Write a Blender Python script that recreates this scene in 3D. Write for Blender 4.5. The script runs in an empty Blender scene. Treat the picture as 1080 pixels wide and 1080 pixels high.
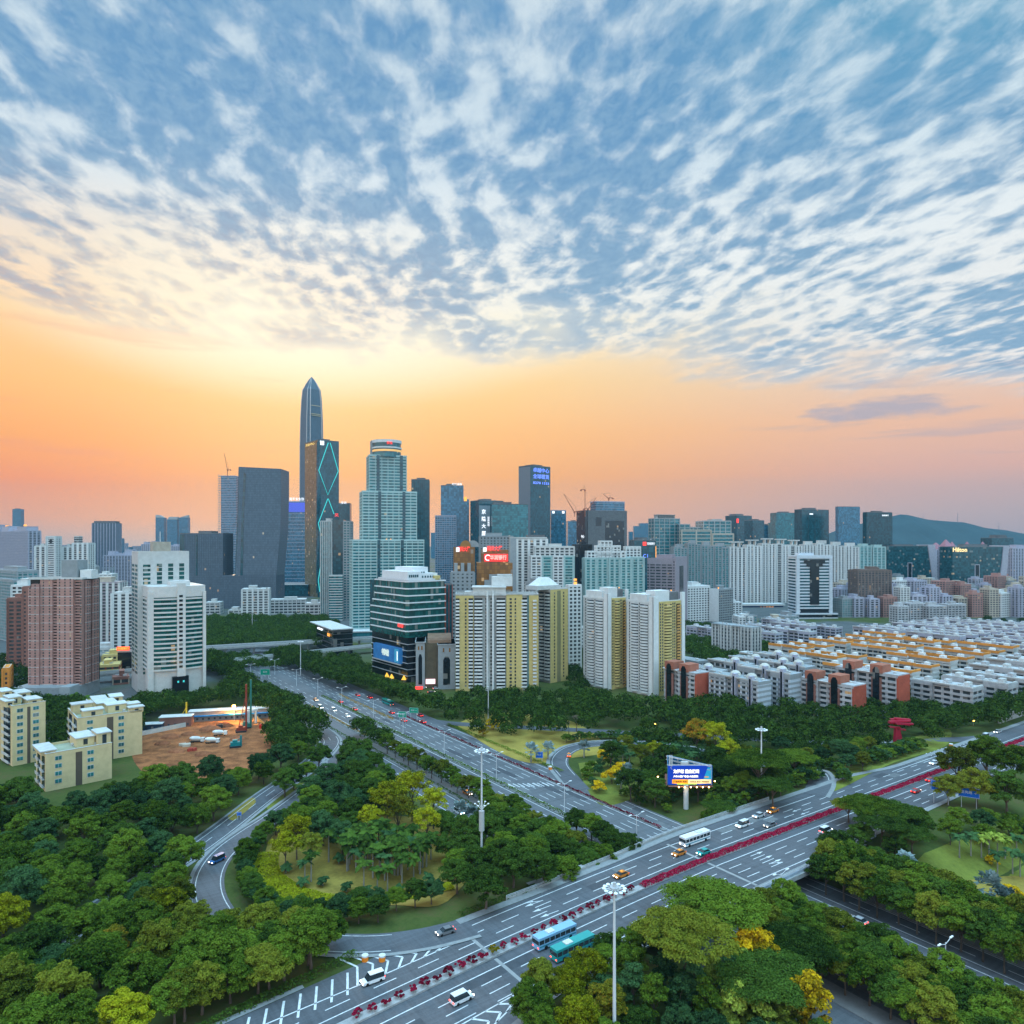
import bpy, math, random
import numpy as np
from mathutils import Vector, Matrix
random.seed(7); rng = np.random.default_rng(7)
SC = bpy.context.scene; COL = SC.collection
R = math.radians
# ---------------------------------------------------------------- camera, sky, sun, exposure
CAMH = 100.0; HY = 572.0; F = 761.0            # metres above the junction, horizon row and focal length of the photograph
cd = bpy.data.cameras.new('camera'); cam = bpy.data.objects.new('camera', cd); COL.objects.link(cam)
cam.location = (0, 0, CAMH); cam.rotation_euler = (R(90), 0, 0)
cd.sensor_width = 36; cd.lens = 36*F/1080; cd.shift_y = (HY-540)/1080; cd.clip_start = 1; cd.clip_end = 30000
SC.camera = cam
SC.view_settings.view_transform = 'Standard'; SC.view_settings.look = 'None'
SC.view_settings.exposure = 0.1; SC.view_settings.gamma = 1
SC.render.engine = 'CYCLES'
SC.cycles.use_denoising = True; SC.cycles.max_bounces = 5; SC.cycles.diffuse_bounces = 3; SC.cycles.glossy_bounces = 2
SC.cycles.transmission_bounces = 2; SC.cycles.volume_bounces = 0; SC.cycles.sample_clamp_indirect = 4
SUN_EL, SUN_AZ = 13.0, -17.0
def lin(r, g, b):
    f = lambda c: (c/255/12.92) if c/255 <= .04045 else ((c/255+.055)/1.055)**2.4
    return (f(r), f(g), f(b), 1)
class NG:
    def __init__(s, nt): s.nt = nt
    def new(s, t, **k):
        n = s.nt.nodes.new(t)
        for a, b in k.items(): setattr(n, a, b)
        return n
    def put(s, sock, v):
        if isinstance(v, bpy.types.NodeSocket): s.nt.links.new(v, sock)
        else: sock.default_value = v
    def m(s, op, a, b=0.0, c=0.0, clamp=False):
        n = s.new('ShaderNodeMath', operation=op); n.use_clamp = clamp
        s.put(n.inputs[0], a); s.put(n.inputs[1], b); s.put(n.inputs[2], c); return n.outputs[0]
    def sm(s, v, a, b):      # smoothstep
        n = s.new('ShaderNodeMapRange', interpolation_type='SMOOTHSTEP'); s.put(n.inputs[0], v); n.inputs[1].default_value = a; n.inputs[2].default_value = b
        return n.outputs[0]
    def mix(s, f, a, b, mode='MIX'):
        n = s.new('ShaderNodeMix', data_type='RGBA', blend_type=mode); s.put(n.inputs[0], f); s.put(n.inputs[6], a); s.put(n.inputs[7], b); return n.outputs[2]
    def ramp(s, v, pts):
        n = s.new('ShaderNodeValToRGB'); e = n.color_ramp.elements
        while len(e) < len(pts): e.new(.5)
        for i, (p, c) in enumerate(pts): e[i].position = p; e[i].color = c
        s.put(n.inputs[0], v); return n.outputs[0]
    def noise(s, vec, scale, detail=3, rough=.5, dist=0.0, w=None):
        n = s.new('ShaderNodeTexNoise'); 
        if vec is not None: s.put(n.inputs['Vector'], vec)
        n.inputs['Scale'].default_value = scale; n.inputs['Detail'].default_value = detail; n.inputs['Roughness'].default_value = rough; n.inputs['Distortion'].default_value = dist
        return n.outputs['Fac']
    def xyz(s, x, y, z):
        n = s.new('ShaderNodeCombineXYZ'); s.put(n.inputs[0], x); s.put(n.inputs[1], y); s.put(n.inputs[2], z); return n.outputs[0]
    def sep(s, v):
        n = s.new('ShaderNodeSeparateXYZ'); s.put(n.inputs[0], v); return n.outputs
W = bpy.data.worlds.new('World'); SC.world = W; W.use_nodes = True
def build_sky():
    g = NG(W.node_tree); W.node_tree.nodes.clear()
    d = g.new('ShaderNodeTexCoord').outputs['Generated']
    x, y, z = g.sep(d)
    hl = g.m('SQRT', g.m('ADD', g.m('MULTIPLY', x, x), g.m('MULTIPLY', y, y)))
    te = g.m('MAXIMUM', g.m('DIVIDE', z, g.m('MAXIMUM', hl, .02)), 0.0)
    az = g.m('ARCTAN2', x, y)
    left = g.ramp(te, [(0, lin(176,160,162)), (.03, lin(228,150,112)), (.075, lin(255,136,34)), (.125, lin(255,160,50)), (.19, lin(255,186,96)), (.27, lin(254,206,140)), (.34, lin(228,205,178)), (.45, lin(185,205,218)), (1, lin(205,210,205))])
    mid = g.ramp(te, [(0, lin(196,168,158)), (.03, lin(240,164,112)), (.09, lin(255,166,52)), (.15, lin(255,184,92)), (.22, lin(255,208,130)), (.30, lin(255,236,192)), (.38, lin(240,238,224)), (.5, lin(200,216,226)), (1, lin(205,210,205))])
    right = g.ramp(te, [(0, lin(168,158,168)), (.04, lin(196,166,162)), (.09, lin(226,170,148)), (.15, lin(236,184,150)), (.21, lin(228,200,180)), (.28, lin(222,214,204)), (.38, lin(214,226,230)), (.5, lin(190,216,226)), (1, lin(205,210,205))])
    back = g.ramp(te, [(0, lin(190,182,190)), (.1, lin(205,195,198)), (.4, lin(195,200,206)), (1, lin(180,198,208))])
    c = g.mix(g.sm(az, -.62, -.25), left, mid); c = g.mix(g.sm(az, -.1, .62), c, right)
    c = g.mix(g.sm(g.m('ABSOLUTE', az), .9, 1.8), c, back)
    gx = g.m('DIVIDE', g.m('ADD', az, .27), .34); gy = g.m('DIVIDE', g.m('SUBTRACT', te, .315), .11)
    c = g.mix(g.m('MULTIPLY', g.sm(g.m('ADD', g.m('MULTIPLY', gx, gx), g.m('MULTIPLY', gy, gy)), 1.7, 0.0), .75), c, lin(255,250,226))
    # altocumulus sheet on a plane above the city: small rolls running away from the viewer
    zz = g.m('MAXIMUM', z, .03)
    px = g.m('DIVIDE', x, zz); py = g.m('DIVIDE', y, zz)
    warp = g.noise(g.xyz(px, py, 2.0), 1.1, 3)
    warp2 = g.noise(g.xyz(px, py, 9.0), 1.1, 3)
    vx = g.m('ADD', g.m('ADD', px, g.m('MULTIPLY', py, .10)), g.m('MULTIPLY', warp, .18)); vy = g.m('ADD', py, g.m('MULTIPLY', warp2, .2))
    v1 = g.xyz(g.m('MULTIPLY', vx, 1.0), g.m('MULTIPLY', vy, .55), 0.0)
    n1 = g.noise(v1, 11.0, 5, .6, .15); ns = g.noise(g.xyz(g.m('ADD', g.m('MULTIPLY', px, 3.4), g.m('MULTIPLY', warp, 1.2)), g.m('MULTIPLY', py, .5), 7.0), 1.0, 3, .5)
    vo = g.new('ShaderNodeTexVoronoi', feature='SMOOTH_F1'); vo.inputs['Scale'].default_value = 12.0; vo.inputs['Smoothness'].default_value = .35; g.put(vo.inputs['Vector'], v1); vf = vo.outputs['Distance']
    n2 = g.noise(g.xyz(px, g.m('MULTIPLY', py, .6), 5.0), 1.7, 3, .5)
    n3 = g.noise(v1, 28.0, 4, .6, .3)
    dens = g.m('ADD', g.m('ADD', g.m('MULTIPLY', n1, 1.25), g.m('MULTIPLY', n2, .62)), g.m('MULTIPLY', n3, .20))
    dens = g.m('SUBTRACT', dens, g.m('MULTIPLY', g.m('SUBTRACT', vf, .38), .55))
    dens = g.m('ADD', dens, g.m('MULTIPLY', g.sm(te, .30, .62), .07)); dens = g.m('ADD', dens, g.m('MULTIPLY', g.m('SUBTRACT', ns, .5), .62))
    edge = g.m('SUBTRACT', g.m('ADD', 3.55, g.m('MULTIPLY', px, .33)), py)
    edge = g.m('ADD', edge, g.m('MULTIPLY', g.m('SUBTRACT', n2, .5), 2.6))
    band = g.sm(edge, -.5, .9)
    cl = g.m('MULTIPLY', g.sm(dens, .70, 1.18), band)
    # light rim between the cloudlets, warm low on the left
    warmw = g.m('MULTIPLY', g.sm(te, .5, .24), g.sm(az, .15, -.5))
    gap = g.mix(warmw, lin(240,243,242), lin(255,214,165))
    gap = g.mix(g.m('MULTIPLY', g.sm(te, .33, .62), .74), gap, lin(182,208,226))
    c = g.mix(g.m('MULTIPLY', band, .72), c, gap)
    ccol = g.mix(g.sm(te, .28, .6), lin(118,158,190), lin(84,140,186))
    ccol = g.mix(g.m('MULTIPLY', g.sm(az, .1, .7), g.sm(te, .4, .8)), ccol, lin(80,160,188))
    ccol = g.mix(g.m('MULTIPLY', warmw, .75), ccol, lin(196,168,160))
    ccol = g.mix(g.m('MULTIPLY', g.sm(n3, .35, .7), .5), ccol, lin(140,176,202))
    c = g.mix(g.m('MULTIPLY', cl, .93), c, ccol)
    # thin streaks low in the clear band
    st = g.noise(g.xyz(g.m('MULTIPLY', az, 2.2), g.m('MULTIPLY', te, 26.0), 3.0), 1.6, 4, .55)
    stm = g.m('MULTIPLY', g.m('MULTIPLY', g.sm(st, .56, .72), g.sm(te, .05, .14)), g.sm(te, .30, .20))
    c = g.mix(g.m('MULTIPLY', g.m('MULTIPLY', stm, g.sm(g.m('ABSOLUTE', az), .15, .5)), .45), c, g.mix(g.sm(az, -.1, .3), lin(240,140,95), lin(168,160,172)))
    # one long grey cloud low on the right
    ex = g.m('DIVIDE', g.m('SUBTRACT', az, .475), .105); ey = g.m('DIVIDE', g.m('SUBTRACT', te, .163), .017)
    er = g.m('ADD', g.m('ADD', g.m('MULTIPLY', ex, ex), g.m('MULTIPLY', ey, ey)), g.m('MULTIPLY', g.m('SUBTRACT', g.noise(g.xyz(g.m('MULTIPLY', az, 12.0), g.m('MULTIPLY', te, 50.0), 1.0), 1.5, 4), .5), 2.4))
    c = g.mix(g.m('MULTIPLY', g.sm(er, 1.1, .1), .75), c, lin(160,160,178))
    # unseen sky overhead and behind the viewer, an added boost to light the ground
    k = g.m('ADD', 1.0, g.m('ADD', g.m('MULTIPLY', g.sm(te, 1.0, 2.4), SKY_TOP_FILL), g.m('MULTIPLY', g.sm(g.m('ABSOLUTE', az), 1.0, 2.0), SKY_BACK_FILL)))
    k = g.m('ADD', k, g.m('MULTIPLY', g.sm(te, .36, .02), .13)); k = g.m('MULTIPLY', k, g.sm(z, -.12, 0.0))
    sky = g.new('ShaderNodeTexSky', sky_type='NISHITA'); sky.sun_disc = False; sky.sun_elevation = R(SUN_EL); sky.sun_rotation = R(SUN_AZ)
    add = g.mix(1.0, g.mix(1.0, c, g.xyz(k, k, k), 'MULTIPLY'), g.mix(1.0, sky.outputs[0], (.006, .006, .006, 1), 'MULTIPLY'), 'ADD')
    bg = g.new('ShaderNodeBackground'); g.put(bg.inputs[0], add); bg.inputs[1].default_value = 1.0
    out = g.new('ShaderNodeOutputWorld'); g.nt.links.new(bg.outputs[0], out.inputs[0])
SKY_TOP_FILL, SKY_BACK_FILL = 7.0, 1.9
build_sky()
W.cycles.sampling_method = 'MANUAL'; W.cycles.sample_map_resolution = 512
sl = bpy.data.lights.new('sun', 'SUN'); sl.energy = 1.7; sl.angle = R(14); sl.color = (1, .72, .42)
so = bpy.data.objects.new('sun', sl); COL.objects.link(so)
so.rotation_euler = (R(90-SUN_EL), 0, R(180-SUN_AZ)) if False else Vector((math.sin(R(SUN_AZ))*math.cos(R(SUN_EL)), math.cos(R(SUN_AZ))*math.cos(R(SUN_EL)), math.sin(R(SUN_EL)))).to_track_quat('Z', 'Y').to_euler()

# ---------------------------------------------------------------- helpers
def G(px, py, z=0.0):            # a ground point seen at a pixel of the photograph
    D = F*(CAMH-z)/(py-HY); return np.array([(px-540)*D/F, D])
def PX(x, y, z): return 540+F*x/y, HY-F*(z-CAMH)/y
P0 = np.array([-25.957, 329.224]); EX = np.array([-.57215, .82015]); CR = np.array([.82015, .57215])   # expressway axis, cross-road axis
YAW = math.atan2(CR[1], CR[0])
def UW(u, w): return P0+u*CR+w*EX
def toUW(p): q = np.asarray(p)-P0; return float(q@CR), float(q@EX)
def sstep(t): t = np.clip(t, 0, 1); return t*t*(3-2*t)
def terr(u, w):
    d = np.maximum(np.maximum(-172-w, w+120), 0)
    cut = sstep(np.maximum(np.maximum(-36-u, u-38), 0)/14)
    return 6.0*(1-sstep(d/26))*cut
def terrp(p): u, w = toUW(p); return float(terr(u, w))
def GT(px, py):                  # the same, on the terrain
    z = 0.0
    for _ in range(6): p = G(px, py, z); z = .5*z+.5*terrp(p)
    return G(px, py, z), z
def tag(o, label=None, cat=None, group=None, kind=None):
    if label and len(label.split()) > 16: print('LONG', len(label.split()), label)
    if label: o['label'] = label
    if cat: o['category'] = cat
    if group: o['group'] = group
    if kind: o['kind'] = kind
    return o
def empty(name, loc, rz=0, label=None, cat=None, group=None):
    o = bpy.data.objects.new(name, None); COL.objects.link(o); o.location = loc; o.rotation_euler = (0, 0, rz); o.empty_display_size = .5
    return tag(o, label, cat, group)
def link(name, me, parent=None, loc=None, rz=None):
    o = bpy.data.objects.new(name, me); COL.objects.link(o)
    if parent is not None: o.parent = parent
    if loc is not None: o.location = loc
    if rz is not None: o.rotation_euler = (0, 0, rz)
    return o
def copy_tree(o, parent=None):
    c = o.copy(); COL.objects.link(c); c.parent = parent
    for ch in o.children: copy_tree(ch, c)
    return c
class MB:
    def __init__(s): s.v = []; s.f = []; s.mi = []; s.m = 0
    def add(s, vs, fs):
        n = len(s.v); s.v += [tuple(map(float, p)) for p in vs]; s.f += [tuple(i+n for i in f) for f in fs]; s.mi += [s.m]*len(fs); return s
    def box(s, x0, y0, z0, x1, y1, z1):
        return s.add([(x0,y0,z0),(x1,y0,z0),(x1,y1,z0),(x0,y1,z0),(x0,y0,z1),(x1,y0,z1),(x1,y1,z1),(x0,y1,z1)],
                     [(0,3,2,1),(4,5,6,7),(0,1,5,4),(1,2,6,5),(2,3,7,6),(3,0,4,7)])
    def cbox(s, cx, cy, cz, sx, sy, sz, rz=0):
        c, q = math.cos(rz), math.sin(rz); vs = []
        for dz in (0, sz):
            for dx, dy in ((-1,-1),(1,-1),(1,1),(-1,1)):
                x, y = dx*sx/2, dy*sy/2; vs.append((cx+x*c-y*q, cy+x*q+y*c, cz+dz))
        return s.add(vs, [(0,3,2,1),(4,5,6,7),(0,1,5,4),(1,2,6,5),(2,3,7,6),(3,0,4,7)])
    def prism(s, poly, z0, z1, top=None):
        n = len(poly); t = top or poly
        return s.add([(p[0],p[1],z0) for p in poly]+[(p[0],p[1],z1) for p in t],
                     [tuple(range(n-1,-1,-1)), tuple(range(n, 2*n))]+[(i,(i+1)%n,n+(i+1)%n,n+i) for i in range(n)])
    def loft(s, rings):
        n = len(rings[0]); vs = [p for r in rings for p in r]
        fs = [tuple(range(n-1,-1,-1)), tuple(range((len(rings)-1)*n, len(rings)*n))]
        for k in range(len(rings)-1):
            fs += [(k*n+i, k*n+(i+1)%n, (k+1)*n+(i+1)%n, (k+1)*n+i) for i in range(n)]
        return s.add(vs, fs)
    def cyl(s, cx, cy, z0, r, h, n=12, r2=None):
        r2 = r if r2 is None else r2
        return s.loft([[(cx+rr*math.cos(2*math.pi*i/n), cy+rr*math.sin(2*math.pi*i/n), zz) for i in range(n)] for rr, zz in ((r, z0), (r2, z0+h))])
    def tube(s, pts, r, n=6):
        pts = [Vector(p) for p in pts]; rs = r if isinstance(r, (list, tuple)) else [r]*len(pts); rings = []
        for i, p in enumerate(pts):
            d = (pts[min(i+1, len(pts)-1)]-pts[max(i-1, 0)]).normalized()
            a = d.cross(Vector((0,0,1)) if abs(d.z) < .9 else Vector((1,0,0))).normalized(); b = d.cross(a)
            rings.append([tuple(p+rs[i]*(math.cos(2*math.pi*k/n)*a+math.sin(2*math.pi*k/n)*b)) for k in range(n)])
        return s.loft(rings)
    def blob(s, cx, cy, cz, rx, ry, rz, n=8, k=5):
        rings = []
        for j in range(k+1):
            t = -math.pi/2+math.pi*(j+.001)/(k+.002); rings.append([(cx+rx*math.cos(t)*math.cos(2*math.pi*i/n), cy+ry*math.cos(t)*math.sin(2*math.pi*i/n), cz+rz*math.sin(t)) for i in range(n)])
        return s.loft(rings)
    def mesh(s, name, mats):
        me = bpy.data.meshes.new(name); me.from_pydata(s.v, [], s.f)
        for m in (mats if isinstance(mats, (list, tuple)) else [mats]): me.materials.append(m)
        if max(s.mi, default=0): me.polygons.foreach_set('material_index', s.mi)
        me.update(); return me
    def build(s, name, mats, parent=None, loc=None, rz=None): return link(name, s.mesh(name, mats), parent, loc, rz)
# ---------------------------------------------------------------- materials
MATS = {}
def mat(name, col, rough=.8, var=.18, scale=.35, spec=.14, metal=0, bump=0, emit=None, es=0):
    if name in MATS: return MATS[name]
    m = bpy.data.materials.new(name); m.use_nodes = True; g = NG(m.node_tree); b = m.node_tree.nodes['Principled BSDF']
    c = (*col, 1) if len(col) == 3 else col
    if var:
        tc = g.new('ShaderNodeTexCoord').outputs['Object']
        n = g.noise(tc, scale, 4, .6); n2 = g.noise(tc, scale*9, 3, .6)
        oi = g.new('ShaderNodeObjectInfo').outputs['Random']
        f = g.m('ADD', g.m('ADD', g.m('MULTIPLY', n, .7), g.m('MULTIPLY', n2, .3)), g.m('MULTIPLY', g.m('SUBTRACT', oi, .5), .25))
        lo = tuple(v*(1-var*1.6) for v in c[:3])+(1,); hi = tuple(min(1, v*(1+var*1.2)) for v in c[:3])+(1,)
        g.put(b.inputs['Base Color'], g.ramp(f, [(.25, lo), (.5, c), (.75, hi)]))
        if bump:
            bn = g.new('ShaderNodeBump'); bn.inputs['Strength'].default_value = bump; g.put(bn.inputs['Height'], n2); g.put(b.inputs['Normal'], bn.outputs[0])
    else: b.inputs['Base Color'].default_value = c
    b.inputs['Roughness'].default_value = rough; b.inputs['Specular IOR Level'].default_value = spec; b.inputs['Metallic'].default_value = metal
    if emit: b.inputs['Emission Color'].default_value = (*emit, 1); b.inputs['Emission Strength'].default_value = es
    MATS[name] = m; return m
def glow(name, col, es): return mat(name, tuple(c*.3 for c in col), .5, 0, emit=col, es=es)
def glass(name, col, fh=3.2, bw=3.0, lit=.008, rough=.18, var=.5, spec=.6):
    if name in MATS: return MATS[name]
    m = bpy.data.materials.new(name); m.use_nodes = True; g = NG(m.node_tree); b = m.node_tree.nodes['Principled BSDF']
    x, y, z = g.sep(g.new('ShaderNodeTexCoord').outputs['Object'])
    oi = g.new('ShaderNodeObjectInfo').outputs['Random']
    fz = g.m('FLOOR', g.m('DIVIDE', z, fh)); fb = g.m('FLOOR', g.m('DIVIDE', g.m('ADD', x, g.m('MULTIPLY', y, 1.13)), bw))
    wn = g.new('ShaderNodeTexWhiteNoise', noise_dimensions='3D'); g.put(wn.inputs['Vector'], g.xyz(fz, fb, g.m('MULTIPLY', oi, 50.0)))
    r = wn.outputs['Value']; rc = g.sep(wn.outputs['Color'])
    lo = tuple(v*(1-var) for v in col)+(1,); hi = tuple(min(1, v*(1+var)) for v in col)+(1,)
    big = g.noise(g.xyz(x, y, z), .05, 2)
    c = g.ramp(g.m('ADD', g.m('MULTIPLY', rc[0], .6), g.m('MULTIPLY', big, .4)), [(.15, lo), (.85, hi)])
    mull = g.m('MAXIMUM', g.m('LESS_THAN', g.m('FRACT', g.m('DIVIDE', z, fh)), .12), g.m('LESS_THAN', g.m('FRACT', g.m('DIVIDE', g.m('ADD', x, g.m('MULTIPLY', y, 1.13)), bw)), .07))
    c = g.mix(g.m('MULTIPLY', mull, .55), c, tuple(v*.45 for v in col)+(1,))
    g.put(b.inputs['Base Color'], c)
    curtain = g.m('GREATER_THAN', rc[1], .95 if lit > .0045 else 2.0); c2 = g.mix(g.m('MULTIPLY', curtain, .5), c, (.3, .3, .27, 1)); g.put(b.inputs['Base Color'], c2)
    on = g.m('MULTIPLY', g.m('LESS_THAN', r, lit), g.m('SUBTRACT', 1.0, mull))
    g.put(b.inputs['Emission Color'], g.mix(rc[2], (1, .55, .2, 1), (1, .85, .55, 1)))
    g.put(b.inputs['Emission Strength'], g.m('MULTIPLY', on, .35))
    b.inputs['Roughness'].default_value = rough; b.inputs['Specular IOR Level'].default_value = spec
    MATS[name] = m; return m
def leafmat(name, c1, c2, c3=None):
    m = bpy.data.materials.new(name); m.use_nodes = True; g = NG(m.node_tree); nt = m.node_tree; b = nt.nodes['Principled BSDF']
    tc = g.new('ShaderNodeTexCoord').outputs['Object']; oi = g.new('ShaderNodeObjectInfo').outputs['Random']
    geo = g.new('ShaderNodeNewGeometry').outputs['Random Per Island']
    va = g.new('ShaderNodeVectorMath', operation='ADD'); g.put(va.inputs[0], tc); g.put(va.inputs[1], g.xyz(g.m('MULTIPLY', oi, 90.0), 0.0, 0.0))
    n = g.noise(va.outputs[0], .28, 3, .6)
    f = g.m('ADD', g.m('ADD', g.m('MULTIPLY', n, .75), g.m('MULTIPLY', geo, .35)), g.m('MULTIPLY', g.m('SUBTRACT', oi, .5), .45))
    pts = [(.22, (*c1, 1)), (.78, (*c2, 1))]
    if c3: pts = [(.22, (*c1, 1)), (.6, (*c2, 1)), (.9, (*c3, 1))]
    col = g.ramp(f, pts); g.put(b.inputs['Base Color'], col); b.inputs['Roughness'].default_value = .8; b.inputs['Specular IOR Level'].default_value = .04
    tr = g.new('ShaderNodeBsdfTranslucent'); g.put(tr.inputs[0], col); mx = g.new('ShaderNodeMixShader'); mx.inputs[0].default_value = .22
    nt.links.new(b.outputs[0], mx.inputs[1]); nt.links.new(tr.outputs[0], mx.inputs[2]); nt.links.new(mx.outputs[0], nt.nodes['Material Output'].inputs[0])
    MATS[name] = m; return m
WHITE = mat('white paint', (.58,.61,.60), .7, .10); OFFW = mat('off-white render', (.47,.49,.475), .8, .16)
CONC = mat('concrete', (.33,.34,.33), .85, .2); DCONC = mat('dark concrete', (.14,.15,.155), .85, .2)
METAL = mat('galvanised steel', (.5,.53,.55), .45, .1, metal=.3); DARK = mat('dark metal', (.03,.035,.04), .5, .1)
MARK = mat('road paint', (.56,.58,.58), .7, .25, 1.2)
def text_mesh(s, size, mname, m, extrude=.15, align='CENTER', bold=0.0):
    cu = bpy.data.curves.new('lettering', 'FONT'); cu.body = s; cu.size = size; cu.extrude = extrude; cu.offset = bold; cu.align_x = align; cu.align_y = 'CENTER'; cu.resolution_u = 2
    o = bpy.data.objects.new('lettering', cu); COL.objects.link(o); dg = bpy.context.evaluated_depsgraph_get()
    me = bpy.data.meshes.new_from_object(o.evaluated_get(dg)); bpy.data.objects.remove(o); bpy.data.curves.remove(cu)
    me.materials.clear(); me.materials.append(m); me.name = mname; return me
def sign_text(parent, s, size, m, x, y, z, face='front', extrude=.12, bold=0.0, name='lettering', width=None):
    """lettering standing upright on the y=const (front) or x=const (side) face of a local frame"""
    me = text_mesh(s, size, name, m, extrude, bold=bold)
    M = Matrix.Rotation(R(90), 4, 'X')
    if face == 'side': M = Matrix.Rotation(R(-90), 4, 'Z') @ M
    if width:
        xs = [v.co.x for v in me.vertices]
        if xs: M = M @ Matrix.Diagonal((width/max(.01, max(xs)-min(xs)), 1, 1, 1))
    me.transform(M); return link(name, me, parent, (x, y, z))
# ---------------------------------------------------------------- ground, roads, markings
def ground_mat():
    m = bpy.data.materials.new('ground'); m.use_nodes = True; g = NG(m.node_tree); b = m.node_tree.nodes['Principled BSDF']
    tc = g.new('ShaderNodeTexCoord').outputs['Object']; x, y, z = g.sep(tc)
    n = g.noise(tc, .05, 5, .6); n2 = g.noise(tc, .6, 4, .7); nf = g.noise(tc, .008, 4, .5)
    grass = g.ramp(g.m('ADD', g.m('MULTIPLY', n, .6), g.m('MULTIPLY', n2, .4)), [(.3, (.025,.042,.012,1)), (.5, (.06,.085,.02,1)), (.7, (.10,.075,.035,1))])
    city = g.ramp(g.m('ADD', g.m('MULTIPLY', n, .5), g.m('MULTIPLY', n2, .5)), [(.3, (.05,.06,.06,1)), (.7, (.13,.14,.14,1))])
    f = g.m('MAXIMUM', g.sm(y, 560, 760), g.m('MULTIPLY', g.sm(x, 120, 200), g.sm(y, 400, 440)))
    f = g.m('MAXIMUM', f, g.m('MULTIPLY', g.sm(x, -180, -230), g.sm(y, 330, 380)))
    f = g.m('MULTIPLY', f, g.sm(nf, .62, .5))
    g.put(b.inputs['Base Color'], g.mix(f, grass, city)); b.inputs['Roughness'].default_value = .95; b.inputs['Specular IOR Level'].default_value = .1
    return m
def build_ground():
    def ax(fine, lo, hi, extra):
        a = list(np.arange(lo, hi+.1, fine))+extra; s = fine
        v = hi
        while v < 14000: s *= 1.5; v += s; a.append(v)
        s = fine; v = lo
        while v > -9000: s *= 1.5; v -= s; a.append(v)
        return np.array(sorted(set(np.round(a, 3))))
    us = ax(5, -260, 300, [-36, 38, -50, 52]); ws = ax(5, -330, 250, [-172, -120])
    U, Wg = np.meshgrid(us, ws); Z = terr(U, Wg)
    X = P0[0]+U*CR[0]+Wg*EX[0]; Y = P0[1]+U*CR[1]+Wg*EX[1]
    nu, nw = len(us), len(ws); V = np.stack([X, Y, Z], -1).reshape(-1, 3); idx = np.arange(nu*nw).reshape(nw, nu)
    fa = np.stack([idx[:-1,:-1], idx[:-1,1:], idx[1:,1:], idx[1:,:-1]], -1).reshape(-1, 4)
    me = bpy.data.meshes.new('ground'); me.from_pydata(V.tolist(), [], fa.tolist()); me.materials.append(ground_mat()); me.update()
    tag(link('ground', me), kind='structure')
build_ground()
def asphalt(name, col):
    m = bpy.data.materials.new(name); m.use_nodes = True; g = NG(m.node_tree); b = m.node_tree.nodes['Principled BSDF']
    tc = g.new('ShaderNodeTexCoord').outputs['Object']; x, y, z = g.sep(tc)
    u = g.m('ADD', g.m('MULTIPLY', x, float(CR[0])), g.m('MULTIPLY', y, float(CR[1]))); w = g.m('ADD', g.m('MULTIPLY', x, float(EX[0])), g.m('MULTIPLY', y, float(EX[1])))
    big = g.noise(tc, .035, 5, .6); fine = g.noise(tc, 2.2, 3, .7)
    tr1 = g.noise(g.xyz(g.m('MULTIPLY', u, .9), g.m('MULTIPLY', w, .02), 0.0), 1.0, 3, .6); tr2 = g.noise(g.xyz(g.m('MULTIPLY', u, .02), g.m('MULTIPLY', w, .9), 3.0), 1.0, 3, .6)
    f = g.m('ADD', g.m('ADD', g.m('MULTIPLY', big, .30), g.m('MULTIPLY', fine, .18)), g.m('ADD', g.m('MULTIPLY', tr1, .26), g.m('MULTIPLY', tr2, .26)))
    g.put(b.inputs['Base Color'], g.ramp(f, [(.34, tuple(c*.55 for c in col)+(1,)), (.48, (*col, 1)), (.66, tuple(c*1.55 for c in col)+(1,))]))
    b.inputs['Roughness'].default_value = .8; b.inputs['Specular IOR Level'].default_value = .3
    return m
ASPH = asphalt('asphalt', (.082,.088,.098)); ASPH2 = asphalt('worn asphalt', (.098,.105,.113)); PAVE = mat('pavement slabs', (.22,.23,.23), .9, .2, .8)
ZC = 6.0
def cm(u): u = np.asarray(u, float); return -142.7-np.where(u < 0, .04*np.abs(u)+.0003*u*u, 0)
def up_edge(u): return cm(u)+np.interp(u, [-400, -128, -100, -80, -50, -20, 10, 110, 135, 900], [15, 15.9, 16.6, 15.5, 14.5, 15, 17, 17.3, 12.8, 12.8])
def lo_edge(u): return cm(u)+np.interp(u, [-400, -110, -85, -70, 0, 60, 150, 900], [-26, -26, -20.5, -18.3, -18.8, -17.5, -16, -16])
def sheet(mb, us, lo, hi, z, nx=1):     # ribbon running along u between two w functions
    us = np.asarray(us, float); vs = []; fs = []
    for i, u in enumerate(us):
        a = lo(u) if callable(lo) else lo; b = hi(u) if callable(hi) else hi
        for k in range(nx+1):
            w = a+(b-a)*k/nx; p = UW(u, float(w)); vs.append((p[0], p[1], z if z is not None else terr(u, w)+.12))
    for i in range(len(us)-1):
        for k in range(nx): q = i*(nx+1)+k; fs.append((q, q+nx+1, q+nx+2, q+1))
    fs = [tuple(reversed(f)) for f in fs]; mb.add(vs, fs)
def rect(mb, u0, u1, w0, w1, z):
    mb.add([(*UW(u, w), z) for u, w in ((u0,w0),(u1,w0),(u1,w1),(u0,w1))], [(0,1,2,3)])
def smooth(pts, step=3.0):
    pts = np.array(pts, float); out = []
    for i in range(len(pts)-1):
        a = pts[max(i-1,0)]; b = pts[i]; c = pts[i+1]; d = pts[min(i+2, len(pts)-1)]; n = max(1, int(np.linalg.norm(c-b)/step))
        for k in range(n):
            t = k/n; out.append(.5*((2*b)+(-a+c)*t+(2*a-5*b+4*c-d)*t*t+(-a+3*b-3*c+d)*t**3))
    out.append(pts[-1]); return np.array(out)
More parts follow.
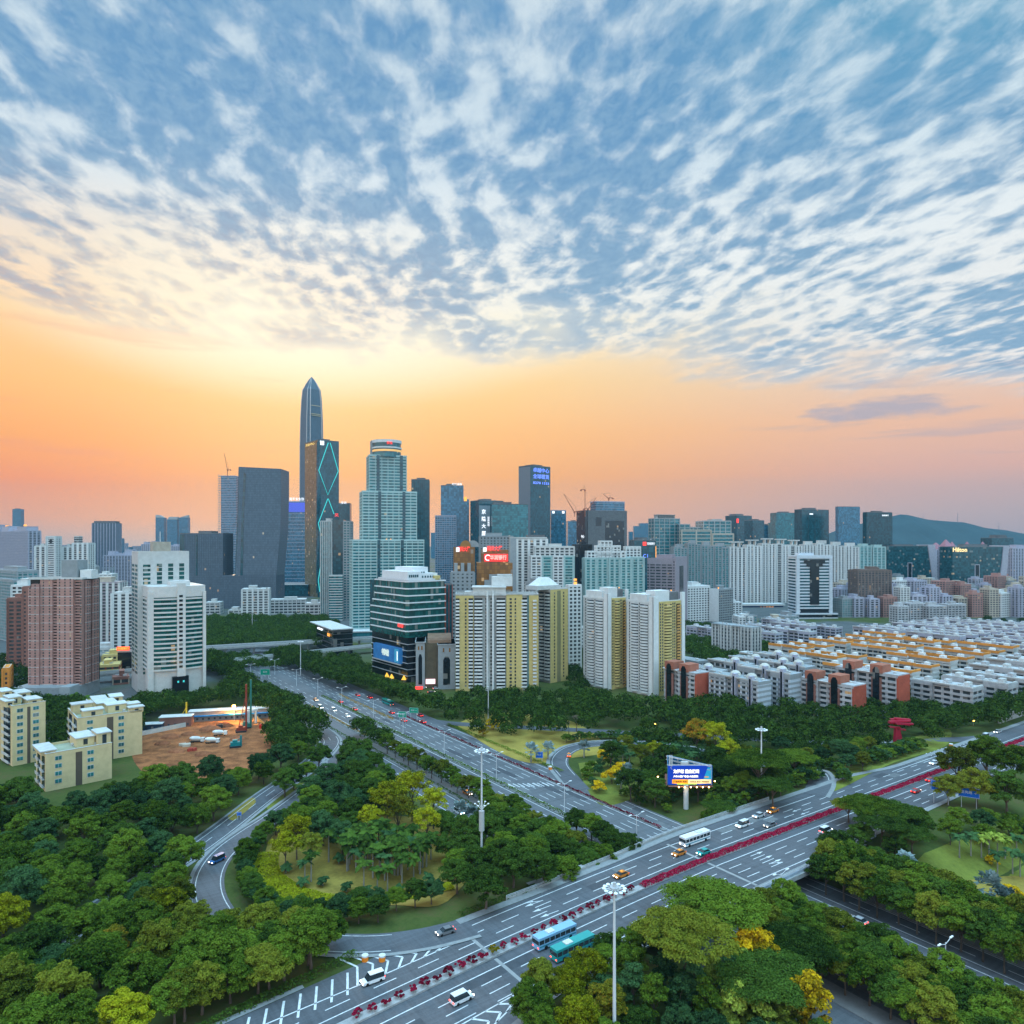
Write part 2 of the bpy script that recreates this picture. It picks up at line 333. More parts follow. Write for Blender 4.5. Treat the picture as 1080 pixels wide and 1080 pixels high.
def drape(mb, pts, lo, hi, off=.12, n=4):   # ribbon along a uw path between lateral offsets, on the terrain
    pts = np.asarray(pts); T = np.gradient(pts, axis=0); T /= np.linalg.norm(T, axis=1)[:, None]; N = np.stack([-T[:,1], T[:,0]], 1); vs = []; fs = []
    for p, nn in zip(pts, N):
        for k in range(n+1):
            q = p+nn*(lo+(hi-lo)*k/n); P = UW(*q); vs.append((P[0], P[1], terr(*q)+off))
    for i in range(len(pts)-1):
        for k in range(n): a = i*(n+1)+k; fs.append((a, a+n+1, a+n+2, a+1) if hi < lo else (a+1, a+n+2, a+n+1, a))
    mb.add(vs, [tuple(reversed(f)) for f in fs])
LOOPL = smooth([(-74,-134.5),(-86,-132.5),(-97,-128),(-107,-120),(-115,-108),(-119.5,-92),(-121,-76),(-119.5,-62),(-115.5,-50),(-109,-39.5),(-99,-29.5),(-88,-20),(-70,-2),(-52,18),(-42,40),(-38,62)])
BIGL = smooth([(-300,-190),(-220,-128),(-160,-72),(-117.5,-33.5),(-84,3.5),(-60,28),(-44,48),(-34,66),(-31,90)])
LOOPR = smooth([(22,-62),(28,-48),(36,-31),(46,-20.5),(58,-14.5),(72,-15.5),(88,-26),(101,-45),(109,-68),(113,-90),(109.5,-106),(101.5,-116.5),(91,-123.5),(78,-129)])
BEHIND = smooth([(24,78),(34,60),(60,32),(82,9.5),(101,-11.5),(130,-40),(158,-70),(180,-100),(200,-122),(225,-132),(260,-134)])
US = np.arange(-420, 901, 10)
def build_roads():
    m = MB(); sheet(m, US, lo_edge, up_edge, ZC+.05); tag(m.build('crossing_road', ASPH), kind='structure')
    m = MB(); rect(m, -34.5, 29.3, -460, 60, .05); rect(m, -34.5, 31, 60, 420, .05); tag(m.build('expressway', ASPH2), kind='structure')
    m = MB(); drape(m, LOOPL, -4.4, 4.4); drape(m, LOOPR, -4.2, 4.2); tag(m.build('loop_ramps', ASPH), kind='structure')
    m = MB(); drape(m, BIGL, -4.6, 4.6, .1); drape(m, BEHIND, -4, 4, .1); tag(m.build('side_roads', ASPH), kind='structure')
    m = MB(); sheet(m, np.arange(-76, 901, 8), up_edge, lambda u: up_edge(u)+2.4, ZC+.17); sheet(m, np.arange(-420, -111, 8), up_edge, lambda u: up_edge(u)+1.4, ZC+.17); sheet(m, US, lambda u: lo_edge(u)-1.8, lo_edge, ZC+.17)
    drape(m, LOOPL, 4.4, 5.6, .22, 1); drape(m, LOOPR, 4.2, 5.8, .22, 1); drape(m, BIGL, -5.8, -4.6, .2, 1); drape(m, BIGL, 4.6, 5.6, .2, 1)
    tag(m.build('pavement', PAVE), kind='structure')
    # kerbed strips that carry the hedges
    m = MB()
    def strip(u0, u1, w0, w1, z0=.0, h=.2): m.add([(*UW(u, w), z) for z in (z0, z0+h) for u, w in ((u0,w0),(u1,w0),(u1,w1),(u0,w1))], [(0,3,2,1),(4,5,6,7),(0,1,5,4),(1,2,6,5),(2,3,7,6),(3,0,4,7)])
    strip(-1.3, 1.3, -120, 170); strip(18.9, 20.6, -110, 92); strip(-24, -14.6, -120, 58); strip(9, 12, 84, 170); strip(-17.4, -14.6, 60, 150); strip(-26, -24, 58, 120); strip(-4.5, 9.6, -460, -178); strip(28.5, 34, -460, -172); strip(-20,-14,-460,-178)
    tag(m.build('kerbs', mat('kerb stone', (.2,.205,.2), .9, .2)), kind='structure')
    # markings
    k = MB(); z = ZC+.058
    def dash(u0, u1, f, step=0, wd=.28, ln=0):
        if not step: sheet(k, np.arange(u0, u1+.1, 6), lambda u: cm(u)+f(u)-wd/2, lambda u: cm(u)+f(u)+wd/2, z)
        else:
            u = u0
            while u < u1: sheet(k, [u, u+ln], lambda q: cm(q)+f(q)-wd/2, lambda q: cm(q)+f(q)+wd/2, z); u += step
    C = lambda v: (lambda u: v)
    dash(-200, 420, C(3.6)); dash(-200, 420, C(-4.3)); dash(-76, 92, C(13.2)); dash(130, 420, C(11.2)); dash(-80, 420, C(-17.2)) if False else dash(-66, 420, C(-16.7))
    dash(-170, 400, C(6.6), 11, .25, 5.5); dash(-78, 400, C(9.8), 11, .25, 5.5)
    for v in (-7.6, -10.8, -13.8): dash(-118, 400, C(v), 11, .25, 5.5)
    def bar(a, b, wd=.4):
        a = np.array(a, float); b = np.array(b, float); t = (b-a)/np.linalg.norm(b-a); nn = np.array([-t[1], t[0]])*wd/2
        pts = [a-nn, b-nn, b+nn, a+nn]; k.add([(*UW(*p), (z+.004 if True else 0)) for p in pts], [(0,1,2,3)])
    # painted island left: outline, chevrons, then plain bars beside the kerb
    tip = (-79, -138.4); bar(tip, (-100, -140.3), .3); bar((-100,-140.3), (-126,-142), .3); bar((-126,-142), (-185,-151), .3)
    bar(tip, (-92, -135), .3); bar((-92,-135), (-101, -131.2), .3); bar((-101,-131.2),(-108,-126.5),.3)
    for i in range(7):
        u = -84-i*3.3; a = np.interp(u-2.2, [-108,-101,-92,-79], [-126.5,-131.2,-135,-138.4]); b = np.interp(u-2.2, [-126,-100,-79], [-142,-140.3,-138.4]); mid = (a+b)/2
        bar((u-2.6, a), (u, mid), .5); bar((u, mid), (u-2.6, b), .5)
    for i in range(12):
        u = -108-i*3.6; bar((u+1.6, np.interp(u, [-150,-128,-102], [-143.5,-137.6,-134.4])), (u-1.4, cm(u)+8), .5)
    # painted island lower right of the near part
    bar((-74.5,-161.5), (-100,-164.6), .3); bar((-74.5,-161.5), (-92,-168.6), .3)
    for i in range(5): 
        u = -80-i*3.4; a = np.interp(u-2, [-100,-74.5], [-164.6,-161.5]); b = np.interp(u-2, [-92,-74.5], [-168.6,-161.5]); bar((u-2, a), (u+.4, (a+b)/2), .5); bar((u+.4, (a+b)/2), (u-2, b), .5)
    # hatched wedge far right and at the ramp mouth
    for i in range(12): u = 166+i*3.4; bar((u, -130.2), (u+2.4, -130.2+1.2+.32*(11-i)*.9), .7)
    for i in range(6): u = 92+i*1.6; bar((u, -127.6+i*.2), (u+1.2, -124.4+i*1.1), .6)
    # arrows
    def arrow(u, w, s, L=5.0, turn=0):
        z2 = z+.004
        k.add([(*UW(u+a*s, w+b), z2) for a, b in ((0,-.12),(L*.6,-.12),(L*.6,.12),(0,.12))], [(0,1,2,3) if s > 0 else (3,2,1,0)])
        k.add([(*UW(u+a*s, w+b), z2) for a, b in ((L*.6,-.55),(L,0),(L*.6,.55))], [(0,1,2) if s > 0 else (2,1,0)])
        if turn: k.add([(*UW(u+a*s, w+b*turn), z2) for a, b in ((L*.2,.1),(L*.55,.9),(L*.8,1.3),(L*.4,1.3),(L*.45,.9),(L*.1,.1))], [tuple(range(6)) if s*turn > 0 else tuple(reversed(range(6)))])
    for v, t in ((4.9, 0), (8.1, 0), (11.4, 1)): arrow(-52, float(cm(-52))+v, -1, 6, t)
    for v, t in ((-5.9, 0), (-9.2, 0), (-12.3, -1)): arrow(15, float(cm(15))+v, 1, 6, t)
    for v in (5, 8.2): arrow(62, float(cm(62))+v, -1, 5)
    # worn crosswise joint lines of the bridge
    for u in (-76.5, 2.5): bar((u, float(lo_edge(u))+.5), (u, float(up_edge(u))-2), .7) if False else None
    # expressway
    def ex(uu, w0, w1, step=0, ln=6, wd=.25):
        if not step: rect(k, uu-wd/2, uu+wd/2, w0, w1, .058)
        else:
            w = w0
            while w < w1: rect(k, uu-wd/2, uu+wd/2, w, w+ln, .058); w += step
    for uu in (1.9, 18.3, -13.9, -2.0, 21.2, 28.0): ex(uu, -440, 170 if uu < 20 else 60)
    for uu in (5.2, 8.5, 11.8, 15.1, -9.9, -5.9, 24.4): ex(uu, -440, 330, 13)
    for i in range(9): rect(k, 2.2+i*1.75, 2.2+i*1.75+.5, -44-i*1.0, -39-i*1.0, .058)
    ex(-24.9, -110, 60); ex(-33.4, -110, 60); ex(-29.2, -110, 60, 13)
    tag(k.build('road_markings', MARK), kind='structure')
    k = MB()
    for pts, a, b in ((LOOPL, -3.5, -3.25), (LOOPL, 3.25, 3.5), (LOOPR, -3.3, -3.05), (LOOPR, 3.05, 3.3), (BIGL, -3.9, -3.65), (BIGL, 2.9, 3.15)): drape(k, pts[6:-6], a, b, .16, 1)
    p = BIGL
    for i in range(0, len(p)-4, 5): drape(k, p[i:i+3], -.12, .12, .16, 1)
    tag(k.build('ramp_markings', MARK), kind='structure')
    # light concrete joints across the bridge approach
    k = MB(); k.m = 0
    for u in (-77, 1): rect(k, u-.45, u+.45, float(lo_edge(u))+.3, float(cm(u))-1.6, ZC+.07); rect(k, u-.45, u+.45, float(cm(u))+1.6, float(up_edge(u))-(2 if u > 0 else 7), ZC+.07)
    tag(k.build('bridge_joints', mat('joint concrete', (.27,.27,.265), .9, .15)), kind='structure')
build_roads()
rq = random.Random(11); k1, k2 = MB(), MB()
used = []
for i in range(60):
    q = k1 if i % 3 else k2
    if i % 2: u = rq.uniform(-110, 260); v = rq.choice([5.2, 8.3, 11.3, -5.9, -9.2, -12.4]); L_ = rq.uniform(4, 22)
    if i % 2:
        if any(abs(v-c_) < 3 and u < b_+1 and u+L_ > a_-1 for a_, b_, c_ in used): continue
        used.append((u, u+L_, v)); sheet(q, [u, u+L_/2, u+L_], lambda t: cm(t)+v-1.4, lambda t: cm(t)+v+1.4, ZC+.054)
    else: u = rq.choice([3.5, 6.8, 10.1, 13.4, 16.7, -8, -4, 22.8, 26.2]); w = rq.uniform(-110, 160); L_ = rq.uniform(4, 24)
    if not i % 2:
        if any(abs(u+500-c_) < 3 and w < b_+1 and w+L_ > a_-1 for a_, b_, c_ in used) or w < -125: continue
        used.append((w, w+L_, u+500)); rect(q, u-1.45, u+1.45, w, w+L_, .054)
tag(k1.build('asphalt_patches', mat('fresh asphalt patch', (.062,.067,.075), .85, .25, .5)), kind='structure'); tag(k2.build('worn_patches', mat('pale worn asphalt', (.13,.137,.14), .85, .25, .5)), kind='structure')
def build_bridge():
    r = empty('road_bridge', (*UW(0, -143), 0), YAW, 'concrete road bridge carrying the crossing road over the expressway', 'bridge')
    m = MB(); m.box(-54, -21, 4.7, 56, 19.3, 5.98); m.build('deck', CONC, r)
    for s in (-1, 1):
        m = MB(); (m.box(-51.5, -20.5, 0, -50, 19, 4.68) if s < 0 else m.box(52, -20.5, 0, 53.5, 19, 4.68)); m.build('abutment', CONC, r)
    for x in (-19, 0, 19.6, 33):
        for y in (-16, -8, 0, 8, 15): m = MB(); m.cyl(x, y, 0, .7, 4.68, 10); m.build('pier', CONC, r)
    for nm, f, s, lab in (('lower', lo_edge, -1, 'blue and white metal parapet along the near edge of the bridge'), ('upper', up_edge, 1, 'grey parapet with rail along the far edge of the bridge')):
        u0, u1 = (-12, 62) if s < 0 else (-60, 60); us = np.arange(u0, u1+.1, 6)
        pr = empty('bridge_parapet', (*UW(u0, float(f(u0))), ZC), 0, lab, 'parapet'); o = np.array([*UW(u0, float(f(u0))), ZC])
        m = MB(); e = 2.0*s if s < 0 else 2.5
        for a, b in zip(us[:-1], us[1:]):
            q = [np.array([*UW(a, float(f(a))+e), 0]), np.array([*UW(b, float(f(b))+e), 0]), np.array([*UW(b, float(f(b))+e+.3*s), 0]), np.array([*UW(a, float(f(a))+e+.3*s), 0])]
            m.prism([(p-np.array([o[0],o[1],0]))[:2] for p in q], -1.4, .75)
        m.build('barrier', mat('bridge barrier', (.30,.36,.42), .8, .15) if s < 0 else CONC, pr)
        m = MB()
        for h in (1.0, 1.3): m.tube([tuple(np.array([*UW(u, float(f(u))+e+.15*s), ZC+h])-o) for u in us], .07, 5)
        for u in np.arange(u0, u1+.1, 3): p = np.array([*UW(u, float(f(u))+e+.15*s), ZC])-o; m.cyl(p[0], p[1], .75, .06, .6, 5)
        m.build('rail', METAL, pr)
build_bridge()
# viaducts at the left, crossing behind the trees
def viaduct(pa, pb, z, wd, label, ext=(90, 60)):
    a = G(*pa, z); b = G(*pb, z); d = (b-a); L0 = np.linalg.norm(d); d = d/L0; a = a-d*ext[0]; L = L0+sum(ext)
    r = empty('viaduct', (a[0], a[1], 0), math.atan2(d[1], d[0]), label, 'viaduct')
    m = MB(); m.box(0, 0, z-1.5, L, wd, z-.1); m.build('deck', CONC, r); m = MB(); m.box(0, .5, z-.1, L, wd-.5, z); m.build('road_surface', ASPH, r)
    for y in (0, wd-.35): m = MB(); m.box(0, y+.003, z-.098, L, y+.35, z+1.0); m.build('parapet', mat('viaduct parapet', (.42,.45,.45), .8, .12), r)
    x = 12
    while x < L-5: m = MB(); m.cyl(x, wd/2, 0, .9, z-1.5, 10); m.box(x-1, wd*.2, z-2.3, x+1, wd*.8, z-1.502); m.build('pier', CONC, r); x += 24
viaduct((215,684), (333,677), 7.5, 12, 'far elevated road crossing left of the dark mall behind the park trees')
viaduct((225,699), (330,688), 6.5, 8, 'nearer slim elevated road crossing between tree rows left of the dark mall')
def clockuv(pts): return [toUW(GT(*p)[0]) for p in pts]
def patch(name, pts, m, off=.09, n=14):      # a ground patch following the terrain (px outline)
    uv = np.array(clockuv(pts)); c = uv.mean(0); mb = MB(); vs = []; fs = []; K = len(uv)
    dense = []
    uv = smooth(np.vstack([uv, uv[:1]]), 2.5)[:-1]; K = len(uv)
    for i in range(K):
        for t in range(1): dense.append(uv[i]+(uv[(i+1)%K]-uv[i])*t)
    dense = np.array(dense); K = len(dense)
    for j in range(n+1):
        for p in dense: q = c+(p-c)*(j/n if j else .001); P = UW(*q); vs.append((P[0], P[1], terr(*q)+off))
    for j in range(n):
        for i in range(K): fs.append((j*K+i, j*K+(i+1)%K, (j+1)*K+(i+1)%K, (j+1)*K+i))
    mb.add(vs, fs); o = mb.build(name, m); tag(o, kind='structure'); return o
LAWN = mat('yellow-green lawn', (.24,.24,.02), .95, .45, .12); BROWN = mat('dry brown ground', (.25,.19,.04), .95, .35, .1); OLIVE = mat('olive lawn', (.13,.15,.025), .95, .4, .12)
MUD = mat('red earth', (.30,.115,.045), .95, .5, .16)
patch('lawn', [(278,905),(290,880),(330,870),(400,860),(470,870),(500,910),(480,945),(440,958),(380,955),(320,948),(285,935)], BROWN)
patch('lawn', [(480,764),(520,752),(600,760),(640,790),(600,800),(560,805),(520,790)], BROWN)
patch('lawn', [(610,805),(680,798),(700,808),(690,830),(640,850),(618,830)], OLIVE)
patch('lawn', [(900,800),(990,770),(1000,785),(940,806),(880,835),(872,828)], OLIVE)
patch('lawn', [(975,900),(1080,870),(1130,960),(1060,975),(990,955),(960,930)], OLIVE); patch('lawn', [(985,935),(1080,925),(1110,960),(1040,975),(995,958)], BROWN, .13)
patch('lawn', [(280,850),(320,820),(340,835),(300,870)], OLIVE)
patch('building_site_ground', [(150,770),(185,757),(258,745),(292,770),(270,806),(225,832),(180,835),(140,800)], MUD, .1)
patch('road_verge', [(240,860),(262,842),(270,846),(246,866)], BROWN, .14)
# ---------------------------------------------------------------- buildings
FOOT = []                                    # footprints, kept free of trees
class St:
    def __init__(s, core, band=None, pier=None, fh=3.2, bh=1.0, bw=4.0, pw=.6, bd=.25, pd=.18, b0=0): s.__dict__.update(locals())
G_TEAL = glass('teal glass', (.014,.13,.15), 3.6, 3, .004); G_DTEAL = glass('dark teal glass', (.008,.066,.085), 3.6, 3, .004); G_BLUE = glass('blue glass', (.03,.13,.20), 3.8, 3, .003)
G_GREY = glass('grey glass', (.085,.125,.16), 3.6, 2.4, .002, .45, .15, .3); G_BLK = glass('black glass', (.006,.010,.014), 3.6, 3, .006); G_RES = glass('flat windows', (.02,.032,.038), 3.0, 2.6, .014, .3, .7)
G_GREEN = glass('green glass', (.006,.075,.07), 4.2, 2.2, .012, .15, .5); G_GOLD = glass('gold glass', (.20,.085,.014), 3.6, 2.4, .015, .25, .35); G_RTEAL = glass('teal flat windows', (.015,.15,.16), 3.0, 2.4, .005, .3, .5)
BEIGE = mat('beige render', (.42,.38,.31), .8, .15); ROSE = mat('rose tile', (.36,.21,.18), .8, .14); BRICKC = mat('brown tile', (.24,.12,.095), .85, .15); YEL = mat('yellow render', (.52,.42,.17), .8, .10)
GREYW = mat('grey wall tile', (.26,.29,.30), .8, .12); LTEAL = mat('pale teal render', (.33,.47,.46), .75, .12); MAUVE = mat('mauve stone', (.29,.255,.28), .8, .1); BROWNC = mat('bronze cladding', (.16,.125,.11), .6, .15)
CREAM = mat('cream render', (.56,.46,.26), .85, .12); ORANGE = mat('orange tile', (.60,.25,.05), .8, .18); LILAC = mat('lilac grey render', (.36,.37,.44), .8, .14); REDB = mat('red brick', (.36,.085,.05), .85, .2); TERRA = mat('terracotta', (.33,.13,.085), .85, .2)
ROOF = mat('roof felt', (.20,.21,.21), .95, .3, .2); BLUEW = mat('blue white cladding', (.45,.52,.58), .6, .1)
S_TEAL = St(G_TEAL, None, None); S_DT = St(G_DTEAL); S_BLUE = St(G_BLUE); S_GREY = St(G_GREY); S_BLK = St(G_BLK)
S_RES = St(G_RES, OFFW, OFFW, 3.0, 1.25, 5.0, 1.6); S_RESW = St(G_RES, WHITE, WHITE, 3.0, 1.3, 4.6, 1.7); S_RESV = St(G_RES, OFFW, WHITE, 3.0, 1.0, 6.5, 3.0, .1, .5)
S_RTEAL = St(G_RTEAL, LTEAL, LTEAL, 3.0, .9, 7.0, 2.4, .1, .5); S_RESB = St(G_RES, BRICKC, BRICKC, 3.0, 1.3, 5, 2.0); S_ROSE = St(G_RES, ROSE, ROSE, 3.0, 1.35, 3.6, 1.6)
S_DIM = St(G_RES, LILAC, LILAC, 3.0, 1.1, 6, 2.4, .1, .4); S_OFF = St(G_TEAL, CONC, CONC, 3.6, 1.1, 9, 1.0); S_MAUVE = St(G_RES, MAUVE, MAUVE, 3.4, 1.5, 5.5, .9)
S_BRONZE = St(G_RES, BROWNC, BROWNC, 3.1, 1.2, 4.6, 1.8, .1, .5); S_LINE = St(G_TEAL, WHITE, WHITE, 3.5, 1.1, 60, .8, .35, .3); S_YEL = St(G_RES, YEL, YEL, 3.0, 1.2, 3.8, 1.7); S_GREYP = St(G_RES, GREYW, GREYW, 3.2, 1.7, 4.0, 2.2)
class Bld:
    def __init__(s, name, label, cat, xl, xc, xr, D, yaw, a=None, b=None, group=None, z0=0):
        s.D = D; s.th = R(yaw); c, q = math.cos(s.th), math.sin(s.th); s.c, s.q = c, q
        s.X = (xc-540)*D/F
        s.a = a or s.lx(xr); s.b = b or s.ly(xl)
        if s.b <= 2 or s.b > 75 or s.a > 130 or s.a <= 2: print('BADSIZE', label, round(s.a), round(s.b))
        s.root = empty(name, (s.X, D, z0), s.th, label, cat, group); s.P = {}; s.z0 = z0
        o = np.array([s.X, D]); ex = np.array([c, q]); ey = np.array([-q, c])
        FOOT.append([o, o+ex*s.a, o+ex*s.a+ey*s.b, o+ey*s.b])
    def lx(s, px): t = (px-540)/F; return (t*s.D-s.X)/(s.c-t*s.q)
    def ly(s, px): t = (px-540)/F; return (s.X-t*s.D)/(s.q+t*s.c)
    def z(s, py, y=0, x=0): d = s.D+x*s.q+y*s.c; return CAMH+(HY-py)*d/F-s.z0
    def p(s, name, m):
        k = (name, m.name)
        if k not in s.P: s.P[k] = (MB(), [m])
        return s.P[k][0]
    def vol(s, x0, y0, z0, x1, y1, z1, st, name='tower_block', piers='fblr', band=True):
        k = (name+'#%d' % len(s.P), ''); mb = MB(); ms = [st.core]; s.P[k] = (mb, ms)
        mb.box(x0, y0, z0, x1, y1, z1)
        if st.band is not None and band:
            ms.append(st.band); mb.m = len(ms)-1; z = z0+st.b0; d = st.bd
            while z+st.bh < z1-.2: mb.box(x0-d, y0-d, z, x1+d, y1+d, z+st.bh); z += st.fh
            mb.box(x0-d-.05, y0-d-.05, z1-.9, x1+d+.05, y1+d+.05, z1+.9)
        if st.pier is not None:
            ms.append(st.pier); mb.m = len(ms)-1; d = st.pd; h = st.pw/2
            for L, axis in ((x1-x0, 0), (y1-y0, 1)):
                n = max(1, round(L/st.bw)); 
                for i in range(n+1):
                    t = (x0, y0)[axis]+L*i/n; t = min(max(t, (x0,y0)[axis]+h*.2), (x1,y1)[axis]-h*.2)
                    if axis == 0: mb.box(t-h, y0-d, z0, t+h, y0+.3, z1+.3); mb.box(t-h, y1-.3, z0, t+h, y1+d, z1+.3)
                    else: mb.box(x0-d, t-h, z0, x0+.3, t+h, z1+.3); mb.box(x1-.3, t-h, z0, x1+d, t+h, z1+.3)
        mb.m = 0; return s
    def roof(s, x0, y0, x1, y1, z, seed=0, m=ROOF, clutter=True, wall=OFFW, par=1.1):
        q = s.p('roof', m); q.box(x0+.2, y0+.2, z-.1, x1-.2, y1-.2, z+.12+.01*(seed % 5))
        if par:
            q = s.p('parapet', wall); t = .35
            q.box(x0, y0, z-.2, x1, y0+t, z+par); q.box(x0, y1-t, z-.2, x1, y1, z+par); q.box(x0, y0+t, z-.2, x0+t, y1-t, z+par); q.box(x1-t, y0+t, z-.2, x1, y1-t, z+par)
        if clutter:
            rr = random.Random(seed+int(s.X)); L, Wd = x1-x0, y1-y0
            if L > 8 and Wd > 8:
                q = MB(); cx, cy = x0+L*rr.uniform(.35,.6), y0+Wd*rr.uniform(.4,.6); w, d, h = L*rr.uniform(.14,.25), Wd*rr.uniform(.2,.35), rr.uniform(3,5)
                q.box(cx-w, cy-d, z, cx+w, cy+d, z+h); q.box(cx-w-.3, cy-d-.3, z+h, cx+w+.3, cy+d+.3, z+h+.3); s.P[('stair_house#%d' % len(s.P), '')] = (q, [wall])
                for _ in range(rr.randint(2, 5)):
                    q = MB(); ux, uy = x0+1.5+(L-5)*rr.random(), y0+1.5+(Wd-5)*rr.random(); sx, sy, h = rr.uniform(1,2.6), rr.uniform(1,2.6), rr.uniform(1.1,2.2)
                    if rr.random() < .4: q.cyl(ux+1, uy+1, z+.1, 1.1, h, 10)
                    else: q.box(ux, uy, z+.1, ux+sx, uy+sy, z+h)
                    s.P[('roof_unit#%d' % len(s.P), '')] = (q, [METAL if rr.random() < .5 else CONC])
    def part(s, name, mats):
        mb = MB(); s.P[(name+'#%d' % len(s.P), '')] = (mb, mats if isinstance(mats, list) else [mats]); return mb
    def done(s):
        for (n, _), (mb, ms) in s.P.items():
            if mb.v: mb.build(n.split('#')[0], ms, s.root)
        return s
def tower(label, xl, xc, xr, yt, D, yaw, st, b=None, a=None, name='office_tower', cat='tower', crown=None, group=None, clutter=True, setback=None, wall=None):
    B = Bld(name, label, cat, xl, xc, xr, D, yaw, a, b, group); h = B.z(yt)
    w = wall or (st.band if st.band is not None else DCONC)
    if setback:                                  # (fraction of height, inset) upper part drawn in
        f, ins = setback; B.vol(0, 0, 0, B.a, B.b, h*f, st); B.vol(ins, ins, h*f, B.a-ins, B.b-ins, h, st); B.roof(ins, ins, B.a-ins, B.b-ins, h, D % 7, wall=w, clutter=clutter)
    else: B.vol(0, 0, 0, B.a, B.b, h, st); B.roof(0, 0, B.a, B.b, h, int(D) % 7, wall=w, clutter=clutter)
    for (fx0, fy0, fx1, fy1, ch) in (crown or []):
        q = B.part('roof_crown', w); q.box(B.a*fx0, B.b*fy0, h, B.a*fx1, B.b*fy1, h+ch); q.box(B.a*fx0-.4, B.b*fy0-.4, h+ch, B.a*fx1+.4, B.b*fy1+.4, h+ch+.5)
    return B
SIGN_R = glow('red lit sign', (1,.06,.05), 1.6); SIGN_W = glow('white lit sign', (.85,.92,1), 1.5); SIGN_B = glow('blue lit sign', (.16,.28,1), 1.6); SIGN_O = glow('orange lit sign', (1,.42,.08), 1.5); SIGN_C = glow('cyan light line', (.08,.75,.75), .8)
AP, AT = 'apartment_tower', 'apartment tower'
# -- far left
tower('pale hazy tower standing alone on the far left horizon', 12,13,22,537,4600,8,S_BLUE,b=40).done()
B = tower('broad dim slab of flats with stepped roof and orange roof lights at the left edge', -14,30,43,560,1300,50,S_DIM,name=AP,cat=AT,crown=[(0,.05,1,.25,8),(0,.45,1,.6,10),(0,.75,1,.9,14)])
for f in (.08, .5): B.part('roof_light', SIGN_O).box(0, B.b*f, B.z(560)+9, 3, B.b*f+6, B.z(560)+12)
B.done()
B = Bld(AP, 'slim white tower with a round black hole in its raised crown', AT, 36,37,58, 1000, 4, b=16); B.vol(0,0,0,B.lx(48.5),16,B.z(576),S_RESV); B.vol(B.lx(48.5)+.2,1,0,B.a,15,B.z(566),St(G_RES,WHITE,WHITE,3,1.6,9,3.5)); q = B.part('round_opening', DARK); x = (B.lx(48.5)+B.a)/2; z = B.z(571)
q.loft([[(x+2.4*math.cos(i*.5236), .6, z+2.4*math.sin(i*.5236)) for i in range(12)], [(x+2.4*math.cos(i*.5236), 1.4, z+2.4*math.sin(i*.5236)) for i in range(12)]]); B.roof(0,0,B.lx(48.5),16,B.z(576),1); B.done()
B = Bld(AP, 'white flats with dark balcony columns and a taller right half, behind the rose towers', AT, 65,66,93, 1020, 3, b=18); B.vol(0,0,0,B.lx(77),18,B.z(577),S_RESV); B.vol(B.lx(77)+.2,-1,0,B.a,17,B.z(573),S_RESV); B.vol(B.lx(77),3,B.z(573),B.lx(82),12,B.z(566),St(G_RES,OFFW,DCONC)); B.roof(0,0,B.lx(77),18,B.z(577),1); B.done()
tower('grey blue office slab rising left of the white curved towers', 95,97,122,552,1600,6,St(G_GREY,None,LILAC,3.6,1,6,1.4,.1,.6),b=30,crown=[(.06,.1,.94,.9,5)]).done()
tower('dim blue block of flats below the grey blue office slab', 106,109,144,586,1500,5,S_DIM,b=30,name=AP,cat=AT,crown=[(.1,.2,.3,.8,9),(.6,.2,.85,.8,12)]).done()
for i, (x0, x1, y, l) in enumerate([(163,173,546,'leftmost of three pale ghostly towers far away, with pointed top'), (175,187,548,'middle one of three pale ghostly towers far away'), (187.5,198,546,'rightmost of three pale ghostly towers far away')]):
    B = tower(l, x0,x0+1,x1,y,4300,4,S_BLUE,b=40,group='pale towers on the left horizon'); h = B.z(y)
    q = B.part('spire', CONC); q.prism([(0,0),(B.a,0),(B.a,30),(0,30)], h, h+16, [(B.a*.2*(i > 0)+B.a*.8*(i == 2),2),(B.a*.4+B.a*.6*(i > 0),2),(B.a*.4+B.a*.6*(i > 0),28),(B.a*.8*(i == 2),28)]); B.done()
tower('dim twin topped flats on the left horizon, left of the grey slab building', 147,149,166,574,2300,5,S_DIM,b=30,name=AP,cat=AT,crown=[(.1,.2,.35,.8,7),(.6,.2,.9,.8,9)]).done()
tower('dim flats on the left horizon just beside the grey slab building', 168,170,189,576,2200,5,S_DIM,b=30,name=AP,cat=AT,crown=[(.1,.2,.3,.8,8),(.65,.2,.9,.8,6)]).done()
far = [(122,129,568),(126,133,573),(130,138,577),(139,147,576),(57,64,578),(62,68,575),(199,206,572),(286,292,566),(292,299,578),(300,304,575)]
for i, (x0, x1, y) in enumerate(far): tower('small faint block far away on the hazy left horizon', x0,x0+.5,x1,y,3600+160*i,5,S_DIM if i % 2 else S_BLUE,b=25,group='faint blocks on the left horizon',clutter=False).done()
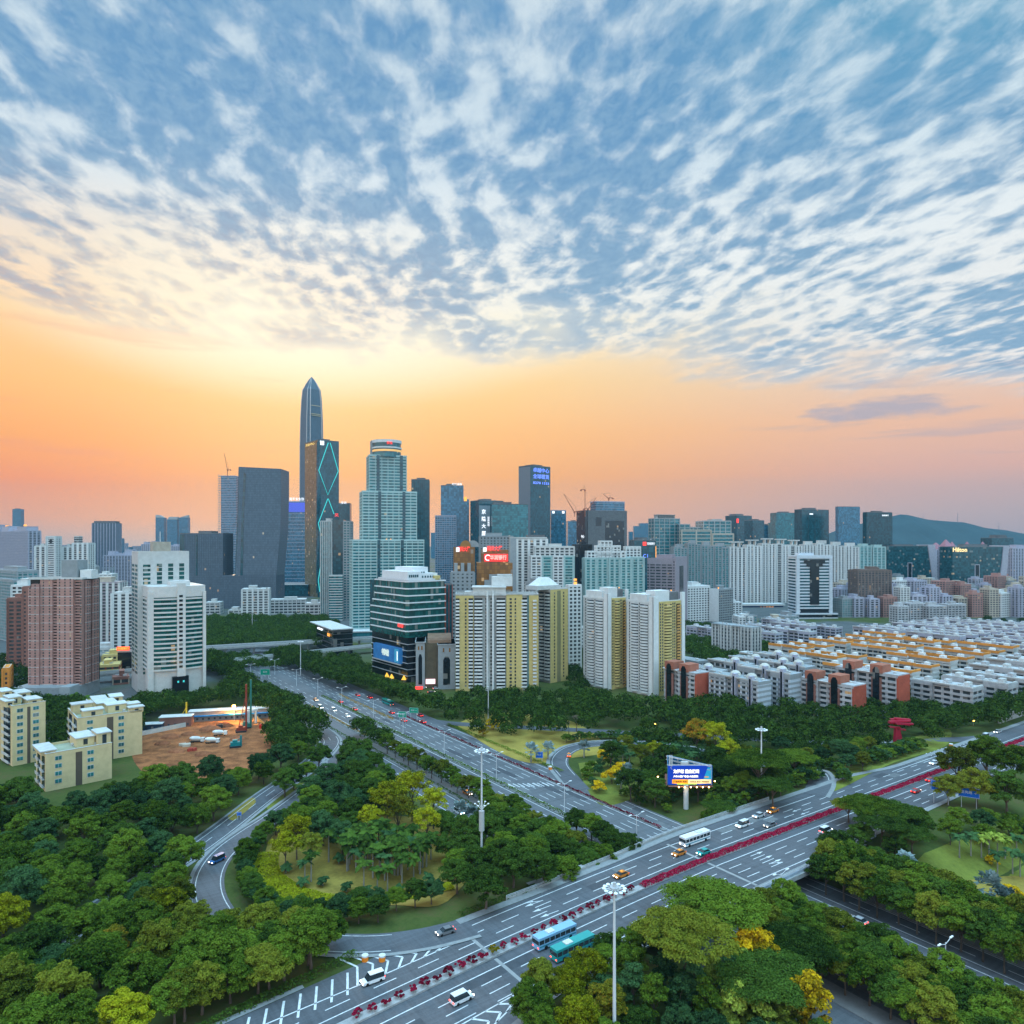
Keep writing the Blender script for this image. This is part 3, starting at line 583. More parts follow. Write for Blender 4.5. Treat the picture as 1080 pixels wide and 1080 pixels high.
# -- twin grey slabs on one base
B = Bld('slab_building', 'pair of dark grey glass slabs of unequal height joined by a common base', 'office building', 187,190,291, 1087, 2, b=46); gs = St(G_GREY,None,mat('slab fins',(.085,.11,.135),.5,.08),3.6,1,2.6,.35,.1,.35)
zb = B.z(607); B.vol(0,0,0,B.a,46,zb,gs,'base_block'); B.vol(0,0,zb+.01,B.lx(235),44,B.z(563),gs,'low_slab')
q = B.part('high_slab', [G_GREY, G_DTEAL]); xa, xb = B.lx(251), B.lx(295.5); xc0 = B.lx(249); zt = B.z(492)
q.loft([[(xa-4,0,zb+.02),(xb-6,0,zb+.02),(xb-6,44,zb+.02),(xa-4,44,zb+.02)],[(xa,0,B.z(560)),(xb,0,B.z(560)),(xb,44,B.z(560)),(xa,44,B.z(560))],[(xa+1,0,B.z(520)),(xb+1.5,0,B.z(520)),(xb+1.5,44,B.z(520)),(xa+1,44,B.z(520))],[(xa+1,0,zt),(xb+1.5,0,zt-3),(xb+1.5,44,zt-3),(xa+1,44,zt)]])
q = B.part('dark_side', G_DTEAL); q.loft([[(xa-5,.8,zb+.03),(xa+7,-.35,zb+.03),(xa+7,30,zb+.03),(xa-5,30,zb+.03)],[(xa-1,.8,B.z(540)),(xa+9,-.35,B.z(540)),(xa+9,30,B.z(540)),(xa-1,30,B.z(540))],[(xa+.5,.8,zt-.5),(xa+12,-.35,B.z(500)),(xa+4,30,zt-.5),(xa+.5,30,zt-.5)]])
q = B.part('dark_strip', G_DTEAL); q.box(-.4,-.4,zb,B.lx(194.5),-.02,B.z(564)); B.part('dark_strip', G_DTEAL).box(B.lx(206.6),-.5,zb,B.lx(208.4),.1,B.z(564))
B.roof(0,0,B.lx(235),44,B.z(563),3,wall=DCONC); B.done()
# -- tower under construction + crane
def crane(label, x, D, z0, h, jibx, jz, m=None, mast=1.1, cat='crane'):
    """luffing crane: mast from z0, jib raised towards pixel column jibx reaching height jz"""
    X = (x-540)*D/F; r = empty('tower_crane', (X, D, z0), 0, label, cat); m = m or mat('crane steel', (.32,.12,.07), .6, .15); JX = (jibx-x)*D/F
    q = MB(); q.box(-mast/2,-mast/2,0,mast/2,mast/2,h); q.build('mast', m, r); q = MB(); q.box(-1.6,-1.3,h,1.6,1.3,h+2.6); q.build('cab', m, r)
    q = MB(); q.tube([(0,0,h+1.5),(JX,0,jz-z0)], [.8,.35], 4); q.build('jib', m, r); s = -1 if JX > 0 else 1
    q = MB(); q.box(min(0,s*7),-1,h+2.7,max(0,s*7),1,h+3.6); q.box(s*7-1.5,-1.4,h+.6,s*7+1.5,1.4,h+2.9); q.build('counterweight', m, r)
    q = MB(); q.tube([(s*3,0,h+3),(s*1.5,0,h+12),(JX*.96,0,jz-z0)], .18, 4); q.build('pendant_cable', DARK, r); return r
B = tower('slim tower under construction with bare scaffolded left edge', 231,233,249,502,1700,4,St(G_BLUE,LILAC,None,4,1),b=34,clutter=False)
q = B.part('scaffold', CONC); zt = B.z(502)
for i in range(26): q.box(-6,-2,zt*.45+i*5.6,-.5,8,zt*.45+i*5.6+1)
for x in (-6,-3.2): q.box(x,-2.2,zt*.4,x+.6,-1.6,zt+4)
B.part('rounded_top', G_BLUE).prism([(4,2),(B.a-2,2),(B.a-2,30),(4,30)], zt, zt+1, [(8,2),(B.a-12,2),(B.a-12,30),(8,30)]); B.done()
crane('red luffing crane on top of the slim tower under construction', 240,1700,B.z(502),12,236.3,B.z(478)); B = None
# -- the very tall tapering tower
B = Bld('skyscraper', 'very tall tapering stone and glass skyscraper with a pyramid top', 'skyscraper', 308,325,339, 2150, 45, a=52, b=52)
cx = cy = 26; rr = math.sqrt(.5)
def octo(r, z, ch=.28): 
    h = r; k = r*(1-ch); return [(cx+x, cy+y, z) for x, y in ((-k,-h),(k,-h),(h,-k),(h,k),(k,h),(-k,h),(-h,k),(-h,-k))]
zs = [(0,27.5),(B.z(560),27.5),(B.z(470),27),(B.z(440),25.5),(B.z(420),23.2),(B.z(409),20.5)]
q = B.part('shaft', [G_GREY]); q.loft([octo(r, z) for z, r in zs])
q = B.part('pyramid_top', [G_GREY]); q.loft([octo(20.5, B.z(409)+.05), octo(12, B.z(402)), octo(5, B.z(397)), octo(.8, B.z(394.6))])
fin = mat('steel fins', (.42,.42,.42), .4, .08, metal=.2)
for k in range(8):
    q = B.part('fin', fin); q.tube([octo(r+.6, z)[k] for z, r in zs]+[octo(12.4, B.z(402))[k], octo(5.3, B.z(397))[k]], [1.5]*6+[1.1,.8], 4)
for yy in (427, 436, 437.6): B.part('mechanical_floor', mat('mechanical floor', (.45,.38,.26), .6, .1)).box(cx-15, cy-27.6+(0 if yy > 430 else 2.5), B.z(yy), cx+15, cy-22, B.z(yy)+2)  # plain tan bands for the mechanical floors
B.done()
# -- blue sign tower, X-lit tower
B = tower('pale blue glass tower with a glowing roof sign left of the diamond lit tower', 299,300,323,529,1800,5,St(G_BLUE,LILAC,None,9,.8,20),b=36,clutter=False)
B.part('sign_band', mat('violet panel',(.08,.10,.5),.5,.05,emit=(.15,.2,.9),es=.35)).box(0,-.7,B.z(540),B.a,0,B.z(530)); sign_text(B.root,'中国平安金融',8,SIGN_W,B.a*.5,-1,B.z(526.5),width=B.a*.8); B.done()
B = Bld('diamond_lit_tower', 'dark teal glass tower traced by zigzag lines of cyan light', 'skyscraper', 321.5,335,357.5, 1312, 38); h = B.z(464)
q = B.part('glass_shaft', [G_DTEAL, glass('sunset-painted glass', (.14,.12,.065), 4, 3, .02, .2, .3)]); q.box(0,0,0,B.a,B.b,h); q.mi[5] = 1  # left face: golden evening light is put into the glass colour
q = B.part('folded_edge', G_DTEAL); q.loft([[(-3,-3,B.z(y)),(6,-.6,B.z(y)),(0,6,B.z(y)),(-.6,6,B.z(y))] if k % 2 else [(.2,.2,B.z(y)),(5,-.3,B.z(y)),(.5,5,B.z(y)),(-.3,5,B.z(y))] for k, y in enumerate([626,594,560,528,496,466])])
def zig(f, pts):
    q = B.part('light_line', SIGN_C); q.tube([f(px, y) for px, y in pts], .8, 4)
fr = lambda px, y: (B.lx(px), -1.0, B.z(y, 0, B.lx(px)))
zig(fr, [(346,467),(336,496),(345.5,522),(356.5,497),(348,467)]); zig(fr, [(345.5,526),(335.5,552),(339,567)]); zig(fr, [(346,526),(352,542)]); zig(fr, [(338,596),(335.5,612),(337,624)])
B.part('crown_logo', SIGN_W).box(B.lx(337.5),-1.2,B.z(469),B.lx(341.5),-.4,B.z(466)); 
for k in range(3): B.part('crown_logo', SIGN_W).prism([(B.lx(337.2+k*1.6),-1.2),(B.lx(338.6+k*1.6),-1.2),(B.lx(338.6+k*1.6),-.4),(B.lx(337.2+k*1.6),-.4)], B.z(466), B.z(464.2), [(B.lx(337.8+k*1.6),-1.2),(B.lx(338+k*1.6),-1.2),(B.lx(338+k*1.6),-.4),(B.lx(337.8+k*1.6),-.4)])
sign_text(B.root, '汉京中心', 5, mat('gold lettering',(.9,.6,.15),.4,.05,emit=(1,.65,.2),es=.8), -1, B.b*.55, B.z(467), 'side', width=B.b*.7); B.roof(0,0,B.a,B.b,h,2,wall=DCONC); B.done()
B = tower('dark tower with small white roof sign peeping between the diamond lit and stepped towers', 356,357,369,531,1700,5,S_DT,b=30,clutter=False); sign_text(B.root,'深圳',7,SIGN_W,B.a*.45,-1,B.z(530.5)); B.done()
# -- pale ribbed tower left of stepped tower
B = Bld('office_tower', 'narrow pale ribbed tower with a dark glass middle, left of the stepped tower', 'tower', 337,338,369, 930, 4, b=26)
B.vol(0,0,0,B.lx(350),26,B.z(550),St(G_TEAL,None,OFFW,3.4,1,2.4,1.1,.1,.5)); B.vol(B.lx(350)+.1,1.5,0,B.lx(362),25,B.z(548),S_DT); B.vol(B.lx(362)+.2,0,0,B.a,26,B.z(550),St(G_TEAL,GREYW,GREYW,3.4,1.6,4,1.4)); B.roof(0,0,B.lx(350),26,B.z(550),2)
B.vol(B.lx(348.5),-8,0,B.lx(362),-.6,B.z(607),St(G_TEAL,OFFW,None,3.3,1.3,9),'annex'); sign_text(B.root,'凤',5,SIGN_R,B.lx(355),0,B.z(543.5)); B.done()
# -- stepped tower
B = Bld('stepped_tower', 'tall stepped tower with white floor bands, teal corner strips and a drum top', 'skyscraper', 357,372,447, 776, 17, b=42)
sw = St(G_TEAL, LTEAL, LTEAL, 3.3, 1.35, 6.5, .7, .5, .35); a, b = B.a, max(B.b, 40); B.b = b
def stp(x0, y0, x1, y1, z0, z1): 
    B.vol(x0,y0,z0,x1,y1,z1,sw); 
    for xx in ((x0+x1)*.36, (x0+x1)*.69): B.part('glass_strip', G_DTEAL).box(xx-1.6,y0-1.0,z0,xx+1.6,y0+1,z1+.5)
z1, z2, z3 = B.z(570), B.z(518), B.z(479)
stp(0,0,a,b,0,z1); stp(a*.14,2,a*.9,b-4,z1+.05,z2); stp(a*.235,5,a*.76,b-8,z2+.05,z3)
cxx, cyy = a*.5, b*.42
q = B.part('drum', [WHITE, G_TEAL, mat('warm lit band',(.7,.4,.15),.5,.1,emit=(1,.5,.15),es=.5)]); rD = a*.205
q.m = 1; q.cyl(cxx,cyy,z3-1,rD,B.z(462)-z3+1,28); q.m = 2; q.cyl(cxx,cyy,B.z(474),rD+.5,2.2,28); q.m = 0; q.cyl(cxx,cyy,B.z(470.5),rD+.9,1.6,28); q.cyl(cxx,cyy,B.z(464.5),rD+.7,3.2,28); q.m = 0
B.part('core_box', GREYW).box(cxx-rD-1.5,cyy-2,z3,cxx-rD*.2,cyy+10,B.z(461.6)); sign_text(B.root,'赛格',3.2,SIGN_R,cxx+1,cyy-rD-1.3,B.z(465.6),extrude=.2)
B.roof(0,0,a,b,z1,1,clutter=False,wall=LTEAL); B.roof(a*.14,2,a*.9,b-4,z2,1,clutter=False,wall=LTEAL); B.roof(a*.235,5,a*.76,b-8,z3,1,clutter=False,wall=LTEAL)
for xx in (.47,.53): B.part('roof_lamp', SIGN_O).box(a*xx-.7,.5,z1+.5,a*xx+.7,1.6,z1+1.8)
q = B.part('podium', [G_TEAL, WHITE]); q.prism([(-12,-14),(a*.55,-20),(a*.8,-10),(a*.8,b*.5),(-12,b*.5)], 0, B.z(665)); q.m = 1; q.prism([(-13,-15),(a*.55,-21.2),(a*.8+1,-11),(a*.8+1,b*.5),(-13,b*.5)], B.z(665), B.z(665)+1.2)
q = B.part('entrance_arch', WHITE)
for k, rr2 in enumerate((9, 6.8)):
    q.tube([(-9+rr2*math.cos(t)*.8, -24+k*1.2, B.z(676)+rr2*math.sin(t)) if 0 <= t <= math.pi else 0 for t in [math.pi*i/12 for i in range(13)]], .8, 6)
    for s in (-1,1): q.box(-9+s*rr2*.8-.8,-24.8+k*1.2,0,-9+s*rr2*.8+.8,-23.2+k*1.2,B.z(676))
B.part('arch_glass', G_TEAL).box(-14,-23,0,-4,-15,B.z(672)); B.done()
tower('dark teal tower showing right of the stepped tower', 432,434,452.5,506,1150,5,St(G_DTEAL,None,mat('dark fins',(.03,.06,.07),.5,.1),3.6,1,3,.5,.1,.3),b=30,wall=DCONC).done()
B = Bld('office_tower', 'two tier blue grey glass tower with white roof sign and orange side panel', 'tower', 458,459,495, 1280, 6, b=40)
B.vol(0,0,0,B.lx(481),32,B.z(544),St(G_BLUE,LILAC,LILAC,3.8,.8,4,.5,.2,.3)); B.vol(B.lx(465),5,0,B.lx(489),40,B.z(512),S_BLUE); B.vol(B.lx(489)+.1,8,0,B.a,38,B.z(526),S_BLUE)
sign_text(B.root,'时代金融',4.5,SIGN_W,B.lx(482),3.4,B.z(510.5)); B.part('orange_panel', SIGN_O).box(B.lx(489.5),7,B.z(528),B.lx(492.5),7.9,B.z(523.5)); B.roof(B.lx(465),5,B.lx(489),40,B.z(512),3,wall=DCONC); B.done()
B = tower('dark teal block with tall vertical white characters on its light corner panel', 496,505,531,528,1230,28,S_DT,wall=DCONC)
B.part('sign_panel', mat('sign panel',(.2,.25,.28),.6,.1)).box(.2,-.5,B.z(567),B.lx(517),.1,B.z(533))
for i, c in enumerate('京隆大厦'): sign_text(B.root,c,8.5,SIGN_W,B.lx(510),-.8,B.z(540+i*7.6),bold=.12)
sign_text(B.root,'\n'.join('招商热线'),4.2,SIGN_W,B.lx(515),-.8,B.z(550)); B.done()
B = tower('wide dark teal glass block in front of the tower with blue lettering', 517,519,557,532,1190,4,S_TEAL,b=40,wall=DCONC,crown=[(.05,.1,.35,.9,4)]); B.done()
B = tower('tall teal tower with three rows of glowing blue lettering near its roof', 547,559.5,580.5,491,1400,42,S_DT,wall=DCONC); B.part('grey_side', mat('grey side cladding',(.17,.19,.21),.6,.1)).box(-.3,.3,0,-.02,B.b-.3,B.z(492))
for i, (t, s) in enumerate((('卓越中心', 9.5), ('全球租赁', 9.5), ('8278 1333', 6.5))): sign_text(B.root,t,s,SIGN_B,B.a*.52,-.7,B.z(496.5+i*6.6,0,B.a*.5),bold=.1,width=B.a*.8)
B.done()
B = tower('pale blue glass tower with small cyan roof signs beside the blue lettered tower', 579.5,581,597,538.5,1500,5,S_BLUE,b=30,wall=LILAC,clutter=False)
for f in (.15,.8): B.part('roof_sign', SIGN_W).box(B.a*f-2,-.6,B.z(541.5),B.a*f+3,0,B.z(539))
B.done()
tower('small blue block in the gap left of the building with cranes', 598,599,611,550,1800,5,S_BLUE,b=30).done()
B = Bld('office_tower', 'dark tower shell under construction with a square opening near its top', 'tower', 608,617,661, 1250, 20); h = B.z(538)
B.vol(0,0,0,B.a,B.b,h,S_BLK); q = B.part('dark_frame', [DCONC, G_BLK]); q.box(B.lx(620),-1,B.z(585),B.lx(661),-.02,h); q.m = 1; q.box(B.lx(628),-1.3,B.z(554.5),B.lx(634),-.9,B.z(545.5)); q.box(B.lx(638),-1.2,B.z(584),B.lx(658),-.9,B.z(549)); q.m = 0
B.vol(B.lx(630),4,h+.1,B.lx(660),B.b*.8,B.z(528.5),St(G_BLUE,LILAC,None,4,.5)); sign_text(B.root,'中心',6,SIGN_W,-.5,B.b*.25,B.z(566),'side'); B.done()
crane('thin red crane leaning left above the dark tower shell', 606,1250,B.z(545),6,594.5,B.z(521)); crane('thin crane leaning right above the dark tower shell', 620,1270,B.z(545),12,629,B.z(524)); crane('upright crane mast in the middle above the dark tower shell', 617,1250,B.z(545),44,617.6,B.z(518)); crane('small red crane at the right end of the dark tower shell', 642,1275,B.z(529),5,636,B.z(520))
# -- pale far towers centre-right
for i, (x0, x1, y) in enumerate([(668,676,555),(674,685,552),(454,459,562),(663,668,561),(595,600,566),(866,872,560)]): tower('pale distant block in a gap of the skyline', x0,x0+.5,x1,y,4300+90*i,4,S_BLUE,b=25,group='pale distant blocks',clutter=False).done()
B = tower('concrete framed office tower with louvred crown, left of the long concrete complex', 684,690,717,547,1500,20,St(G_TEAL,CONC,CONC,7.2,1.2,12,1.4,.2,.4)); h = B.z(547); q = B.part('louvred_crown', CONC)
for i in range(12): q.box(B.a*.15+i*B.a*.06,2,h,B.a*.15+i*B.a*.06+1,B.b*.7,B.z(545)+4)
q.box(B.a*.13,1.8,B.z(545)+4,B.a*.85,B.b*.7,B.z(545)+5); B.done()
B = Bld('office_complex', 'long low concrete and glass office complex with several stepped blocks', 'office building', 715,717,771, 1500, 4, b=50); oc = St(G_TEAL,CONC,CONC,7.2,1.3,11,1.6,.2,.5)
B.vol(0,2,0,B.lx(728),45,B.z(553),oc); B.vol(B.lx(728)+.2,10,0,B.lx(742),48,B.z(556),oc); B.vol(B.lx(742),0,0,B.a,50,B.z(549.5),oc); B.vol(B.lx(717),-12,0,B.lx(748),-.2,B.z(559),St(G_TEAL,BEIGE,BEIGE,7.2,1.5,30,3)); B.vol(B.lx(749),-14,0,B.a,-.7,B.z(563),St(G_TEAL,BEIGE,BEIGE,7.2,1.5,30,3)); B.roof(B.lx(742),0,B.a,50,B.z(549.5),2,wall=CONC); B.done()
B = tower('dark teal tower with one red square roof light', 765,777,793,544,1750,30,S_DT,wall=DCONC); B.part('red_light', SIGN_R).box(-.5,-.8,B.z(551.5),6,-.1,B.z(547)); B.done()
tower('lower dark teal tower right of the red lit one', 785,794,806,549,1650,30,S_DT,wall=DCONC).done()
tower('pale teal office block between two dark teal towers', 804,806,818,554,1900,8,S_BLUE,b=36).done()
tower('teal glass tower left of the darkest right hand tower', 815,818,842,541,1850,8,S_TEAL,b=40,wall=DCONC,setback=(.86,4)).done()
B = tower('darkest teal tower of the right hand group', 838,845,874,537.5,1500,22,St(G_DTEAL,None,DARK,3.6,1,20,.8),wall=DCONC); B.part('roof_light', SIGN_W).box(B.a*.3,-.6,B.z(542.5),B.a*.42,-.1,B.z(541.3)); B.done()
tower('smooth blue tower standing alone right of the darkest tower', 881,884,907,534.5,2000,12,S_BLUE,wall=DCONC,clutter=False).done()
B = tower('dark tower with small white roof sign beside the hill', 910,914,941,540.5,1450,14,St(G_DTEAL,None,DARK,3.4,1,2.8,.3,.1,.3),wall=DCONC); sign_text(B.root,'招商银行',3.6,SIGN_W,B.a*.72,-.8,B.z(543.5),width=B.a*.26); B.done()
# -- ribbed residential slabs, right of centre
tw = [(770,787,577),(788,803,575),(804,818,573.5),(819,832,574),(833,846,575)]
for i, (x0, x1, y) in enumerate(tw):
    B = Bld(AP, ['first','second','third','fourth','fifth'][i]+' ribbed white tower from the left in the row above the blue shop podium', AT, x0-.5,x0,x1, 1150+i*14, 2, b=18, group='ribbed white towers in a row')
    h = B.z(y); B.vol(0,0,0,B.a*.46,18,h,S_RESV); B.vol(B.a*.5,1.2,0,B.a,17,h-1.5,S_RESV)
    q = B.part('roof_frame', OFFW); q.box(B.a*.25,4,h,B.a*.35,12,h+7); q.box(B.a*.6,4,h,B.a*.7,12,h+7); q.box(B.a*.08,3,h+7,B.a*.88,13,h+9); B.roof(0,0,B.a*.46,18,h,i,clutter=False); B.done()
for i, (x0, x1, y) in enumerate([(848,861,574.5),(862,876,573.5),(877,891,575),(892,906,576)]):
    B = Bld(AP, ['first','second','third','fourth'][i]+' white tower from the left in the row behind the white striped building', AT, x0-.5,x0,x1, 1240+i*10, 2, b=18, group='white towers behind the striped building')
    h = B.z(y); B.vol(0,0,0,B.a*.47,18,h,S_RESV); B.vol(B.a*.52,1.5,0,B.a,17,h-2,S_RESV); B.part('roof_block', OFFW).box(B.a*.15,3,h,B.a*.75,12,h+6); B.done()
for i, (x0, x1) in enumerate([(906,919),(920,934)]): tower(['left','right'][i]+' one of two teal grey towers below the dark tower with white roof sign', x0,x0+1,x1,576+i,1330,4,S_RTEAL,b=20,name=AP,cat=AT,crown=[(.2,.2,.8,.8,4)]).done()
B = Bld('shopping_podium', 'long blue fronted shop podium with orange sign below the ribbed towers', 'shop building', 770,773,826, 1110, 3, b=30); B.vol(0,0,0,B.a,30,B.z(639),St(mat('blue shopfront',(.03,.07,.22),.5,.15),None)); B.part('canopy', OFFW).box(-2,-3,B.z(639)+.1,B.a+2,20,B.z(637)); sign_text(B.root,'人人乐百货',6,SIGN_O,B.a*.67,-.8,B.z(642),width=B.a*.28); B.done()
for i, (x0, x1, y) in enumerate([(711,725,577),(726,739,573),(740,753,575),(754,769,576)]):
    B = Bld(AP, ['first','second','third','fourth'][i]+' dark ribbed teal tower from the left, behind the mauve office block', AT, x0-.5,x0,x1, 1120+9*i, 2, b=20, group='dark ribbed teal towers'); h = B.z(y)
    B.vol(0,0,0,B.a*.5,20,h,St(G_RTEAL,GREYW,GREYW,3,.8,5,1.6,.1,.5)); B.vol(B.a*.54,1.4,0,B.a,19,h-2,St(G_RTEAL,GREYW,GREYW,3,.8,5,1.6,.1,.5)); B.part('roof_frame', GREYW).box(B.a*.2,3,h,B.a*.7,14,h+5); B.done()
# -- mauve office, white towers right of it
B = Bld('office_block', 'mauve stone office block with a long dark vertical window on its end wall', 'office building', 683,712,724.5, 830, 62); h = B.z(590)
B.vol(0,0,0,B.a,B.b,h,St(G_RES,MAUVE,None,3.4,1.7,5)); B.part('end_wall', [MAUVE, G_BLK]).box(-.6,-.8,0,B.a,.6,h+3); q = B.part('dark_window', G_BLK); q.box(B.a*.3,-1.1,h*.05,B.a*.62,-.7,h-8); q = B.part('wall_frame', MAUVE); q.box(-.7,B.b*.06,h-6,-.1,B.b,h+1.4)
for f in (.06,.27,.48,.69,.9): q.box(-.72,B.b*f,0,-.1,B.b*f+1.2,h)
B.roof(0,0,B.a,B.b,h,2,wall=MAUVE); B.done()
tower('white flats with small round roof tank left of the grey ended flats', 713,725,748.5,619,900,28,S_RESW,name=AP,cat=AT,crown=[(.3,.2,.6,.7,5)]).done()
B = tower('white and grey flats with a windowless white end wall below the ribbed teal towers', 748,758,773,622,905,40,St(G_RES,GREYW,GREYW,3,1.3,4,1),name=AP,cat=AT,crown=[(.2,.2,.5,.6,4)]); B.part('blank_wall', WHITE).box(-.6,-.2,0,-.1,B.b,B.z(622)+1); B.part('roof_lamp', SIGN_O).box(1,1,B.z(622)+1,2,2,B.z(622)+3); B.done()
B = Bld(AP, 'broad teal flats with a stepped white crown behind the pair of yellow flats', AT, 616,617,667, 790, 3, b=22); h = B.z(589)
for i in range(4): x0, x1 = B.a*(i*.25+.01), B.a*(i*.25+.235); B.vol(x0,(i % 2)*1.5,0,x1,20,h,S_RTEAL)
for x0, x1, y in ((620,660,582),(630,655,576),(634,646,571)): B.vol(B.lx(x0),3,h,B.lx(x1),18,B.z(y),St(G_RES,WHITE,WHITE,3,1.2,4,1.5),'crown_tier')
B.done()
B = Bld(AP, 'teal flats with a flat white roof, right neighbour of the broad teal flats', AT, 660,661,679, 800, 3, b=22); h = B.z(588); B.vol(0,0,0,B.a,20,h,S_RTEAL); B.vol(0,3,h,B.a*.85,18,B.z(577),St(G_RES,WHITE,WHITE,3,1.2,4,1.5),'crown_tier'); B.done()
B = tower('dark teal hotel with red and white roof sign and blue side logo', 667,669,692,570,1010,5,S_DT,b=30,wall=DCONC)
B.part('sign_box', SIGN_R).box(B.lx(678),-.8,B.z(575.5),B.lx(681.5),-.1,B.z(571.5)); sign_text(B.root,'招商银行',4,SIGN_W,B.lx(686.5),-.7,B.z(573.6),width=11); sign_text(B.root,'C1',7,SIGN_B,B.lx(681),-.7,B.z(586.5))
B.part('lamp_string', SIGN_O).box(B.a-.8,-.9,B.z(588),B.a-.1,-.1,B.z(576)); B.done()
tower('black windowless looking tower right of the teal and white flats', 605,607,624.5,575,850,5,St(G_BLK,None,DARK,3,1,5,.6,.1,.3),b=24,wall=DARK).done()
B = Bld(AP, 'white flats with a blank grey right flank behind the domed roofs', AT, 536,538,577, 780, 4, b=22); B.vol(0,0,0,B.lx(545),22,B.z(567),St(GREYW,None,None)); B.vol(B.lx(545)+.1,1,0,B.a,21,B.z(568.5),S_RESV); B.vol(B.lx(556),3,B.z(568),B.a-2,15,B.z(564),St(DCONC,None,None),'plant_room'); B.roof(0,0,B.a,22,B.z(567.5),3,clutter=False); B.done()
B = Bld(AP, 'white topped teal flats with paired balconies left of the black tower', AT, 559,560,606, 760, 4, b=22); h = B.z(587)
for i in range(4): x0, x1 = B.a*(i*.25+.01), B.a*(i*.25+.235); B.vol(x0,(i % 2)*1.5,0,x1,20,h,S_RTEAL if i % 2 else St(G_RES,WHITE,WHITE,3,1.3,5,1.5))
B.vol(B.a*.1,2,h,B.a,18,B.z(577),St(G_RES,OFFW,OFFW,3,1.2,5,1.8),'crown_tier'); B.roof(B.a*.1,2,B.a,18,B.z(577),5); B.done()
B = tower('grey tower behind the gold tower with a plain flat roof', 505,506,541,566,900,4,S_GREYP,b=24,name=AP,cat=AT); B.done()
B = tower('slim white and blue flats right of the yellow ended block', 597,600,613,618,560,20,St(G_RES,WHITE,WHITE,3,1.2,3.4,1.3),name=AP,cat=AT); B.part('roof_lamp', SIGN_O).box(B.a*.5,1,B.z(618)+1,B.a*.5+2,2.5,B.z(618)+3); B.part('roof_lamp', SIGN_O).box(B.a*.5,1,B.z(618)+4,B.a*.5+2,2.5,B.z(618)+5.5); B.done()
tower('low white flats behind the slim white and blue flats', 606,608,616,662,640,10,S_RESW,b=14,name=AP,cat=AT).done()
# -- gold glass tower with red signs
B = Bld('gold_tower', 'gold glass twin tower with grey stone corners and red roof signs', 'tower', 474,476,541, 640, 4, b=40)
B.vol(B.lx(478),6,0,B.lx(501),38,B.z(577),St(G_GOLD,None,None)); B.vol(B.lx(503),4,0,B.a,40,B.z(594),St(G_GOLD,None,None)); B.vol(B.lx(508),10,B.z(594),B.lx(537),34,B.z(580),St(G_GOLD,None,None),'upper_block')
gp = St(G_RES,GREYW,GREYW,3.3,1.8,4.2,2.3); B.vol(0,0,0,B.lx(500),12,B.z(604),gp,'stone_block'); 
for x in (479, 486, 493): B.part('stone_pier', GREYW).box(B.lx(x),0,B.z(604),B.lx(x)+3,6,B.z(594))
q = B.part('roof_vault', mat('copper vault',(.28,.15,.05),.5,.2)); xm = B.lx(491); q.loft([[(xm+5*math.cos(math.pi*i/10), yy, B.z(577)+6*math.sin(math.pi*i/10)) for i in range(11)] for yy in (6, 16)])
q = B.part('stone_vault', GREYW); xm = B.lx(499); q.loft([[(xm+6*math.cos(math.pi*i/10), yy, B.z(577)+6*math.sin(math.pi*i/10)) for i in range(11)] for yy in (16, 30)])
q = B.part('stone_arch', GREYW); q.box(B.lx(511),2.6,0,B.lx(532),4,B.z(612)); q.box(B.lx(516),2.4,B.z(612)+.02,B.lx(532),4,B.z(606)); B.part('arch_window', G_GOLD).box(B.lx(521),2,B.z(623),B.lx(524),2.5,B.z(609))
sign_text(B.root,'潮州大厦',4.6,SIGN_R,B.lx(489),5.2,B.z(579.5),bold=.1,width=11); B.part('sign_logo', SIGN_W).box(B.lx(481),5,B.z(582),B.lx(484.5),5.8,B.z(577.5))
sign_text(B.root,'潮州大厦',5.2,SIGN_R,B.lx(522),9.2,B.z(579),bold=.1,width=14); B.part('sign_logo', SIGN_W).box(B.lx(510),9,B.z(582),B.lx(513.5),9.8,B.z(577.5))
B.part('sign_box', mat('red sign box',(.5,.03,.03),.5,.05,emit=(1,.05,.04),es=.9)).box(B.lx(511),8.6,B.z(592.6),B.lx(536.5),9.9,B.z(584.5)); sign_text(B.root,'华润银行',4.6,glow('pink lit lettering',(1,.45,.4),1.6),B.lx(526),8.2,B.z(588.6),bold=.08,width=15)
q = B.part('sign_logo', SIGN_W); q.tube([(B.lx(515)+2.4*math.cos(t), 8.2, B.z(588.5)+2.4*math.sin(t)) for t in np.arange(.8, 5.6, .4)], .45, 5)
B.done()
# ---------------------------------------------------------------- right hand group, hotel blocks, striped building
B = Bld('striped_building', 'white striped office tower with a large dark letter T shape on its front', 'office building', 839.5,840.5,877, 951, 3, b=26); h = B.z(587); sb = mat('blue white stripes', (.50,.56,.60), .7, .1)
B.vol(0,0,0,B.a,26,h,St(G_DTEAL,sb,None,4.1,2.0,5,.6,.5)); q = B.part('side_pillar', sb); q.box(-.9,-1.2,0,3.4,2,h+1); q = B.part('side_pillar', sb); q.box(B.a-3.4,-1.2,0,B.a+.9,2,h+1)
q = B.part('dark_letter', G_BLK); q.box(B.a*.2,-1.4,h-9,B.a*.8,-.5,h-4); q.box(B.a*.27,-1.38,h-13,B.a*.73,-.5,h-9.01); q.box(B.a*.37,-1.4,18,B.a*.63,-.5,h-13.01); q.box(B.a*.1,-1.42,0,B.a*.9,-.5,12)
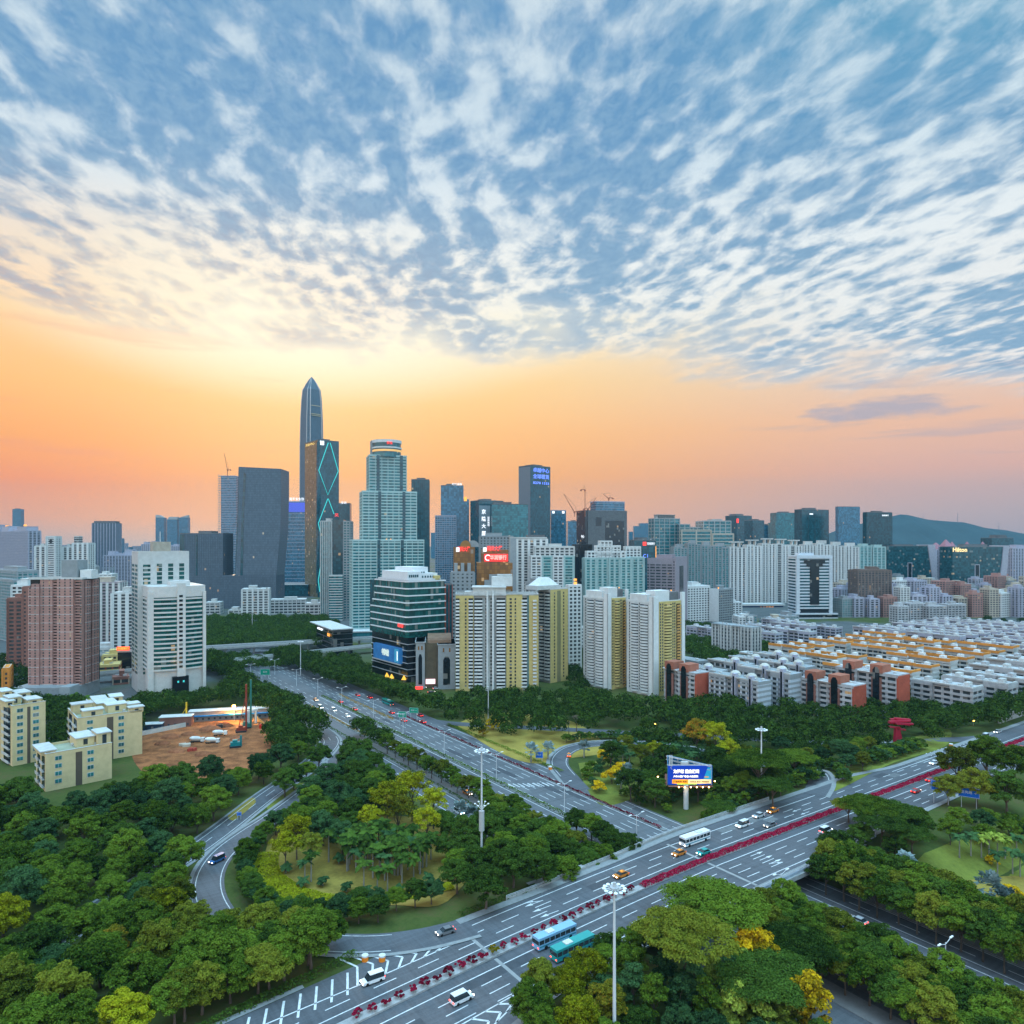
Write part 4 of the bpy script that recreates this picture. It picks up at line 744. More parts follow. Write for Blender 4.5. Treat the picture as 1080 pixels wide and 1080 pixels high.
q = B.part('top_frame', sb); q.box(-.9,-1.3,h-2.4,B.a+.9,2,h+1.8); B.vol(-4,-5,0,B.a+6,-1.6,6,St(G_BLK,sb,None,6,1.2),'entrance'); B.roof(0,0,B.a,26,h,3,wall=sb); B.done()
tower('brown tiled tower standing alone in front of the sloping glass blocks', 902,905,940,602,976,4,S_BRONZE,b=24,name=AP,cat=AT,crown=[(.4,.2,.65,.7,5),(.1,.1,.9,.9,1.5)],wall=BROWNC).done()
for i, (x0, x1, y, D, e0, e1, lab) in enumerate([(935,978,576,1440,978,989,'wide teal glass block with a pale leaning edge wall, no sign'), (1004,1058,577,1320,1055,1063,'wide teal glass hotel block with a glowing sign and a pale leaning edge wall')]):
    B = Bld('hotel_block', lab, 'hotel', x0,x0+.7,x1, D, 3, b=36); h = B.z(y); ed = mat('pale edge wall', (.36,.37,.42), .7, .08); pxm = D/F
    q = B.part('glass_block', [St and glass('speckled glass', (.012,.07,.085), 3.4, 3.2, .012)]); k = (8 if i == 0 else -7)*pxm
    q.loft([[(0,0,0),(B.a+k*.9,0,0),(B.a+k*.9,36,0),(0,36,0)],[(0,0,h),(B.a,0,h),(B.a,36,h),(0,36,h)]])
    q = B.part('leaning_wall', ed); 
    if i == 0: q.loft([[(B.a+k*.9,-2,0),(B.a+k*.9+4*pxm,-2,0),(B.a+k*.9+4*pxm,36,0),(B.a+k*.9,36,0)],[(B.a,-2,h+3),(B.a+8*pxm,-2,h+3),(B.a+8*pxm,36,h+3),(B.a,36,h+3)]])
    else: q.loft([[(B.a+k*.9,-2,0),(B.a+k*.9+7*pxm,-2,0),(B.a+k*.9+7*pxm,36,0),(B.a+k*.9,36,0)],[(B.a,-2,h+3),(B.a+6*pxm,-2,h+3),(B.a+6*pxm,36,h+3),(B.a,36,h+3)]]); sign_text(B.root,'Hilton',11,glow('warm lit lettering',(1,.75,.35),1.5),B.lx(1012),-1.2,B.z(580),bold=.2)
    x = B.lx(959.5 if i == 0 else 1030.5); q = B.part('tall_frame', ed); hh = B.z(594 if i == 0 else 596); q.box(x-4.6,-.8,0,x-3.6,0,hh); q.box(x+3.6,-.8,0,x+4.6,0,hh); q.box(x-4.6,-.8,hh,x+4.6,0,hh+1.2); B.part('dark_shaft', G_BLK).box(x-3.59,-.5,0,x+3.59,.1,hh)
    B.roof(0,0,B.a,36,h,4,wall=DCONC,clutter=True); B.done()
PINK = mat('pink roof', (.33,.17,.20), .8, .1)
for i, (x0, x1, y, l) in enumerate([(984,996,580,'grey flats with a pink pyramid roof left of the glowing hotel sign'), (996.5,1005,577,'mauve flats with a pink pyramid roof touching the signed hotel block')]):
    B = tower(l, x0-.5,x0+.5,x1,y,1500-60*i,4,S_DIM,b=20,name=AP,cat=AT,clutter=False); h = B.z(y); B.part('pyramid_roof', PINK).prism([(0,0),(B.a,0),(B.a,B.b),(0,B.b)], h+1.2, h+15, [(B.a*.45,B.b*.45),(B.a*.55,B.b*.45),(B.a*.55,B.b*.55),(B.a*.45,B.b*.55)]); B.done()
for i, (x0, x1) in enumerate([(1003,1009),(1019,1025),(1036,1041)]):
    B = tower(['left','middle','right'][i]+' one of three pink pyramid roofs peeping over the signed hotel block', x0,x0+.5,x1,578,1600,4,S_DIM,b=14,name=AP,cat=AT,clutter=False); h = B.z(578); B.part('pyramid_roof', PINK).prism([(0,0),(B.a,0),(B.a,B.b),(0,B.b)], h+1.2, h+14, [(B.a*.45,B.b*.45),(B.a*.55,B.b*.45),(B.a*.55,B.b*.55),(B.a*.45,B.b*.55)]); B.done()
tower('dark stepped tower rising behind the right end of the hotel block', 1044,1046,1069,567.5,1650,6,S_DT,b=34,crown=[(.3,.2,.75,.8,7)],wall=DCONC).done()
tower('grey ribbed flats cut by the right edge of the photo', 1066,1068,1100,578,1450,4,S_DIM,b=30,name=AP,cat=AT,crown=[(.2,.2,.5,.8,6)]).done()
# ---------------------------------------------------------------- front row in the middle
B = Bld('banded_office_building', 'green glass office building with white bands, white roof works and a big blue advert', 'office building', 390,429,469, 512, 38); a, b = B.a, B.b; z0, z1 = B.z(673, 0, 0), B.z(613)
bw = mat('white band', (.62,.65,.66), .6, .08); q = B.part('lower_floors', [G_BLK]); q.box(1.5,1.5,0,a-1,b-1,z0); q = B.part('glass_floors', [G_GREEN, bw, G_DTEAL])
nb = 8
for k in range(nb):
    za = z0+(z1-z0)*k/nb; zb2 = z0+(z1-z0)*(k+1)/nb; cut = (6.5 if k >= 5 else (3 if k == 4 else 0)); 
    q.m = 0; q.prism([(1.5,0),(a,0),(a,b-cut),(0,b-cut),(0,1.5)], za, zb2); q.m = 1; q.prism([(1.2,-.6),(a+.6,-.6),(a+.6,b*.96-cut),(-.6,b*.96-cut),(-.6,1.2)], zb2-.85, zb2)
q.m = 2; q.box(0.02,b-8,z0,a,b-.3,z1-1); q.m = 0
for hh in np.arange(4.5, z0-3, 4.5): B.part('canopy_strip', METAL).prism([(1.0,.9),(a-.5,.9),(a-.5,b-.5),(.9,b-.5),(.9,1.0)], hh, hh+.35)
B.roof(2,2,a-2,b-10,z1,4,clutter=False,wall=bw)
for x0, y0, x1, y1, hh in ((3,4,a*.45,b*.75,6.5),(a*.45+.1,5,a*.9,b*.55,5),(a*.3,8,a*.7,b*.6,9.5)):
    q = B.part('roof_works', [bw]); q.box(x0,y0,z1,x1,y1,z1+hh)
    for i in range(5): B.part('roof_vent', G_DTEAL).box(x0+1+(x1-x0-3)*i/5,y0-.15,z1+hh*.35,x0+2.2+(x1-x0-3)*i/5,y0+.1,z1+hh*.65)
B.part('yellow_box', YEL).box(a*.78,2,z1,a*.92,6,z1+3.2)
sign_text(B.root,'国际大厦',2.6,SIGN_R,-.95,b*.13,B.z(661),'side',width=7.5,bold=.08)
adv = mat('advert blue', (.03,.12,.30), .5, .3, .2, emit=(.03,.2,.5), es=.35); q = B.part('advert_board', adv); q.box(-1.0,b*.15,B.z(702),-.5+2,b*.86,B.z(685.5)); B.part('advert_frame', METAL).box(-.95,b*.13,B.z(703.4),-.4,b*.9,B.z(702.05))
sign_text(B.root,'中国电信',5.2,glow('pale advert lettering',(.6,.75,.7),.9),-1.25,b*.52,B.z(693.5),'side',width=11,bold=.15); B.part('advert_panel', mat('advert light blue',(.06,.3,.5),.5,.2,.2,emit=(.05,.4,.6),es=.3)).box(-1.08,b*.18,B.z(701),-1.01,b*.28,B.z(686.5))
B.part('vertical_sign', SIGN_W).box(-1.2,b*.2,B.z(699),-1.1,b*.215,B.z(689)); B.done()
tower('narrow dark glass block squeezed between the green glass building and the gold tower', 468,470,477,617,600,10,St(G_DTEAL,None,REDB,3.3,1,3.5,.5,.1,.3),b=14,wall=DCONC).done()
B = Bld('shopping_mall', 'dark low shopping mall with small lit signs left of the stepped tower', 'mall', 334,352,372, 640, 30); hh = B.z(666)
B.vol(0,0,0,B.a,B.b,hh,St(G_BLK,mat('mall bands',(.10,.11,.12),.6,.1),None,4.5,.5)); B.part('thin_roof', OFFW).prism([(-3,-3),(B.a,-3),(B.a,B.b+14),(-3,B.b+14)], hh+1.5, hh+2.3); sign_text(B.root,'家乐福',3.2,SIGN_O,-.8,B.b*.25,B.z(671.5),'side',width=7); B.part('white_sign', SIGN_W).box(-.9,B.b*.62,B.z(669.5),-.3,B.b*.9,B.z(667.5)); B.part('lit_entrance', SIGN_O).box(-.9,0,B.z(694),-.2,5,B.z(692)); B.done()
# arched grey building
B = Bld('arched_building', 'grey building with two tall arched towers and a bronze barrel roof', 'building', 436,438.5,480, 492, 6, b=24); zz = B.z(672)
def archt(x0, x1, y0, top):
    q = B.part('arched_tower', GREYW); q.box(x0,y0,0,x1,24,top); xm = (x0+x1)/2; w = (x1-x0)*.2
    q = B.part('arch_opening', G_BLK); q.box(xm-w,y0-.12,3,xm+w,y0+.1,top-11); q.prism([(xm+w*math.cos(t), y0-.12) for t in (0,)]+[(xm-w,y0-.12),(xm-w,y0+.1),(xm+w,y0+.1)], top-11, top-8.5, [(xm+w*.5,y0-.12),(xm-w*.5,y0-.12),(xm-w*.5,y0+.1),(xm+w*.5,y0+.1)])
    for s in (-1,1): B.part('window', G_GOLD).box(xm+s*w*.9-.5,y0-.15,top-5.5,xm+s*w*.9+.5,y0+.1,top-2.8)
    q = B.part('cornice', GREYW); q.box(x0-.5,y0-.5,top-.8,x1+.5,24.3,top)
archt(0, B.lx(448), 0, B.z(677)); archt(B.lx(462), B.a, -3, B.z(679)); B.vol(B.lx(448)+.05,2,0,B.lx(462)-.05,23,B.z(679),St(mat('bronze glass',(.09,.075,.05),.3,.3,.3),None))
q = B.part('barrel_roof', mat('bronze roof',(.17,.11,.07),.5,.2)); x0, x1 = B.lx(451), B.lx(476); q.loft([[(x, 12+9*math.cos(math.pi*i/10), B.z(679)+5.6*math.sin(math.pi*i/10)) for i in range(11)] for x in (x0, x1)])
B.part('lit_signboard', mat('pink white sign',(.8,.4,.45),.5,.05,emit=(1,.7,.75),es=1.3)).box(B.lx(449),1.2,B.z(722),B.lx(459),1.9,B.z(717)); B.part('red_sign', SIGN_R).box(B.lx(438),-4,B.z(726),B.lx(446),-3.2,B.z(723)); B.done()
for x, y, l in ((408,717,'left pair of lit yellow tent canopies by the green glass building'),(413,718.5,'small low lit yellow canopy beside the tall one'),(426,720,'lit yellow tent canopy at the corner of the green glass building')):
    p = G(x, y); t = empty('lit_canopy', (p[0], p[1], 0), 0, l, 'canopy'); q = MB(); q.box(-.08,-.08,0,.08,.08,2.2); q.build('pole', METAL, t); q = MB(); q.prism([(-1.6,-1.6),(1.6,-1.6),(1.6,1.6),(-1.6,1.6)], 2.2, 5.2, [(-.2,-.2),(.2,-.2),(.2,.2),(-.2,.2)]); q.build('tent_top', mat('lit yellow fabric',(.8,.45,.05),.6,.1,emit=(1,.5,.05),es=.8), t)
# -- yellow and white flats
def balc(B, x, y, w, fh, n, z0, side='front', m=WHITE, d=1.5, back=G_BLK, name='balcony_stack', rnd=False):
    """a column of balconies on the front (y=const) or side (x=const) face, with shade painted as a flat dark recess behind it"""
    q = B.part(name, [m, back]); q.m = 1
    def bx(a0, a1, d0, d1, za, zb):
        if side == 'front': q.box(x+a0, y-d1, za, x+a1, y-d0, zb)
        else: q.box(x-d1, y+a0, za, x-d0, y+a1, zb)
    bx(0, w, -.2, .06, z0, z0+n*fh); q.m = 0
    for i in range(n):
        z = z0+i*fh
        if rnd:
            if side == 'front': q.prism([(x,y-.05),(x+w*.12,y-d*.8),(x+w*.5,y-d*1.15),(x+w*.88,y-d*.8),(x+w,y-.05)], z, z+1.15)
            else: q.prism([(x-.05,y+w),(x-d*.8,y+w*.88),(x-d*1.15,y+w*.5),(x-d*.8,y+w*.12),(x-.05,y)], z, z+1.15)
        else: bx(0, w, .061, d, z, z+.16); bx(0, w, d-.14, d, z+.16, z+1.2)
    q.m = 0
def wins(B, x, y, w, hgt, fh, n, z0, side='front', frame=None, glass_=G_RES, limit=200, name='window'):
    """separate windows, one per floor (shared mesh)"""
    m = MB(); 
    if side == 'front': m.box(0,-.06,0,w,.05,hgt)
    else: m.box(-.06,0,0,.05,w,hgt)
    me = m.mesh(name, glass_)
    for i in range(n): link(name, me, B.root, (x, y, z0+i*fh))
B = Bld('yellow_white_flats', 'broad white and yellow flats facing front, with balconies across the middle', 'flats', 479,480.5,568, 484, 3, b=20); h = B.z(628); n = 26; fh = (h-4)/n
wall = [(480.5,484.5,'b'),(484.5,490,'y'),(490,499,'w'),(499.5,512,'B'),(512,518.5,'W'),(519,533,'B'),(534,544,'w'),(544,550,'Y'),(550,560,'B'),(560,568,'w')]
B.vol(0,2,0,B.a,20,h,St(OFFW,None,None),'wall_block',band=False)
for x0, x1, k in [(480.5,499.5,0),(534,551,1),(558,568,1)]:
    q = B.part('yellow_wall', YEL); q.box(B.lx(x0),.4,0,B.lx(x1),2.02,h+.4)
for x0, x1 in ((480.5,484.8),(494,499)): balc(B, B.lx(x0)+.1, .4, B.lx(x1)-B.lx(x0)-.2, fh, n, 2, d=1.0)
for x0, x1 in ((500.3,509),(523.5,533),(549.8,556),(561.8,566)): balc(B, B.lx(x0)+.1, .5 if x0 < 545 or x0 > 558 else 1.9, B.lx(x1)-B.lx(x0)-.2, fh, n, 2, d=1.6)
for x0 in (490.3,): wins(B, B.lx(x0), .38, 1.1, 1.3, fh, n, 3)
for x0, c in ((517.2,1.9),(512,1.9)): wins(B, B.lx(x0), c, 1.6, 1.4, fh, n, 3)
wins(B, B.lx(537.5), .38, 1.5, 1.3, fh, n, 3); wins(B, B.lx(542.8), .38, 1.0, 1.3, fh, n, 3)
q = B.part('white_pier', WHITE); q.box(B.lx(513),.2,0,B.lx(515),2.01,h+3); q = B.part('white_pier', WHITE); q.box(B.lx(519),.2,0,B.lx(521),2.01,h+3)
B.part('teal_strip', mat('teal strip',(.10,.22,.24),.6,.1)).box(B.lx(556.3),1.2,0,B.lx(558),2.01,h)
for x0 in (483.5,): pass
B.roof(0,0.4,B.a,20,h,2,clutter=False); q = B.part('roof_screen', [OFFW]); q.box(B.lx(499),1,h,B.lx(533.5),16,B.z(620)); q.box(B.lx(498),.4,B.z(620.5),B.lx(534),16.4,B.z(619)); B.part('stair_house', WHITE).box(B.lx(519),6,B.z(619),B.lx(541),15,B.z(609)); B.part('stair_house', OFFW).box(B.lx(525),8,B.z(609),B.lx(541),14,B.z(606.5)); B.part('roof_rail', OFFW).box(B.lx(490),1,h+1,B.lx(499),12,h+2.4); B.done()
B = Bld('yellow_white_flats', 'tower of flats with round grey balconies and a plain yellow flank under a glass pyramid', 'flats', 568,580.5,599, 512, 40); h = B.z(622); n = 26; fh = (h-4)/n
B.vol(.2,0,0,B.a,B.b,h,St(YEL,None,None),'wall_block',band=False); q = B.part('grey_wall', mat('warm grey tile',(.30,.30,.27),.8,.1)); q.box(-.05,0.3,0,.3,B.b,h+.4)  # plain grey tile colour on the balcony face
for f in (.04,.52): balc(B, -.05, B.b*f, B.b*.43, fh, n, 2, 'side', mat('grey balcony',(.34,.34,.31),.8,.1), 1.8, rnd=True)
q = B.part('olive_strip', mat('olive strip',(.20,.19,.10),.8,.1)); q.box(B.a*.38,-.1,0,B.a*.58,.05,h-1)
for f in (.2,.72): wins(B, B.a*f, 0, 1.1, 1.4, fh, n, 3)
B.roof(0,0,B.a,B.b,h,2,clutter=False); q = B.part('roof_pyramid', WHITE); q.prism([(B.a*-.5,B.b*.2),(B.a*.6,B.b*.2),(B.a*.6,B.b*1.1),(B.a*-.5,B.b*1.1)], h+3, h+8.5, [(-B.a*.15,B.b*.5),(B.a*.25,B.b*.5),(B.a*.25,B.b*.8),(-B.a*.15,B.b*.8)]); B.part('roof_deck', OFFW).box(-B.a*.6,B.b*.15,h+.1,B.a*.7,B.b*1.15,h+3); B.done()
tower('rear wing of the round balcony flats with greenish roof', 560,566,576,616,545,30,St(G_RES,GREYW,OFFW,3,1.3,5,1.5),b=16,name=AP,cat=AT).done()
def pairflats(lab, xl, xc, xr, yt, D, yaw, yr):
    B = Bld('yellow_white_flats', lab, 'flats', xl, xc, xr, D, yaw); h = B.z(yt); n = 30; fh = (h-3)/n; a, b = B.a, B.b
    B.vol(.1,.1,0,a,b,h,St(OFFW,None,None),'wall_block',band=False)
    q = B.part('yellow_wall', YEL); q.box(a*.18,-.3,0,a*.88,.2,h+.5); q = B.part('white_corner', WHITE); q.box(-.5,-.8,0,a*.14,.3,h+4); q.box(-.5,-.79,0,.3,b*.14,h+4.01); q = B.part('white_edge', WHITE); q.box(a*.9,-.8,0,a,1,h+6)
    for f, w in ((.2,.28),(.56,.26)): balc(B, -.1+.1, b*f, b*w, fh, n, 1.5, 'side', WHITE, 1.5, rnd=(f > .5) or True)
    balc(B, a*.34, -.3, a*.24, fh, n, 1.5, 'front', YEL, 1.4, rnd=True); balc(B, a*.73, -.3, a*.13, fh, n, 1.5, 'front', mat('orange balcony',(.50,.30,.10),.8,.1), .9)
    for f in (.2,.27,.6,.66): wins(B, a*f, -.3, a*.035, 1.3, fh, n, 3)
    for f in (.14,.5,.88): wins(B, .1, b*f, b*.03, 1.3, fh, n, 3, 'side')
    B.roof(0,0,a,b,h,5,clutter=False,wall=WHITE); q = B.part('crown_wall', [WHITE, G_BLK]); q.box(.4,b*.25,h,a*.5,b*.9,h+5); q = B.part('crown_wall', WHITE); q.box(a*.15,b*.1,h,a*.6,b*.45,h+7.5); B.part('dark_roof_house', DCONC).box(a*.6,b*.15,h,a*.95,b*.6,h+6); B.part('roof_light', SIGN_O).box(a*.58,.2,h+7,a*.6,.8,h+7.8); return B.done()
pairflats('left one of the pair of tall white and yellow flats with stacked balconies', 615,641,662, 632, 488, 36, 0)
pairflats('right one of the pair of tall flats, brighter yellow with a white edge fin', 661,689,721.5, 636, 466, 36, 0)
# ---------------------------------------------------------------- left group
B = Bld('rose_tower', 'tall rose tiled flats with dark recesses and a grey lift core on the roof', AT, 27.5,29,86, 464, 2, b=20); h = B.z(611); zb = 8
n = 36; fh = (h-zb)/n; B.vol(0,3,zb,B.a,22,h,St(G_BLK,None,None),'core_block')
for x0, x1, y0, y1 in ((29,33,.6,620),(33,41,0,616),(41,54,1.4,611),(60,77,0,611),(84,86,.2,612)):
    mb = B.part('tiled_bay', [ROSE, G_RES, OFFW]); xa, xb = B.lx(x0), B.lx(x1); hh = min(h, B.z(y1)); mb.box(xa, y0, zb, xb, 20, hh); nn = max(1, int((xb-xa)/2.6))
    for i in range(int((hh-zb)/fh)-0):
        z = zb+i*fh; mb.m = 2
        if i % 3 == 0: mb.box(xa-.03, y0-.08, z+.02, xb+.03, y0+.05, z+.28)
        mb.m = 1
        for k in range(nn): xm = xa+(xb-xa)*(k+.5)/nn; mb.box(xm-.42, y0-.04, z+1.1, xm+.42, y0+.05, z+2.2)
    mb.m = 0
for x0, x1 in ((54,60),(77,84)): balc(B, B.lx(x0), 3, B.lx(x1)-B.lx(x0), fh, n, zb, d=1.2, m=ROSE)

for y0, y1 in ((4,9),(12,19)):
    mb = B.part('tiled_bay', [ROSE, G_RES, OFFW]); mb.box(B.a-2, y0, zb, B.a+1.0, y1, h-1); mb.m = 1
    for i in range(n-1):
        for k in range(2): ym = y0+(y1-y0)*(k+.5)/2; mb.box(B.a+.9, ym-.6, zb+i*fh+1.1, B.a+1.05, ym+.6, zb+i*fh+2.2)
    mb.m = 2
    for i in range(0, n, 3): mb.box(B.a, y0-.04, zb+i*fh, B.a+1.09, y1+.04, zb+i*fh+.27)
    mb.m = 0
B.roof(0,1,B.a,20,h,1,clutter=False); B.part('lift_core', GREYW).box(B.lx(60),5,h,B.lx(77),17,B.z(591)); B.part('stair_house', WHITE).box(B.lx(79),6,h,B.lx(91),14,B.z(601.5)); B.part('podium', GREYW).prism([(-4,-8),(B.lx(80),-8),(B.lx(80),-3),(B.a,-3),(B.a,22),(-4,22)], 0, zb); B.part('podium_end', GREYW).box(B.lx(76),-14,0,B.a+.5,-3.1,9.5); B.done()
B = tower('brown tiled flats half hidden left of the rose tower', 5,8,24,632,560,10,S_RESB,b=18,name=AP,cat=AT); B.done()
tower('narrow brown tiled wing rising beside the rose tower', 23,24,33,620,545,8,St(G_RES,BRICKC,BRICKC,3,1.5,3.6,1.6),b=16,name=AP,cat=AT).done()
tower('teal glazed flats at the left edge with setback top', -14,14,48,603,720,52,St(G_RTEAL,GREYW,GREYW,3,1,4.5,1.2),name=AP,cat=AT,setback=(.88,5)).done()
tower('pale flats with white roof boxes between teal flats and the rose tower', 8,12,30,618,640,8,S_RESW,b=16,name=AP,cat=AT,crown=[(.5,.1,.9,.9,6)]).done()
tower('pale brown ribbed flats between the rose and the white curved towers', 97,100,126,615,700,10,St(G_RES,MAUVE,OFFW,3,1.2,6,2.4,.1,.5),b=20,name=AP,cat=AT,crown=[(.1,.2,.6,.8,5)],wall=BEIGE).done()
tower('blue white flats touching the left side of the white curved towers', 114,118,142,626,640,12,S_RESV,b=18,name=AP,cat=AT).done()
tower('low white flats with dark balconies behind the rose tower', 100,104,118,606,900,10,S_RESW,b=18,name=AP,cat=AT).done()
# white curved pair
B = Bld('curved_white_tower', 'pair of white towers with curved banded glass fronts, the rear one taller', 'tower', 147.5,158,215.5, 462, 36); a, b = B.a, B.b; wb = mat('pearl panel', (.52,.52,.50), .6, .10); h = B.z(632, 0, 0)+2; hb = 17
def cpoly(o=0.0): 
    pts = []; 
    for i in range(9): t = i/8; pts.append((a*t*1.0, -3.0*math.sin(math.pi*t)-o))
    return [(-o, b+o)]+[(-o, 1.5)]+pts[1:-1]+[(a+o, 0-o*.5), (a+o, b+o)]
q = B.part('front_tower', [G_GREEN, wb]); q.prism(cpoly(), hb, h); n = 17; fh = (h-hb)/n; q.m = 1
for i in range(n): q.prism(cpoly(.5), hb+i*fh, hb+i*fh+1.0)
q.prism(cpoly(.55), h-1.2, B.z(623)+2.5); q.m = 0
q = B.part('corner_pier', wb); q.box(-1.2,-.4,0,2.2,3.5,h+3); q = B.part('middle_pier', wb); q.box(a*.47,-4.6,hb-4,a*.62,-1,h+8); q = B.part('end_pier', wb); q.box(a-1.2,-1.8,0,a+.7,2,h+2)
me = MB(); me.box(0,-.08,0,2.2,.05,1.5); me = me.mesh('window', G_BLK)
for i in range(n): link('window', me, B.root, (a*.5,-4.6,hb+i*fh+1.6))
q = B.part('base_wall', wb); q.prism(cpoly(-1.0), 0, hb-.02); q = B.part('dark_entrance', G_BLK); q.box(a*.38,-4.4,0,a*.68,-1,hb-4); B.part('entrance_light', SIGN_C).box(a*.47,-4.6,9,a*.5,-4.4,10.2); B.part('entrance_light', SIGN_C).box(a*.57,-4.6,9,a*.6,-4.4,10.2)
B.part('roof_house', wb).box(a*.38,3,h+3,a*.75,12,h+9); B.part('roof_deck', ROOF).box(1,2,h+3,a-1,b-1,h+4.4)
B2x0, B2x1 = -a*.10, a*.86; ry = b*.62; hr = B.z(593)*1.03+3
q = B.part('rear_tower', [wb, G_GREEN]); q.box(B2x0, ry, 0, B2x1, ry+26, hr); q.m = 1
for i in range(int(hr/fh)-2):
    z = 12+i*fh
    if z > hr-7: break
    q.box(B2x0-.12, ry+2, z, B2x0+.1, ry+12, z+1.7); q.box(B2x0-.12, ry+15, z, B2x0+.1, ry+24, z+1.7); q.box(B2x0+3, ry-.1, z, B2x0+7.5, ry+.1, z+1.7)
    for f in (.36,.58,.80): q.box(B2x0+(B2x1-B2x0)*f, ry-.12, z, B2x0+(B2x1-B2x0)*f+3.2, ry+.1, z+2.2)
q.m = 0; B.roof(B2x0,ry,B2x1,ry+26,hr,1,clutter=False,wall=wb); B.part('top_house', BEIGE).box(B2x0+10,ry+5,hr,B2x0+21,ry+16,hr+7.5); B.part('roof_mast', METAL).cyl(B2x0+15,ry+9,hr+7.5,.25,7,6); B.done()
FOOT.append([np.array([-250.,452]),np.array([-190,452]),np.array([-190,520]),np.array([-250,520])])
# low yellow school-like blocks between the left towers
for xl, xc, xr, yt, D, yaw, st, l in ((95,108,139,692,590,20,S_YEL,'low yellow block with brown windows behind the rose tower'),(93,104,126,703,540,24,St(G_RES,YEL,REDB,3.2,1.2,4,1),'low yellow block with a brown brick front below the other yellow block'),(100,119,136,716,505,30,St(G_RES,BRICKC,BEIGE,3.2,1.2,4,.8),'low brown brick block beside the drive of the white curved towers'),(93,96,128,684,640,6,St(G_RTEAL,OFFW,OFFW,4,1,5,1),'pale flat roofed hall left of the white curved towers')):
    tower(l,xl,xc,xr,yt,D,yaw,st,name='low_building',cat='building',b=16).done()
B = tower('low dark shops with a long glowing orange red sign at the left edge', -10,2,30,700,600,16,S_BLK,b=14,name='low_building',cat='shops',wall=OFFW); B.part('lit_sign', mat('orange red lit sign',(.9,.2,.05),.5,.1,.4,emit=(1,.25,.05),es=1.3)).box(B.lx(6),-1,B.z(697),B.lx(28.5),-.3,B.z(692)); sign_text(B.root,'金百合大酒店',2.6,SIGN_W,B.lx(17),-1.3,B.z(694.3),width=15); B.done()
B = tower('small shop roof with a red and yellow lit sign left of the white curved towers', 121,124,140,688,560,10,S_BLK,b=8,name='low_building',cat='shops',wall=OFFW); B.part('lit_sign', mat('red lit sign box',(.9,.1,.03),.5,.1,.4,emit=(1,.1,.03),es=1.2)).box(B.lx(123.5),-1,B.z(686),B.lx(137),-.3,B.z(682)); sign_text(B.root,'中国银行',2.2,SIGN_O,B.lx(130.5),-1.3,B.z(684),width=8); B.done()
tower('ochre block cut by the left edge of the photo', -20,3,10,706,470,30,St(G_RES,ORANGE,ORANGE,3,1.4,4,2),b=16,name='low_building',cat='building',wall=OFFW).done()
tower('white office block with dark glass strips standing before the grey slab base', 250,255,283.5,622,930,14,St(G_RES,OFFW,WHITE,3.3,1.5,7,2.2,.3,.4),b=24,name='office_block',cat='office building').done()
for xl, xc, xr, yt, D, l in ((283,285,322,633,1000,'long low white office wing right of the white block with dark strips'),(318,322,345,637,960,'low white building left of the pale ribbed tower'),(236,241,257,644,930,'tiny white building left of the white block with dark strips'),(212,216,232,636,1000,'small white building between the curved towers and the park')):
    tower(l,xl,xc,xr,yt,D,10,St(G_RES,OFFW,OFFW,4,1.6,6,1.2),b=20,name='low_building',cat='building').done()
tower('dark glass hall at the foot of the pale blue sign tower', 285,292,325,617,1330,8,S_DT,b=60,name='low_building',cat='building',wall=OFFW,clutter=False).done()
